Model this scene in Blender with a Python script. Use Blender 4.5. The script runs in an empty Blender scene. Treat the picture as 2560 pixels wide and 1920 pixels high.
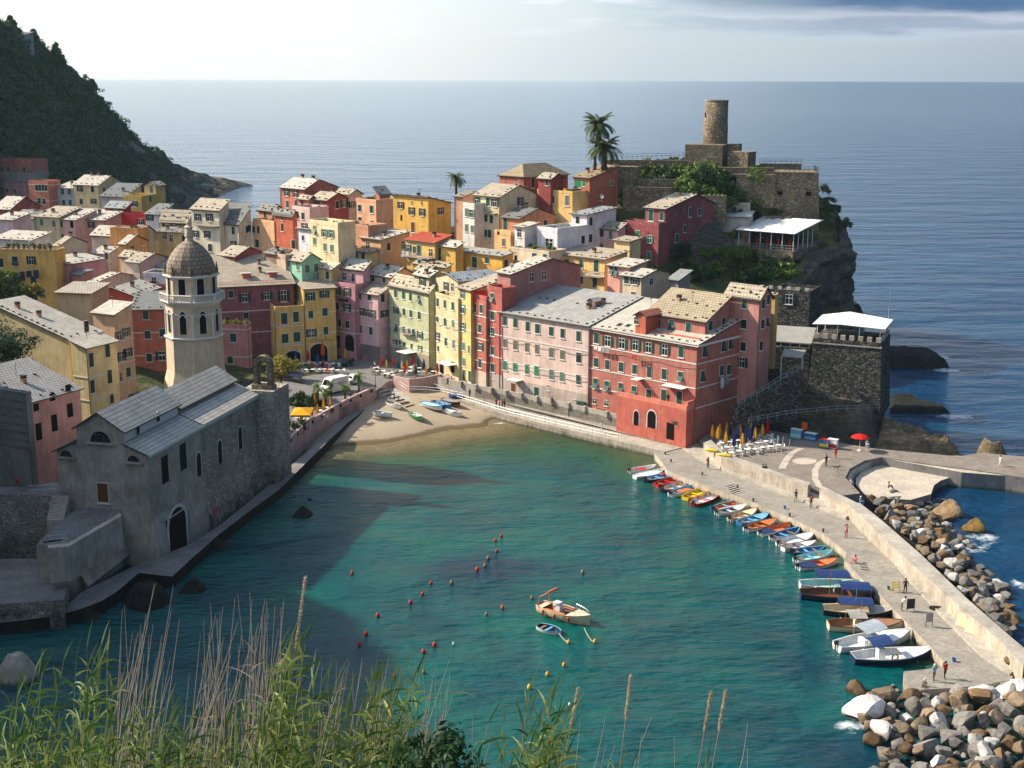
import bpy,math,random
import numpy as np
from mathutils import Vector,Matrix
R=random.Random(7)
rng=np.random.default_rng(5)
scene=bpy.context.scene
COL=scene.collection
FPX=3300.0
HCAM=56.0
PITCH=math.atan((960-200.5)/FPX)
ROLL=math.atan(7/2320)
cam=bpy.data.cameras.new('camera')
cam.sensor_width=36.0
cam.lens=FPX/2560*36.0
cam.clip_start=0.5
cam.clip_end=400000
camo=bpy.data.objects.new('camera',cam)
COL.objects.link(camo)
camo.matrix_world=Matrix.Translation((0,0,HCAM))@Matrix.Rotation(math.pi/2-PITCH,4,'X')@Matrix.Rotation(ROLL,4,'Z')
scene.camera=camo
SUN_AZ=math.radians(17.0)
SUN_EL=math.radians(36.0)
SDIR=Vector((-math.cos(SUN_AZ)*math.cos(SUN_EL),math.sin(SUN_AZ)*math.cos(SUN_EL),math.sin(SUN_EL)))
sl=bpy.data.lights.new('sun','SUN')
sl.energy=5.0
sl.angle=math.radians(1.2)
sl.color=(1.0,0.885,0.70)
so=bpy.data.objects.new('sun',sl)
COL.objects.link(so)
so.rotation_euler=SDIR.to_track_quat('Z','Y').to_euler()
scene.view_settings.view_transform='Standard'
scene.view_settings.look='None'
scene.view_settings.exposure=0.88
scene.view_settings.gamma=1.0
scene.render.engine='CYCLES'
scene.cycles.max_bounces=5
scene.cycles.diffuse_bounces=2
scene.cycles.glossy_bounces=2
scene.cycles.transparent_max_bounces=6
scene.cycles.use_denoising=True
w=bpy.data.worlds.new('World')
scene.world=w
w.use_nodes=True
wn,wl=w.node_tree.nodes,w.node_tree.links
wn.clear()
def N(nt,t,**kw):
 n=nt.nodes.new(t)
 for k,v in kw.items():
  if k in n.inputs.keys()if isinstance(k,str)else False:
   n.inputs[k].default_value=v
  else:
   setattr(n,k,v)
 return n
wt=w.node_tree
sky=wn.new('ShaderNodeTexSky')
sky.sky_type='NISHITA'
sky.sun_disc=False
sky.sun_elevation=SUN_EL
sky.sun_rotation=math.radians(-90)+SUN_AZ
sky.altitude=50
sky.air_density=1.0
sky.dust_density=0.6
sky.ozone_density=2.0
out=wn.new('ShaderNodeOutputWorld')
bg=wn.new('ShaderNodeBackground')
bg.inputs['Strength'].default_value=0.15
tc=wn.new('ShaderNodeTexCoord')
sep=wn.new('ShaderNodeSeparateXYZ')
wl.new(tc.outputs['Generated'],sep.inputs[0])
mp=wn.new('ShaderNodeMapping')
mp.inputs['Scale'].default_value=(5.0,5.0,34.0)
mp.inputs['Location'].default_value=(3.1,0.0,0.6)
wl.new(tc.outputs['Generated'],mp.inputs['Vector'])
nz=wn.new('ShaderNodeTexNoise')
nz.inputs['Scale'].default_value=1.6
nz.inputs['Detail'].default_value=5.0
nz.inputs['Roughness'].default_value=0.55
wl.new(mp.outputs[0],nz.inputs['Vector'])
def rampn(nt,src,stops):
 r=nt.nodes.new('ShaderNodeValToRGB')
 els=r.color_ramp.elements
 while len(els)>1:
  els.remove(els[-1])
 els[0].position=stops[0][0]
 els[0].color=stops[0][1]
 for p,c in stops[1:]:
  e=els.new(p)
  e.color=c
 nt.links.new(src,r.inputs[0])
 return r
def gray(v):
 return(v,v,v,1)
def mathn(nt,op,a,b=None):
 m=nt.nodes.new('ShaderNodeMath')
 m.operation=op
 for i,v in enumerate((a,b)):
  if v is None:
   continue
  if isinstance(v,(int,float)):
   m.inputs[i].default_value=v
  else:
   nt.links.new(v,m.inputs[i])
 return m.outputs[0]
def mixc(nt,fac,a,b,mode='MIX'):
 m=nt.nodes.new('ShaderNodeMix')
 m.data_type='RGBA'
 m.blend_type=mode
 for i,v in((0,fac),(6,a),(7,b)):
  if isinstance(v,(int,float)):
   m.inputs[i].default_value=v
  elif isinstance(v,tuple):
   m.inputs[i].default_value=v
  else:
   nt.links.new(v,m.inputs[i])
 return m.outputs[2]
cl_mask=rampn(wt,nz.outputs['Fac'],[(0.50,gray(0)),(0.66,gray(1))])
hi=rampn(wt,sep.outputs['Z'],[(0.030,gray(0)),(0.052,gray(1))])
cmask=mathn(wt,'MULTIPLY',cl_mask.outputs[0],hi.outputs[0])
dark=rampn(wt,nz.outputs['Fac'],[(0.56,(4.1,4.3,4.6,1)),(0.72,(3.7,3.9,4.2,1))])
low=rampn(wt,sep.outputs['Z'],[(0.0,gray(0.95)),(0.075,gray(0.8)),(0.3,gray(0.30)),(1.0,gray(0.30))])
shx=mathn(wt,'ADD',sep.outputs['X'],0.5)
hz=rampn(wt,shx,[(0.08,(3.8,3.85,3.75,1)),(0.38,(3.4,3.5,3.5,1)),(0.60,(2.1,2.4,2.7,1)),(0.90,(1.15,1.4,1.85,1))])
veil=rampn(wt,sep.outputs['Z'],[(0.08,gray(0)),(0.4,gray(1))])
hz2=mixc(wt,veil.outputs[0],hz.outputs[0],(4.4,5.2,6.2,1))
c1=mixc(wt,low.outputs[0],sky.outputs[0],hz2)
c2=mixc(wt,cmask,c1,dark.outputs[0])
bq=mathn(wt,'ADD',sep.outputs['Z'],mathn(wt,'MULTIPLY',mathn(wt,'SUBTRACT',nz.outputs['Fac'],0.5),0.035))
bx=rampn(wt,shx,[(0.55,gray(0)),(0.74,gray(1))])
b1=rampn(wt,bq,[(0.026,gray(0)),(0.036,gray(0.8)),(0.050,gray(0.8)),(0.056,gray(1))])
bank=rampn(wt,bq,[(0.030,(2.2,2.4,2.8,1)),(0.036,(1.9,2.2,2.7,1)),(0.041,(0.7,1.0,1.6,1)),(0.046,(2.0,2.2,2.6,1)),(0.053,(0.35,0.7,1.3,1))])
c2=mixc(wt,mathn(wt,'MULTIPLY',bx.outputs[0],b1.outputs[0]),c2,bank.outputs[0])
wl.new(c2,bg.inputs[0])
wl.new(bg.outputs[0],out.inputs[0])
cr_,sr_=math.cos(ROLL),math.sin(ROLL)
FW=np.array([0,math.cos(PITCH),-math.sin(PITCH)])
UP=np.array([0,math.sin(PITCH),math.cos(PITCH)])
CR={'A':(0,350,3.456),'B':(500,400,3.456),'C':(1000,380,3.456),'D':(1440,200,2.765),'E':(0,700,3.456),'F':(560,640,3.456),'G':(1100,640,3.456),'H':(1640,640,2.765),'I':(0,1000,2.765),'J':(0,1400,2.304),'K':(860,1320,2.765),'L':(1540,1120,3.456),'M':(1960,1400,3.19),'N':(2060,1100,4.148),'P':(0,0,1.0),'Q':(700,850,5.53),'S':(1700,1020,6.144),'T':(400,560,4.147),'U':(0,380,6.9125),'V':(0,600,6.9125),'W':(0,0,2.765)}
def px(c,x,y):
 a,b,s=CR[c]
 return a+x/s,b+y/s
def ray(c,x,y):
 X,Y=px(c,x,y)
 u,v=X-1280,Y-960
 return FW*FPX+np.array([1.,0,0])*(cr_*u+sr_*v)-UP*(-sr_*u+cr_*v)
def onz(c,x,y,z):
 r=ray(c,x,y)
 t=(z-HCAM)/r[2]
 return Vector((r[0]*t,r[1]*t,z))
def aty(c,x,y,d):
 r=ray(c,x,y)
 t=d/r[1]
 return Vector((r[0]*t,d,HCAM+r[2]*t))
def onplane(c,x,y,p,n):
 r=Vector(ray(c,x,y))
 o=Vector((0,0,HCAM))
 t=(p-o).dot(n)/r.dot(n)
 return o+r*t
def lin(v):
 v/=255.0
 return v/12.92 if v<=0.04045 else((v+0.055)/1.055)**2.4
def rgb(r,g,b):
 return(lin(r),lin(g),lin(b),1)
MATS={}
def newmat(name,rough=0.8,spec=0.3):
 m=bpy.data.materials.new(name)
 m.use_nodes=True
 nt=m.node_tree
 b=nt.nodes['Principled BSDF']
 b.inputs['Roughness'].default_value=rough
 b.inputs['Specular IOR Level'].default_value=spec
 MATS[name]=m
 return m,nt,b
def pos(nt):
 g=nt.nodes.new('ShaderNodeNewGeometry')
 return g
def noise(nt,vec,scale,detail=4,rough=0.6):
 n=nt.nodes.new('ShaderNodeTexNoise')
 n.inputs['Scale'].default_value=scale
 n.inputs['Detail'].default_value=detail
 n.inputs['Roughness'].default_value=rough
 nt.links.new(vec,n.inputs['Vector'])
 return n.outputs['Fac']
def bump(nt,b,h,strength,dist):
 bn=nt.nodes.new('ShaderNodeBump')
 bn.inputs['Strength'].default_value=strength
 bn.inputs['Distance'].default_value=dist
 nt.links.new(h,bn.inputs['Height'])
 nt.links.new(bn.outputs[0],b.inputs['Normal'])
def flat(name,col,rough=0.7,spec=0.3,var=0.18,scale=3.0,metal=0.0):
 """One colour with a little dirt."""
 m,nt,b=newmat(name,rough,spec)
 g=pos(nt)
 f=noise(nt,g.outputs['Position'],scale)
 r=rampn(nt,f,[(0.3,gray(1-var)),(0.7,gray(1.0))])
 nt.links.new(mixc(nt,1.0,col,r.outputs[0],'MULTIPLY'),b.inputs['Base Color'])
 b.inputs['Metallic'].default_value=metal
 return m
def stretch(nt,vec,s):
 mp=nt.nodes.new('ShaderNodeMapping')
 mp.inputs['Scale'].default_value=s
 nt.links.new(vec,mp.inputs['Vector'])
 return mp.outputs[0]
m,nt,b=newmat('plaster',0.9,0.15)
oi=nt.nodes.new('ShaderNodeObjectInfo')
g=pos(nt)
f1=noise(nt,g.outputs['Position'],0.35,6,0.65)
f2=noise(nt,stretch(nt,g.outputs['Position'],(1.6,1.6,0.22)),1.0,5,0.7)
f3=noise(nt,g.outputs['Position'],0.9,8,0.75)
r1=rampn(nt,f1,[(0.32,gray(0.76)),(0.62,gray(1.08))])
r2=rampn(nt,f2,[(0.30,gray(0.66)),(0.54,gray(1.04))])
c=mixc(nt,1.0,oi.outputs['Color'],r1.outputs[0],'MULTIPLY')
c=mixc(nt,0.75,c,r2.outputs[0],'MULTIPLY')
r3=rampn(nt,f3,[(0.565,gray(0)),(0.66,gray(0.6))])
c=mixc(nt,r3.outputs[0],c,rgb(176,160,138))
nt.links.new(c,b.inputs['Base Color'])
bump(nt,b,f3,0.25,0.05)
m,nt,b=newmat('paint',0.55,0.3)
oi=nt.nodes.new('ShaderNodeObjectInfo')
g=pos(nt)
f1=noise(nt,g.outputs['Position'],2.5,5,0.65)
r1=rampn(nt,f1,[(0.3,gray(0.78)),(0.65,gray(1.03))])
nt.links.new(mixc(nt,1.0,oi.outputs['Color'],r1.outputs[0],'MULTIPLY'),b.inputs['Base Color'])
m,nt,b=newmat('slate',0.75,0.25)
oi=nt.nodes.new('ShaderNodeObjectInfo')
uv=nt.nodes.new('ShaderNodeUVMap')
uv.uv_map='uv'
br=nt.nodes.new('ShaderNodeTexBrick')
br.inputs['Scale'].default_value=1.0
br.inputs['Brick Width'].default_value=0.55
br.inputs['Row Height'].default_value=0.55
br.inputs['Mortar Size'].default_value=0.05
br.inputs['Mortar Smooth'].default_value=0.4
br.inputs['Color1'].default_value=gray(1.0)
br.inputs['Color2'].default_value=gray(0.84)
br.inputs['Mortar'].default_value=gray(0.28)
nt.links.new(uv.outputs[0],br.inputs['Vector'])
g=pos(nt)
f1=noise(nt,g.outputs['Position'],0.5,7,0.7)
r1=rampn(nt,f1,[(0.32,gray(0.68)),(0.66,gray(1.02))])
f2=noise(nt,g.outputs['Position'],1.7,5,0.7)
c=mixc(nt,1.0,oi.outputs['Color'],br.outputs['Color'],'MULTIPLY')
c=mixc(nt,0.9,c,r1.outputs[0],'MULTIPLY')
r2=rampn(nt,f2,[(0.56,gray(0)),(0.72,gray(0.28))])
c=mixc(nt,r2.outputs[0],c,rgb(120,104,72))
nt.links.new(c,b.inputs['Base Color'])
bump(nt,b,br.outputs['Fac'],-0.7,0.06)
def stonewall(name,c1,c2,c3,mortar,scale=2.0,zs=1.6,bstr=0.9,moss=None,mossz=(0,6)):
 m,nt,b=newmat(name,0.92,0.15)
 g=pos(nt)
 n0=nt.nodes.new('ShaderNodeTexNoise')
 n0.inputs['Scale'].default_value=1.2
 nt.links.new(g.outputs['Position'],n0.inputs['Vector'])
 v=stretch(nt,mixc(nt,0.12,g.outputs['Position'],n0.outputs['Color'],'ADD'),(1,1,zs))
 vo=nt.nodes.new('ShaderNodeTexVoronoi')
 vo.inputs['Scale'].default_value=scale
 nt.links.new(v,vo.inputs['Vector'])
 vd=nt.nodes.new('ShaderNodeTexVoronoi')
 vd.feature='DISTANCE_TO_EDGE'
 vd.inputs['Scale'].default_value=scale
 nt.links.new(v,vd.inputs['Vector'])
 sx=nt.nodes.new('ShaderNodeSeparateColor')
 nt.links.new(vo.outputs['Color'],sx.inputs[0])
 rc=rampn(nt,sx.outputs[0],[(0.1,c1),(0.5,c2),(0.9,c3)])
 rm=rampn(nt,vd.outputs['Distance'],[(0.02,gray(1)),(0.10,gray(0))])
 c=mixc(nt,rm.outputs[0],rc.outputs[0],mortar)
 f=noise(nt,g.outputs['Position'],0.33,6,0.7)
 r1=rampn(nt,f,[(0.3,gray(0.55)),(0.68,gray(1.1))])
 c=mixc(nt,0.85,c,r1.outputs[0],'MULTIPLY')
 if moss:
  s=nt.nodes.new('ShaderNodeSeparateXYZ')
  nt.links.new(g.outputs['Position'],s.inputs[0])
  mr=nt.nodes.new('ShaderNodeMapRange')
  mr.inputs[1].default_value=mossz[0]
  mr.inputs[2].default_value=mossz[1]
  mr.inputs[3].default_value=1
  mr.inputs[4].default_value=0
  nt.links.new(s.outputs[2],mr.inputs[0])
  fm=noise(nt,g.outputs['Position'],0.6,6,0.7)
  rr=rampn(nt,mathn(nt,'MULTIPLY',mr.outputs[0],fm),[(0.22,gray(0)),(0.42,gray(0.85))])
  c=mixc(nt,rr.outputs[0],c,moss)
 nt.links.new(c,b.inputs['Base Color'])
 h=rampn(nt,vd.outputs['Distance'],[(0.0,gray(0)),(0.25,gray(1))])
 bump(nt,b,h.outputs[0],bstr,0.12)
 return m
stonewall('fieldstone',rgb(150,128,98),rgb(122,108,88),rgb(176,160,134),rgb(104,94,78),2.0)
stonewall('dark_stone',rgb(58,60,60),rgb(84,82,76),rgb(122,116,104),rgb(44,46,46),2.1)
stonewall('church_stone',rgb(184,172,154),rgb(150,144,132),rgb(206,196,178),rgb(134,128,118),2.4,1.5,0.8,rgb(44,50,40),(-2,9))
def rockmat(name,c1,c2,c3,scale=0.5,strata=True,bs=1.0):
 m,nt,b=newmat(name,0.9,0.2)
 g=pos(nt)
 f=noise(nt,g.outputs['Position'],scale,9,0.72)
 r=rampn(nt,f,[(0.32,c1),(0.5,c2),(0.68,c3)])
 c=r.outputs[0]
 v=stretch(nt,g.outputs['Position'],(0.5,0.5,3.2))if strata else g.outputs['Position']
 f2=noise(nt,v,1.3,8,0.75)
 r2=rampn(nt,f2,[(0.38,gray(0.45)),(0.6,gray(1.1))])
 c=mixc(nt,0.85,c,r2.outputs[0],'MULTIPLY')
 nt.links.new(c,b.inputs['Base Color'])
 bump(nt,b,f2,bs,0.5)
 return m
rockmat('cliff_rock',rgb(58,60,56),rgb(92,88,78),rgb(128,116,96))
rockmat('layered_rock',rgb(96,84,66),rgb(142,122,94),rgb(180,158,124),0.8,True,1.2)
rockmat('wet_rock',rgb(22,26,26),rgb(36,38,36),rgb(54,52,46),1.2,False)
m,nt,b=newmat('boulder_stone',0.88,0.2)
oi=nt.nodes.new('ShaderNodeObjectInfo')
tcn=nt.nodes.new('ShaderNodeTexCoord')
f=noise(nt,tcn.outputs['Object'],1.6,9,0.72)
r=rampn(nt,f,[(0.3,gray(0.5)),(0.66,gray(1.1))])
c=mixc(nt,1.0,oi.outputs['Color'],r.outputs[0],'MULTIPLY')
g=pos(nt)
s=nt.nodes.new('ShaderNodeSeparateXYZ')
nt.links.new(g.outputs['Position'],s.inputs[0])
f2=noise(nt,g.outputs['Position'],1.5,4)
zz=mathn(nt,'ADD',s.outputs[2],mathn(nt,'MULTIPLY',f2,1.0))
rr=rampn(nt,zz,[(0.35,gray(0.22)),(1.0,gray(1.0))])
c=mixc(nt,1.0,c,rr.outputs[0],'MULTIPLY')
nt.links.new(c,b.inputs['Base Color'])
bump(nt,b,f,0.8,0.3)
def concrete(name,col,joints=None,dark=0.72,tide=False):
 m,nt,b=newmat(name,0.9,0.2)
 g=pos(nt)
 f=noise(nt,g.outputs['Position'],0.4,8,0.7)
 r=rampn(nt,f,[(0.3,gray(dark)),(0.66,gray(1.05))])
 c=mixc(nt,1.0,col,r.outputs[0],'MULTIPLY')
 f2=noise(nt,stretch(nt,g.outputs['Position'],(1.2,1.2,0.3)),2.2,6,0.7)
 r2=rampn(nt,f2,[(0.3,gray(0.62)),(0.6,gray(1.04))])
 c=mixc(nt,0.8,c,r2.outputs[0],'MULTIPLY')
 if joints:
  mp=nt.nodes.new('ShaderNodeMapping')
  mp.inputs['Rotation'].default_value=(0,0,joints[0])
  nt.links.new(g.outputs['Position'],mp.inputs['Vector'])
  br=nt.nodes.new('ShaderNodeTexBrick')
  br.inputs['Scale'].default_value=1
  br.inputs['Brick Width'].default_value=joints[1]
  br.inputs['Row Height'].default_value=joints[2]
  br.inputs['Mortar Size'].default_value=0.03
  br.inputs['Color1'].default_value=gray(1)
  br.inputs['Color2'].default_value=gray(0.84)
  br.inputs['Mortar'].default_value=gray(0.62)
  nt.links.new(mp.outputs[0],br.inputs['Vector'])
  c=mixc(nt,0.8,c,br.outputs['Color'],'MULTIPLY')
 if tide:
  s=nt.nodes.new('ShaderNodeSeparateXYZ')
  nt.links.new(g.outputs['Position'],s.inputs[0])
  t=rampn(nt,mathn(nt,'ADD',s.outputs[2],mathn(nt,'MULTIPLY',f2,0.9)),[(0.55,gray(0.9)),(1.0,gray(0))])
  c=mixc(nt,t.outputs[0],c,rgb(58,56,40))
 nt.links.new(c,b.inputs['Base Color'])
 bump(nt,b,f2,0.25,0.05)
 return m
concrete('mixed_render',rgb(184,172,156),None,0.5,True)
concrete('pale_concrete',rgb(176,168,156),None,0.58)
concrete('quay_paving',rgb(154,147,136),(math.radians(58),1.7,1.1))
concrete('plaza_paving',rgb(140,130,120),(math.radians(40),0.9,0.6))
concrete('plaza_band',rgb(188,176,160))
concrete('piazza_paving',rgb(128,124,122),(math.radians(20),0.8,0.5))
concrete('pink_render',rgb(196,164,156))
concrete('grey_concrete',rgb(128,126,122),None,0.55,True)
concrete('tower_plaster',rgb(206,186,158),None,0.78)
concrete('canvas_white',rgb(232,228,220),None,0.85)
concrete('canvas_grey',rgb(150,148,142),None,0.8)
flat('white_paint',rgb(226,222,214),0.5,0.4,0.12)
flat('stucco_white',rgb(214,208,200),0.85,0.2)
flat('green_shutter',rgb(30,78,66),0.6,0.3,0.3,1.5)
flat('dark_shutter',rgb(24,46,42),0.6,0.3,0.3,1.5)
flat('bright_shutter',rgb(44,130,88),0.6,0.3,0.3,1.5)
flat('brown_shutter',rgb(112,108,90),0.6,0.3,0.3,1.5)
flat('pale_shutter',rgb(96,124,104),0.6,0.3,0.3,1.5)
flat('window_glass',rgb(26,32,36),0.12,0.5,0.3,1.0)
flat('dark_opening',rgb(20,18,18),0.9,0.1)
flat('wood_door',rgb(110,66,40),0.7,0.2)
flat('terracotta',rgb(176,88,58),0.85,0.2)
flat('red_trim',rgb(150,60,46),0.8,0.2)
flat('iron',rgb(60,60,60),0.5,0.5)
flat('pipe_metal',rgb(104,90,78),0.5,0.5)
flat('roof_stone',rgb(74,68,62),0.9,0.1)
flat('steel',rgb(170,172,174),0.35,0.5,metal=0.6)
def leafmat(name,c1,c2,c3,trans=0.25,nsc=0.55):
 m,nt,b=newmat(name,0.6,0.25)
 g=pos(nt)
 f=noise(nt,g.outputs['Position'],0.09 if name=='scrub_leaves' else nsc,4)
 v=mathn(nt,'ADD',mathn(nt,'MULTIPLY',g.outputs['Random Per Island'],0.6),mathn(nt,'MULTIPLY',f,0.55))
 r=rampn(nt,v,[(0.2,c1),(0.55,c2),(0.95,c3)])
 nt.links.new(r.outputs[0],b.inputs['Base Color'])
 if trans:
  tr=nt.nodes.new('ShaderNodeBsdfTranslucent')
  nt.links.new(r.outputs[0],tr.inputs[0])
  mx=nt.nodes.new('ShaderNodeMixShader')
  mx.inputs[0].default_value=trans
  o=nt.nodes['Material Output']
  nt.links.new(b.outputs[0],mx.inputs[1])
  nt.links.new(tr.outputs[0],mx.inputs[2])
  nt.links.new(mx.outputs[0],o.inputs[0])
 return m
leafmat('scrub_leaves',rgb(16,46,40),rgb(42,80,54),rgb(96,122,64))
leafmat('bush_leaves',rgb(40,66,28),rgb(74,102,36),rgb(132,148,56))
leafmat('dark_leaves',rgb(22,46,28),rgb(38,66,36),rgb(64,92,46))
leafmat('yellow_leaves',rgb(60,72,24),rgb(120,116,36),rgb(196,170,52))
leafmat('palm_leaves',rgb(44,60,34),rgb(66,84,46),rgb(104,114,62))
leafmat('reed_leaves',rgb(44,72,34),rgb(84,112,52),rgb(162,168,98),0.3)
leafmat('dry_reed',rgb(140,122,100),rgb(190,168,134),rgb(228,206,170),0.3)
leafmat('flower_leaves',rgb(60,90,36),rgb(150,130,60),rgb(190,60,50))
flat('bark',rgb(86,72,58),0.9,0.1,0.4)
m,nt,b=newmat('earth',0.95,0.1)
g=pos(nt)
s=nt.nodes.new('ShaderNodeSeparateXYZ')
nt.links.new(g.outputs['True Normal'],s.inputs[0])
f=noise(nt,g.outputs['Position'],0.3,8,0.7)
f2=noise(nt,stretch(nt,g.outputs['Position'],(0.6,0.6,2.6)),0.9,8,0.75)
ce=rampn(nt,f,[(0.35,rgb(40,54,28)),(0.52,rgb(66,72,40)),(0.68,rgb(112,102,74))])
ck=rampn(nt,f2,[(0.35,rgb(44,46,44)),(0.52,rgb(84,80,72)),(0.68,rgb(124,112,92))])
st=rampn(nt,mathn(nt,'ADD',s.outputs[2],mathn(nt,'MULTIPLY',f,0.25)),[(0.72,gray(1)),(0.86,gray(0))])
nt.links.new(mixc(nt,st.outputs[0],ce.outputs[0],ck.outputs[0]),b.inputs['Base Color'])
bump(nt,b,f2,0.8,0.4)
class MB:
 """Collects vertices and faces for ONE mesh."""
 def __init__(s):
  s.v,s.f,s.m,s.u=[],[],[],[]
 def face(s,pts,mat=0,uvs=None):
  i=len(s.v)
  s.v+=[tuple(p)for p in pts]
  s.f.append(tuple(range(i,i+len(pts))))
  s.m.append(mat)
  s.u.append(uvs)
 def add(s,verts,faces,mat=0):
  i=len(s.v)
  s.v+=[tuple(p)for p in verts]
  for f in faces:
   s.f.append(tuple(i+k for k in f))
   s.m.append(mat)
   s.u.append(None)
 def box(s,x0,x1,y0,y1,z0,z1,mat=0,M=None):
  v=[(x,y,z)for z in(z0,z1)for y in(y0,y1)for x in(x0,x1)]
  if M is not None:
   v=[M@Vector(p)for p in v]
  s.add(v,[(0,2,3,1),(4,5,7,6),(0,1,5,4),(2,6,7,3),(0,4,6,2),(1,3,7,5)],mat)
 def prism(s,poly,z0,z1,mat=0,side=None):
  """poly: list of (x,y), any winding; z0/z1 floats or lists."""
  n=len(poly)
  a=sum(poly[i][0]*poly[(i+1)%n][1]-poly[(i+1)%n][0]*poly[i][1]for i in range(n))
  if a<0:
   poly=poly[::-1]
   if not isinstance(z0,(int,float)):
    z0=z0[::-1]
   if not isinstance(z1,(int,float)):
    z1=z1[::-1]
  Z0=[z0]*n if isinstance(z0,(int,float))else z0
  Z1=[z1]*n if isinstance(z1,(int,float))else z1
  bo=[(p[0],p[1],Z0[i])for i,p in enumerate(poly)]
  to=[(p[0],p[1],Z1[i])for i,p in enumerate(poly)]
  s.add(bo+to,[tuple(range(n-1,-1,-1))]+[(i,(i+1)%n,n+(i+1)%n,n+i)for i in range(n)],mat if side is None else side)
  s.add(to,[tuple(range(n))],mat)
 def tube(s,pts,r,n=6,mat=0,cap=True):
  pts=[Vector(p)for p in pts]
  rr=r if isinstance(r,(list,tuple))else[r]*len(pts)
  rings=[]
  for i,p in enumerate(pts):
   d=(pts[min(i+1,len(pts)-1)]-pts[max(i-1,0)]).normalized()
   a=d.cross(Vector((0,0,1)))
   if a.length<1e-3:
    a=Vector((1,0,0))
   a.normalize()
   b2=a.cross(d)
   rings.append([p+(a*math.cos(2*math.pi*k/n)+b2*math.sin(2*math.pi*k/n))*rr[i]for k in range(n)])
  vs=[q for rg in rings for q in rg]
  fs=[]
  for i in range(len(pts)-1):
   for k in range(n):
    fs.append((i*n+k,i*n+(k+1)%n,(i+1)*n+(k+1)%n,(i+1)*n+k))
  if cap:
   fs.append(tuple(range(n-1,-1,-1)))
   fs.append(tuple((len(pts)-1)*n+k for k in range(n)))
  s.add(vs,fs,mat)
 def lathe(s,prof,n=16,cx=0,cy=0,mat=0,ph=0,cap=True):
  vs,fs=[],[]
  for(r,z)in prof:
   for k in range(n):
    a=2*math.pi*(k+ph)/n
    vs.append((cx+r*math.cos(a),cy+r*math.sin(a),z))
  for i in range(len(prof)-1):
   for k in range(n):
    fs.append((i*n+k,i*n+(k+1)%n,(i+1)*n+(k+1)%n,(i+1)*n+k))
  if cap:
   fs.append(tuple(range(n-1,-1,-1)))
   fs.append(tuple((len(prof)-1)*n+k for k in range(n)))
  s.add(vs,fs,mat)
 def mesh(s,name,mats,origin=None,smooth=False):
  me=bpy.data.meshes.new(name)
  v=s.v
  if origin is not None:
   ox,oy,oz=origin
   v=[(p[0]-ox,p[1]-oy,p[2]-oz)for p in v]
  me.from_pydata(v,[],s.f)
  for mt in mats:
   me.materials.append(MATS[mt])
  me.polygons.foreach_set('material_index',s.m)
  if any(u for u in s.u):
   ul=me.uv_layers.new(name='uv')
   k=0
   for u,f in zip(s.u,s.f):
    for j in range(len(f)):
     ul.data[k].uv=u[j]if u else(0,0)
     k+=1
  if smooth:
   me.polygons.foreach_set('use_smooth',[True]*len(me.polygons))
  me.update()
  return me
def npmesh(name,v,f,mats,mi=None,smooth=False):
 """verts (n,3), faces (m,k) numpy arrays -> mesh."""
 me=bpy.data.meshes.new(name)
 v=np.asarray(v,dtype=np.float32)
 f=np.asarray(f,dtype=np.int32)
 k=f.shape[1]
 me.vertices.add(len(v))
 me.vertices.foreach_set('co',v.ravel())
 me.loops.add(f.size)
 me.loops.foreach_set('vertex_index',f.ravel())
 me.polygons.add(len(f))
 me.polygons.foreach_set('loop_start',np.arange(0,f.size,k,dtype=np.int32))
 me.polygons.foreach_set('loop_total',np.full(len(f),k,dtype=np.int32))
 for mt in mats:
  me.materials.append(MATS[mt])
 if mi is not None:
  me.polygons.foreach_set('material_index',np.asarray(mi,dtype=np.int32))
 me.polygons.foreach_set('use_smooth',np.full(len(f),smooth))
 me.update(calc_edges=True)
 return me
def link(name,me,parent=None,loc=None,color=None):
 o=bpy.data.objects.new(name,me)
 COL.objects.link(o)
 if parent is not None:
  o.parent=parent
 if loc is not None:
  o.location=loc
 if color is not None:
  o.color=color
 return o
def tag(o,label=None,cat=None,group=None,kind=None):
 for k,v in(('label',label),('category',cat),('group',group),('kind',kind)):
  if v:
   o[k]=v
 return o
def thing(name,loc,label,cat,group=None,rz=0):
 o=bpy.data.objects.new(name,None)
 COL.objects.link(o)
 o.location=loc
 o.rotation_euler=(0,0,rz)
 o.empty_display_size=0.2
 return tag(o,label,cat,group)
def copy_thing(root,loc,rz=None,label=None,scale=None,group=None):
 r=root.copy()
 COL.objects.link(r)
 r.location=loc
 if rz is not None:
  r.rotation_euler=(0,0,rz)
 if scale is not None:
  r.scale=(scale,)*3 if isinstance(scale,(int,float))else scale
 if label:
  r['label']=label
 if group:
  r['group']=group
 for ch in list(root.children):
  c=ch.copy()
  COL.objects.link(c)
  c.parent=r
  for gch in list(ch.children):
   d=gch.copy()
   COL.objects.link(d)
   d.parent=c
 return r
def struct(name,me,color=None):
 o=link(name,me,color=color)
 o['kind']='structure'
 return o
def fbm(x,y,seed=0,oct=5,base=1.0):
 """cheap value noise built from sines (numpy)"""
 r=np.random.default_rng(seed)
 o=np.zeros_like(x,dtype=float)
 a,fq=1.0,base
 for i in range(oct):
  for k in range(3):
   th=r.uniform(0,2*np.pi)
   p1,p2=r.uniform(0,6.28,2)
   o+=a/3*np.sin(fq*(x*np.cos(th)+y*np.sin(th))+p1+1.7*np.sin(fq*0.6*(y*np.cos(th)-x*np.sin(th))+p2))
  a*=0.52
  fq*=2.03
 return o
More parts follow.
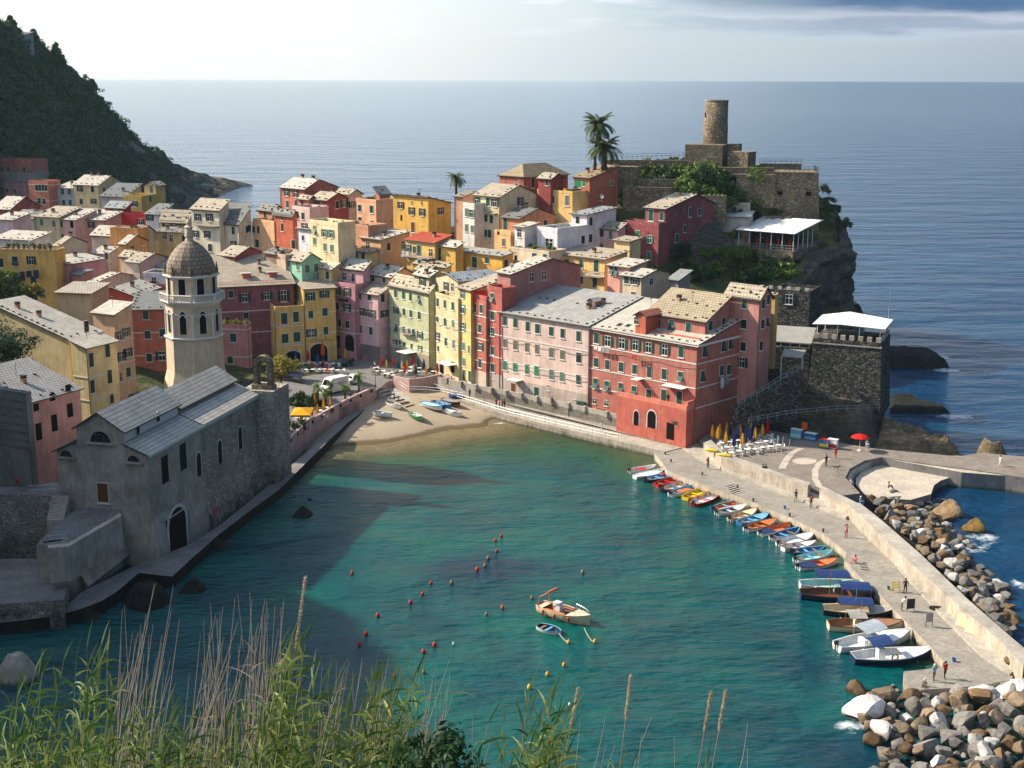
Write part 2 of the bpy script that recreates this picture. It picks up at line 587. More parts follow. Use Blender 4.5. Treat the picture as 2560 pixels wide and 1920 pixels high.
def seg_dist(X,Y,pts):
 d=np.full(X.shape,1e9)
 for(x0,y0),(x1,y1)in zip(pts[:-1],pts[1:]):
  dx,dy=x1-x0,y1-y0
  t=np.clip(((X-x0)*dx+(Y-y0)*dy)/(dx*dx+dy*dy),0,1)
  d=np.minimum(d,np.hypot(X-x0-t*dx,Y-y0-t*dy))
 return d
def inside(X,Y,poly):
 c=np.zeros(X.shape,bool)
 n=len(poly)
 for i in range(n):
  x0,y0=poly[i]
  x1,y1=poly[(i+1)%n]
  c^=((y0>Y)!=(y1>Y))&(X<(x1-x0)*(Y-y0)/(y1-y0+1e-12)+x0)
 return c
gx=np.concatenate([[-2e5,-5e4,-1.5e4,-5e3,-2e3,-900,-400,-200],np.arange(-120,141,2.0),[200,400,900,2e3,5e3,1.5e4,5e4,2e5]])
gy=np.concatenate([[-3000,-500,0,60],np.arange(80,340,2.0),[380,450,600,900,1500,3e3,6e3,1.2e4,3e4,8e4,2.5e5]])
X,Y=np.meshgrid(gx,gy)
nx,ny=len(gx),len(gy)
idx=np.arange(nx*ny).reshape(ny,nx)
f=np.stack([idx[:-1,:-1],idx[:-1,1:],idx[1:,1:],idx[1:,:-1]],-1).reshape(-1,4)
wline=[onz('P',x,y,0)for x,y in((800,1135),(843,1118),(960,1112),(1134,1073),(1216,1068),(1264,1047))]
wl2=[(p.x,p.y)for p in wline]
d_beach=seg_dist(X,Y,wl2)
pier_e=[(22.2,186),(38.7,156),(40.8,140),(42,117)]
d_pier=seg_dist(X,Y,pier_e+[(46,104)])
quay_e=[(-1,215.2),(17,198.6),(22.2,186)]
d_quay=seg_dist(X,Y,quay_e)
path_e=[(-24,226),(-33.6,190),(-40,158),(-45,138),(-60,124)]
d_path=seg_dist(X,Y,path_e)
pierx=np.interp(Y,[60,104,117,140,156,186,400],[60,47,43,41,39,22,-40])
harbour=1/(1+np.exp((X-pierx-1)/1.5))*(Y<240)
n1=fbm(X,Y,3,4,0.10)
shal=np.clip(1.1-d_beach/(20+6*n1),0,1)
shal=np.maximum(shal,np.clip(0.7-d_quay/16,0,1))
shal=np.maximum(shal,np.clip(0.62-d_pier/6,0,1)*(Y<175))
shal=np.maximum(shal,np.clip(0.3-d_path/14,0,1))
weed=np.clip((fbm(X,Y,11,4,0.16)-0.6)*0.7,0,1)*np.clip((d_beach-14)/14,0,1)
p=onz('P',1230,1420,0)
weed=np.maximum(weed,1.3*np.exp(-((X-p.x)/7.0)**2-((Y-p.y)/3.8)**2)*(0.8+0.4*n1))
p=onz('P',2380,1880,0)
weed=np.maximum(weed,np.exp(-((X-p.x+8)/8.0)**2-((Y-p.y)/5.0)**2)*0.8)
sea_me=npmesh('sea',np.stack([X,Y,np.zeros_like(X)],-1).reshape(-1,3),f,[],None,True)
foam=np.zeros_like(X)
for cc_,fx,fy,sx_,sy_ in(('H',2010,790,5,3),('H',1960,700,4,3),('H',2070,1110,6,2.5),('H',1420,460,4,3),('N',1660,1010,3,3),('N',1990,1490,1.6,2.5),('N',1540,1120,2.5,3),('M',560,1330,3,2),('G',520,1440,2.2,1.2),('P',640,470,12,14),('P',560,495,12,16)):
 q_=onz(cc_,fx,fy,0)
 foam=np.maximum(foam,np.exp(-((X-q_.x)/sx_)**2-((Y-q_.y)/sy_)**2))
for nm,arr in(('foam',foam),('harbour',harbour),('shallow',shal*(Y<240)),('weed',np.clip(weed,0,1)*harbour)):
 at=sea_me.attributes.new(nm,'FLOAT','POINT')
 at.data.foreach_set('value',arr.ravel().astype(np.float32))
m,nt,b=newmat('sea_water',0.09,0.36)
b.inputs['IOR'].default_value=1.33
def attr(nt,nm):
 a=nt.nodes.new('ShaderNodeAttribute')
 a.attribute_name=nm
 return a.outputs['Fac']
g=pos(nt)
big=noise(nt,g.outputs['Position'],0.035,4,0.6)
opn=rampn(nt,big,[(0.3,rgb(4,40,76)),(0.7,rgb(14,64,92))])
hb=rampn(nt,noise(nt,g.outputs['Position'],0.06,5,0.65),[(0.3,rgb(0,54,62)),(0.5,rgb(0,72,74)),(0.7,rgb(4,86,74))])
c=mixc(nt,attr(nt,'harbour'),opn.outputs[0],hb.outputs[0])
shr=rampn(nt,attr(nt,'shallow'),[(0.0,rgb(2,66,68)),(0.35,rgb(26,76,52)),(0.7,rgb(68,72,42)),(1.0,rgb(118,104,74))])
fac=rampn(nt,attr(nt,'shallow'),[(0.0,gray(0)),(0.3,gray(0.75)),(0.75,gray(0.95))])
c=mixc(nt,fac.outputs[0],c,shr.outputs[0])
wd=noise(nt,g.outputs['Position'],0.5,6,0.7)
wf=rampn(nt,mathn(nt,'MULTIPLY',attr(nt,'weed'),mathn(nt,'ADD',wd,0.45)),[(0.12,gray(0)),(0.7,gray(0.75))])
c=mixc(nt,wf.outputs[0],c,rgb(4,40,62))
fo=noise(nt,g.outputs['Position'],0.9,7,0.75)
ff=rampn(nt,mathn(nt,'MULTIPLY',attr(nt,'foam'),fo),[(0.30,gray(0)),(0.5,gray(0.85))])
c=mixc(nt,ff.outputs[0],c,rgb(214,222,224))
nt.links.new(c,b.inputs['Base Color'])
w1=noise(nt,stretch(nt,g.outputs['Position'],(0.55,1.0,1)),0.9,6,0.62)
w2=noise(nt,stretch(nt,g.outputs['Position'],(0.5,1.0,1)),0.13,4,0.6)
hgt=mathn(nt,'ADD',mathn(nt,'MULTIPLY',w1,0.5),mathn(nt,'MULTIPLY',w2,2.2))
w3=noise(nt,stretch(nt,g.outputs['Position'],(0.4,1.0,1)),0.035,3,0.55)
hgt=mathn(nt,'ADD',hgt,mathn(nt,'MULTIPLY',mathn(nt,'MULTIPLY',w3,mathn(nt,'SUBTRACT',1.0,attr(nt,'harbour'))),5.0))
bump(nt,b,hgt,0.95,1.0)
sea_me.materials.append(m)
struct('sea',sea_me)
CP=[(-2,222,3),(-20,250,3.2),(-40,248,3),(18,205,3),(30,200,3),(-33,235,3),(10,228,7),(0,240,9),(25,220,7),(-15,262,7),(-35,262,6),(5,245,14),(18,240,15),(-5,255,13),(30,230,13),(12,256,21),(0,265,21),(25,250,19),(-15,272,17),(40,245,16),(15,275,29),(0,280,27),(-20,285,25),(-45,290,22),(28,275,30),(35,285,37),(35,280,34.5),(45,281.5,35),(52,280,31.5),(25,281,33),(30,272,31),(38,273,32.5),(37,268,30.5),(40,278,34.5),(45,290,38),(60,292,37),(69,284,28),(72,276,22),(69,262,17),(66,254,12),(63,240,8),(58,279,26),(48,268,21.5),(60,266,21.5),(40,262,20),(40,250,16),(50,247,14),(40,225,8),(47,236,11),(0,305,15),(40,312,25),(-45,310,14),(70,305,22),(20,300,27),(-60,260,6),(-60,290,12),(-90,280,8),(-80,330,14),(-100,380,15),(-140,420,17),(-110,300,12),(-70,240,10),(-85,240,12),(-60,215,6),(-130,350,15),(-180,420,20),(-120,240,18),(52,215,5),(60,210,5),(62,225,6),(58,255,18),(70,270,22),(-75,215,10)]
CPa=np.array(CP,float)
def tps(r):
 return np.where(r>0,r*r*np.log(np.maximum(r,1e-9)),0)
n=len(CPa)
Kd=np.hypot(CPa[:,None,0]-CPa[None,:,0],CPa[:,None,1]-CPa[None,:,1])
Am=np.zeros((n+3,n+3))
Am[:n,:n]=tps(Kd)+np.eye(n)*6.0
Am[:n,n]=1
Am[:n,n+1:]=CPa[:,:2]
Am[n,:n]=1
Am[n+1:,:n]=CPa[:,:2].T
sol=np.linalg.solve(Am,np.concatenate([CPa[:,2],[0,0,0]]))
def ground(x,y):
 x=np.asarray(x,float)
 y=np.asarray(y,float)
 r=np.hypot(x[...,None]-CPa[:,0],y[...,None]-CPa[:,1])
 return tps(r)@sol[:n]+sol[n]+sol[n+1]*x+sol[n+2]*y
COAST=[(-300,205),(-58,205),(-40,233),(-24,243),(-13,249),(0,227),(20,209.5),(31,204),(38,209),(50,206),(60,208),(62,216),(56,226),(54.5,240),(57.5,256),(62,264),(70,271),(72.5,282),(72,300),(60,318),(30,330),(0,325),(-40,318),(-60,322),(-74,345),(-100,440),(-150,470),(-300,480)]
xs=np.arange(-200,92,1.6)
ys=np.arange(200,470,1.6)
X,Y=np.meshgrid(xs,ys)
Z=ground(X,Y)
ins=inside(X,Y,COAST)
dc=seg_dist(X,Y,COAST+[COAST[0]])
sd=np.where(ins,dc,-dc)
rock=fbm(X,Y,21,5,0.35)
edge=np.clip((sd+0.8*rock+1.0)/3.2,0,1)
edge=edge*edge*(3-2*edge)
Z=np.where(sd<-5,-4,np.maximum(Z,1.5)*edge-4*(1-edge))+0.22*rock*(edge>0.02)
rp0=aty('D',1502,1185,262)
la_=(X-rp0.x)*-math.cos(math.radians(-36))+(Y-rp0.y)*-math.sin(math.radians(-36))
lb_=(X-rp0.x)*-math.sin(math.radians(-36))+(Y-rp0.y)*math.cos(math.radians(-36))
Z=np.where((la_>-1)&(la_<18)&(lb_>-1)&(lb_<14),np.minimum(Z,rp0.z-.5),Z)
nx,ny=len(xs),len(ys)
idx=np.arange(nx*ny).reshape(ny,nx)
f=np.stack([idx[:-1,:-1],idx[:-1,1:],idx[1:,1:],idx[1:,:-1]],-1).reshape(-1,4)
keep=(sd>-7)[:-1,:-1].ravel()
struct('terrain',npmesh('terrain',np.stack([X,Y,Z],-1).reshape(-1,3),f[keep],['earth'],None,False))
cl=[(62,214),(56,226),(54.5,240),(57.5,256),(62,264),(70,271),(72.8,280),(71.5,290),(68,302),(60,316)]
cum=np.concatenate([[0],np.cumsum([math.dist(a_,b_)for a_,b_ in zip(cl[:-1],cl[1:])])])
ss=np.arange(0,cum[-1],.6)
px_=np.interp(ss,cum,[p[0]for p in cl]);py_=np.interp(ss,cum,[p[1]for p in cl])
tx_,ty_=np.gradient(px_),np.gradient(py_)
ln_=np.hypot(tx_,ty_)
ox_,oy_=ty_/ln_,-tx_/ln_
zt_=ground(px_-ox_*2.5,py_-oy_*2.5)+.6
hh=np.linspace(0,1,44)
S_,H_2=np.meshgrid(ss,hh)
Zc=-3+(zt_[None,:]+3)*H_2
off=2.2*(1-H_2)**1.3+.9*fbm(S_,Zc*1.2,91,5,.35)+.5*fbm(S_*.3,Zc*2.2,92,4,.9)-.6-2.6*np.clip(H_2-.93,0,1)/.07
Xc,Yc=px_[None,:]+ox_[None,:]*off,py_[None,:]+oy_[None,:]*off
idx=np.arange(S_.size).reshape(S_.shape)
f=np.stack([idx[:-1,:-1],idx[:-1,1:],idx[1:,1:],idx[1:,:-1]],-1).reshape(-1,4)
struct('cliff',npmesh('cliff',np.stack([Xc,Yc,Zc],-1).reshape(-1,3),f,['cliff_rock']))
SKY_=[(-260,-160,430),(-100,-40,440),(0,62,470),(40,70,480),(75,100,490),(115,120,500),(150,158,520),(215,205,550),(260,250,570),(310,300,600),(350,345,620),(385,372,640),(428,405,670),(470,425,690),(520,437,705),(570,448,715),(610,459,720),(640,467,722)]
FOOT=[(-260,560,330),(-100,520,335),(0,470,385),(100,470,395),(200,490,410),(300,520,440),(400,540,470),(470,515,560),(520,500,610),(570,489,650),(610,480,690),(640,470,716)]
cols=np.linspace(-260,640,150)
T=np.linspace(0,1,60)
sk=np.array(SKY_,float)
ft=np.array(FOOT,float)
V=[]
for cx in cols:
 ps=np.array(aty('P',cx,np.interp(cx,sk[:,0],sk[:,1]),np.interp(cx,sk[:,0],sk[:,2])))
 pf=np.array(aty('P',cx,np.interp(cx,ft[:,0],ft[:,1]),np.interp(cx,ft[:,0],ft[:,2])))
 pf[2]=min(pf[2],30)-3
 pb=ps+np.array([-60,160,0])
 pb[2]=-4
 for t in T:
  q=pf+(ps-pf)*t
  q[2]=pf[2]+(ps[2]-pf[2])*(t**0.92)
  V.append(q)
 V.append(pb)
V=np.array(V)
nn=fbm(V[:,0],V[:,1]+V[:,2]*0.7,33,6,0.05)
nf=fbm(V[:,0],V[:,1]+V[:,2]*0.7,34,4,0.3)
tt=np.tile(np.concatenate([T,[0]]),len(cols))
amp=np.where(tt>0,1,0)*np.clip((1.02-tt)*5,0,1)
V[:,1]-=(nn*6+nf*2.0)*amp
nr_=fbm(V[:,0],V[:,1]*.6+V[:,2],35,4,0.45)*np.clip((V[:,1]-560)/80,0,1)
V[:,2]+=(nn*2.0+nf*1.3+nr_*2.2)*np.clip(V[:,2]/12,0.15,1)
nT=len(T)+1
idx=np.arange(len(V)).reshape(len(cols),nT)
f=np.stack([idx[:-1,:-1],idx[1:,:-1],idx[1:,1:],idx[:-1,1:]],-1).reshape(-1,4)
m,nt,b=newmat('headland_ground',0.95,0.1)
g=pos(nt)
s=nt.nodes.new('ShaderNodeSeparateXYZ')
nt.links.new(g.outputs['Position'],s.inputs[0])
f1=noise(nt,g.outputs['Position'],0.05,8,0.7)
f2=noise(nt,stretch(nt,g.outputs['Position'],(1,1,0.35)),0.22,8,0.75)
cg=rampn(nt,f1,[(0.35,rgb(28,46,34)),(0.6,rgb(50,68,44)),(0.72,rgb(90,90,72))])
ck=rampn(nt,f2,[(0.36,rgb(34,36,38)),(0.52,rgb(76,74,68)),(0.66,rgb(150,130,102))])
zz=mathn(nt,'ADD',mathn(nt,'MULTIPLY',s.outputs[2],0.02),mathn(nt,'MULTIPLY',f1,0.55))
sx_=mathn(nt,'SUBTRACT',zz,mathn(nt,'MULTIPLY',mathn(nt,'SUBTRACT',s.outputs[1],560),0.0012))
st=rampn(nt,sx_,[(0.40,gray(1)),(0.56,gray(0))])
nt.links.new(mixc(nt,st.outputs[0],cg.outputs[0],ck.outputs[0]),b.inputs['Base Color'])
bump(nt,b,f2,0.9,2.0)
head_v,head_f=V,f
struct('headland',npmesh('headland',V,f,['headland_ground'],None,False))
def leaf_quads(centres,radii,per,size,flatten=0.7,shell=0.55,seed=1,long=1.0):
 r=np.random.default_rng(seed)
 c=np.repeat(np.asarray(centres,float),per,0)
 rad=np.repeat(np.asarray(radii,float),per)
 n_=len(c)
 d=r.normal(size=(n_,3))
 d/=np.linalg.norm(d,axis=1)[:,None]+1e-9
 rr=rad*(shell+(1-shell)*r.random(n_))*(0.8+0.4*r.random(n_))
 p=c+d*rr[:,None]*np.array([1,1,flatten])
 nrm=d+r.normal(size=(n_,3))*0.6+np.array([0,0,0.35])
 nrm/=np.linalg.norm(nrm,axis=1)[:,None]
 a=np.cross(nrm,r.normal(size=(n_,3)))
 a/=np.linalg.norm(a,axis=1)[:,None]+1e-9
 b_=np.cross(nrm,a)
 sz=(size*(0.6+0.8*r.random(n_)))[:,None]
 v=np.stack([p-a*sz*long,p-b_*sz*0.5,p+a*sz*long,p+b_*sz*0.5],1).reshape(-1,3)
 return v,np.arange(n_*4).reshape(-1,4)
hz_ok=(head_v[:,2]>6)
cand=np.where(hz_ok&(tt>0.02)&(tt<0.999))[0]
zfac=np.clip((head_v[cand,2]+8-(head_v[cand,1]-470)*0.10)/30,0.0,1)
pick=cand[rng.random(len(cand))<zfac*0.75]
cs=head_v[pick]+rng.normal(size=(len(pick),3))*np.array([1.2,1.2,0.2])+np.array([0,-0.6,0.3])
rads=rng.uniform(0.7,2.0,len(pick))
v,f=leaf_quads(cs,rads,30,0.52,0.7,0.6,4)
o=link('headland_scrub',npmesh('headland_scrub',v,f,['scrub_leaves']))
tag(o,'dark green scrub covering the steep headland beyond the town','scrub',kind='stuff')
xs=np.concatenate([np.arange(-230,-40,3.0),np.arange(-40,60,3.0)])
ys=np.arange(-60,262,3.0)
X,Y=np.meshgrid(xs,ys)
near=53.6-np.where(Y>0,0.66*Y,0.25*Y)-np.maximum(0,X-6)*0.55
xfoot=np.interp(Y,[-60,60,100,128,150,170,190,206,225,262],[-40,-70,-66,-66,-70,-76,-79,-80,-96,-110])
top=np.interp(Y,[-60,60,110,130,152,176,222,262],[50,46,46,53,52,27,24,21])
side=np.clip((xfoot-X)*np.interp(Y,[60,138,175,215],[2.6,4.0,3.2,1.7]),-6,None)
side=np.minimum(side,top+0.12*np.maximum(0,xfoot-X))
Z=np.maximum(near,side)
Z=Z+(fbm(X,Y,44,4,0.12)*0.9-0.5)*(Z>1)
Z=np.minimum(Z,np.where((X>-62)&(Y>8),56-np.maximum(Y,0)*0.62-2,1e9))
Z=np.maximum(Z,-5)
nx,ny=len(xs),len(ys)
idx=np.arange(nx*ny).reshape(ny,nx)
f=np.stack([idx[:-1,:-1],idx[:-1,1:],idx[1:,1:],idx[1:,:-1]],-1).reshape(-1,4)
struct('hillside',npmesh('hillside',np.stack([X,Y,Z],-1).reshape(-1,3),f,['earth'],None,False))
def P2(c,pts,z):
 return[(q.x,q.y)for q in(onz(c,x,y,z)for x,y in pts)]
def slab(name,c,pts,z1,z0,mat,side=None):
 mb=MB()
 mb.prism(P2(c,pts,z1),z0,z1,0,1 if side else None)
 return struct(name,mb.mesh(name,[mat]+([side]if side else[])))
flat('beach_sand',rgb(176,152,118),0.95,0.1)
m,nt,b=newmat('beach_sand',0.95,0.1)
g=pos(nt)
s=nt.nodes.new('ShaderNodeSeparateXYZ')
nt.links.new(g.outputs['Position'],s.inputs[0])
f1=noise(nt,g.outputs['Position'],0.5,6,0.7)
f2=noise(nt,g.outputs['Position'],6.0,4,0.7)
zz=mathn(nt,'ADD',s.outputs[2],mathn(nt,'MULTIPLY',f1,0.22))
r=rampn(nt,zz,[(0.10,rgb(96,80,58)),(0.26,rgb(104,90,70)),(0.34,rgb(150,136,116)),(0.8,rgb(166,150,128))])
r2=rampn(nt,f2,[(0.3,gray(0.6)),(0.7,gray(1.1))])
nt.links.new(mixc(nt,1,r.outputs[0],r2.outputs[0],'MULTIPLY'),b.inputs['Base Color'])
bump(nt,b,f2,0.5,0.08)
wl=wl2
XB=np.linspace(-36,12,60)
YB=np.linspace(176,236,76)
X,Y=np.meshgrid(XB,YB)
wy=np.interp(X,[p[0]for p in wl],[p[1]for p in wl])
D=(Y-wy)
Z=np.clip(D*0.075,-3.0,1.5)+0.05*fbm(X,Y,8,4,0.5)
p_=onz('P',1237,1052,0)
Z-=0.42*np.exp(-((X-p_.x)/1.7)**2-((Y-p_.y)/2.2)**2)
idx=np.arange(X.size).reshape(X.shape)
f=np.stack([idx[:-1,:-1],idx[:-1,1:],idx[1:,1:],idx[1:,:-1]],-1).reshape(-1,4)
struct('beach',npmesh('beach',np.stack([X,Y,Z],-1).reshape(-1,3),f,['beach_sand'],None,True))
pz=P2('F',[(545,1640),(740,1480),(1000,1320),(1310,1165),(1420,1080),(1470,1075),(1600,1095),(1880,1050),(2110,1095)],3.0)
mb=MB()
mb.prism(pz+[(4,232),(-8,262),(-40,275),(-62,255),(-60,215),(-44,196)],-2,3.0,0,1)
struct('piazza',mb.mesh('piazza',['piazza_paving','pink_render']))
prom_in=[onz('G',x,y,3.4)for x,y in((0,1040),(540,1180),(900,1260),(1280,1330),(1610,1410))]
mb=MB()
up_edge=[onz('G',x,y,3.4)for x,y in((0,1085),(300,1150),(700,1225),(1100,1310),(1610,1425))]
mb.prism([(q.x,q.y)for q in up_edge]+[(24,206),(8,222),(-4,232),(-12,236)],-2,3.4,0,1)
struct('promenade',mb.mesh('promenade',['pale_concrete','pale_concrete']))
mb=MB()
lo=[onz('G',x,y,1.3)for x,y in((-130,1120),(150,1240),(570,1372),(1000,1475),(1560,1602),(1950,1690),(2090,1655),(2300,1800))]
hi_=[onz('G',x,y,2.0)for x,y in((0,1095),(300,1160),(700,1235),(1100,1320),(1640,1440))]
hi_=[Vector((q.x+0.4,q.y+0.5,q.z))for q in hi_]
poly=[(q.x,q.y)for q in lo]+[(34,203),(24,207)]+[(q.x,q.y)for q in hi_[::-1]]+[(-14,232)]
zt=[1.3]*len(lo)+[1.9,2.0]+[2.2]*len(hi_)+[2.4]
mb.prism(poly,-3,zt,0,1)
struct('quay',mb.mesh('quay',['pale_concrete','mixed_render']))
mb=MB()
rp=[onz('Q',1330,690,3.0),onz('Q',1590,660,3.0),onz('Q',1900,880,1.3),onz('Q',1740,945,1.0),onz('Q',1470,800,1.6)]
mb.prism([(q.x,q.y)for q in rp],-2,[q.z+0.02 for q in rp])
for(xa,ya,xb,yb,z)in((1340,705,1450,680,2.9),(1400,745,1520,713,2.6),(1460,785,1585,750,2.3),(1520,825,1650,792,2.0),(1600,855,1720,828,1.75),(1665,895,1785,865,1.5),(1735,938,1855,905,1.25)):
 a_,b_=onz('Q',xa,ya,z),onz('Q',xb,yb,z)
 mb.tube([a_+Vector((0,0,.12)),b_+Vector((0,0,.12))],0.12,4,1)
struct('boat_ramp',mb.mesh('boat_ramp',['pale_concrete','bark']))
wk_left=P2('L',[(405,130),(440,190),(700,300),(1170,460),(1450,580),(1780,735),(1990,900)],1.2)+P2('M',[(480,0),(640,170),(780,290),(900,420),(1100,620),(1310,850),(955,890),(955,975),(1090,1035),(1560,1005),(1810,950)],1.2)
wk_right=P2('M',[(1880,850),(1560,560),(1330,330),(1130,130)],1.2)+P2('L',[(2150,640),(1985,560),(1640,430),(1200,260),(860,130),(700,60),(560,-40)],1.2)
mb=MB()
mb.prism(wk_left+wk_right+[(26.5,198.5),(21.5,191.5)],-3,1.2,0,1)
struct('pier',mb.mesh('pier',['quay_paving','mixed_render']))
mb=MB()
st_o=P2('L',[(650,0),(760,85),(1000,210),(1300,330),(1640,455),(1985,600)],1.55)
st_i=P2('L',[(750,-20),(860,60),(1100,170),(1400,285),(1740,400),(2060,540)],1.55)
mb.prism(st_o+st_i[::-1],0.5,1.55)
st_o=P2('M',[(905,50),(1250,430),(1560,740),(1800,900)],1.5)
st_i=P2('M',[(985,40),(1330,400),(1640,690),(1880,860)],1.5)
mb.prism(st_o+st_i[::-1],0.5,1.45)
struct('pier_step',mb.mesh('pier_step',['pale_concrete']))
plz=P2('H',[(300,1270),(470,1390),(700,1470),(1000,1570),(1120,1600),(1260,1659),(1410,1640),(1310,1530),(1340,1470),(1440,1415),(1560,1390),(1900,1440),(2212,1480),(2600,1540),(2700,1400),(2240,1360),(2090,1385),(1500,1330),(900,1225),(470,1150)],2.45)
mb=MB()
mb.prism(plz,-2,2.45,0,1)
struct('plaza',mb.mesh('plaza',['plaza_paving','grey_concrete']))
mb=MB()
def arc_band(c,pts,wpx,z):
 a_=[onz(c,x-wpx/2,y,z)for x,y in pts]
 b_=[onz(c,x+wpx/2,y,z)for x,y in pts]
 for i in range(len(pts)-1):
  mb.face([a_[i],b_[i],b_[i+1],a_[i+1]])
arc_band('H',[(1000,1330),(940,1360),(900,1410),(870,1470)],50,2.458)
arc_band('H',[(1190,1400),(1130,1430),(1100,1480),(1100,1540),(1130,1590),(1230,1640)],44,2.458)
cc=[onz('H',1026+84*math.cos(a),1417+24*math.sin(a),2.458)for a in[k*math.pi/12 for k in range(24)]]
mb.face(cc[::-1])
struct('plaza_marking',mb.mesh('plaza_marking',['plaza_band']))
low=[(330,460),(330,400),(400,320),(500,255),(620,205),(1000,265),(1430,340),(1330,380),(1210,420),(1140,470),(1110,560),(900,620),(560,600),(420,560)]
slab('lower_terrace','N',low,1.2,-2,'plaza_band','grey_concrete')
mb=MB()
for k,(dz,off)in enumerate(((2.05,0),(1.65,22))):
 pts=[(455+off,225+off*.5),(340+off,270),(265+off,330),(240+off,390),(260+off,440)]
 pin=[(x+34,y+8)for x,y in pts]
 mb.prism(P2('N',pts,dz)+P2('N',pin,dz)[::-1],0.5,dz)
struct('terrace_steps',mb.mesh('terrace_steps',['pale_concrete']))
arm=P2('N',[(1430,335),(2074,385),(4300,600),(4400,450),(2800,320),(2074,235),(1500,165),(900,160),(620,190)],2.3)
mb=MB()
mb.prism(arm,-3,2.3,0,1)
struct('breakwater_path',mb.mesh('breakwater_path',['plaza_band','grey_concrete']))
def wall_thing(name,c,outer,inner,z1,z0,mat,label,cat='wall',cap=None):
 poly=P2(c,outer,z1)+P2(c,inner,z1)[::-1]
 mb=MB()
 mb.prism(poly,z0,z1,0,1 if cap else None)
 cx,cy=poly[0]
 o=link(name,mb.mesh(name,[cap or mat,mat],(cx,cy,z0)),None,(cx,cy,z0))
 return tag(o,label,cat)
wall_thing('harbour_wall','N',[(245,650),(500,905),(860,1240),(1330,1659),(1800,2060),(2070,2330)],[(370,650),(620,850),(1000,1180),(1480,1640),(1960,2060),(2130,2200)],3.1,0.5,'mixed_render','thick pale concrete parapet wall along the pier beside the boulders','sea wall','pale_concrete')
wall_thing('plaza_wall','H',[(330,1290),(450,1390),(640,1450),(840,1520),(1050,1590)],[(380,1270),(480,1365),(660,1425),(860,1500),(1070,1570)],3.15,0.5,'mixed_render','tan retaining wall in front of the cafe terrace','wall','pale_concrete')
wall_thing('plaza_wall','H',[(1130,1620),(1300,1700),(1380,1740)],[(1150,1596),(1320,1670),(1420,1720)],3.0,0.5,'mixed_render','short tan wall between the plaza gap and the long pier parapet','wall','pale_concrete')
def strip_wall(name,pts,z0,z1,th,mat,label,holes=0,cap=None):
 """pts: list of Vectors (xy), wall of thickness th standing on them."""
 mb=MB()
 ps=[Vector((p.x,p.y,0))for p in pts]
 offs=[]
 for i,p in enumerate(ps):
  d=(ps[min(i+1,len(ps)-1)]-ps[max(i-1,0)]).normalized()
  offs.append(Vector((-d.y,d.x,0))*th)
 for i in range(len(ps)-1):
  a_,b_=ps[i],ps[i+1]
  mb.prism([(a_.x,a_.y),(b_.x,b_.y),(b_.x+offs[i+1].x,b_.y+offs[i+1].y),(a_.x+offs[i].x,a_.y+offs[i].y)],z0[i]if not isinstance(z0,(int,float))else z0,z1)
 r=thing(name,(ps[0].x,ps[0].y,0),label,'wall')
 link('wall_body',mb.mesh('wall_body',[mat],(ps[0].x,ps[0].y,0)),r)
 if holes:
  tot=sum((ps[i+1]-ps[i]).length for i in range(len(ps)-1))
  hm=MB()
  hm.box(-.32,.32,-.03,.03,-.26,.26)
  hm.box(-.40,.40,-.05,.0,-.34,-.27,1)
  me=hm.mesh('opening',['dark_opening','stucco_white'])
  for k in range(holes):
   t=(k+.6)/holes*tot
   for i in range(len(ps)-1):
    L=(ps[i+1]-ps[i]).length
    if t<=L:
     break
    t-=L
   d=(ps[i+1]-ps[i]).normalized()
   q=ps[i]+d*t
   ho=link('opening',me,r,(q.x-ps[0].x+d.y*.02,q.y-ps[0].y-d.x*.02,z1-.5))
   ho.rotation_euler=(0,0,math.atan2(d.y,d.x))
 return r
pw=[onz('F',x,y,3.0)for x,y in((548,1655),(700,1500),(860,1400),(1000,1320),(1160,1240),(1310,1175))]
strip_wall('piazza_parapet',pw,0.2,3.95,0.45,'pink_render','long pale pink parapet wall with square openings round the piazza',10)
pw=[onz('F',x,y,3.0)for x,y in((1465,1080),(1600,1110),(1730,1095),(1880,1065),(1960,1085))]
strip_wall('terrace_parapet',pw,0.8,3.95,0.35,'pink_render','pale pink parapet around the umbrella terrace above the beach')
strip_wall('promenade_parapet',[onz('G',x,y,3.4)for x,y in((-20,1080),(300,1150),(700,1225),(1100,1310),(1610,1425))],2.0,4.15,0.3,'pale_concrete','low pale parapet with stubs along the promenade below the pink row',0)
lp=[(1990,470),(1890,560),(1700,720),(1500,880),(1300,1000),(1080,1090),(960,1130),(560,1330),(480,1400),(0,1440),(-400,1460)]
rp_=[(-400,1600),(0,1540),(340,1500),(540,1450),(700,1390),(800,1330),(960,1195),(1190,1220),(1320,1100),(1500,940),(1720,770),(1930,620),(2100,450),(2212,340),(2400,160),(2530,60),(2480,20),(2212,280)]
mb=MB()
mb.prism(P2('I',lp,1.4)+P2('I',rp_,1.4),-3,1.4,0,1)
struct('shore_path',mb.mesh('shore_path',['grey_concrete','wet_rock']))
def _ring(mb,o,t,y0,y1,mat=0):
 mb.box(-o,-o+t,y0,y1,-o,o,mat)
 mb.box(o-t,o,y0,y1,-o,o,mat)
 mb.box(-o+t,o-t,y0,y1,o-t,o,mat)
 mb.box(-o+t,o-t,y0,y1,-o,-o+t,mat)
UNIT={}
mb=MB();_ring(mb,.555,.055,-.02,.06);mb.box(-.64,.64,-.02,.14,-.62,-.56);UNIT['frame']=mb.mesh('window_frame',['stucco_white'])
mb=MB();mb.box(-.5,.5,-.02,.015,-.5,.5);mb.box(-.03,.03,.015,.045,-.5,.5,1);mb.box(-.5,-.03,.015,.045,.12,.17,1);mb.box(.03,.5,.015,.045,.12,.17,1)
UNIT['pane']=mb.mesh('window_pane',['window_glass','white_paint'])
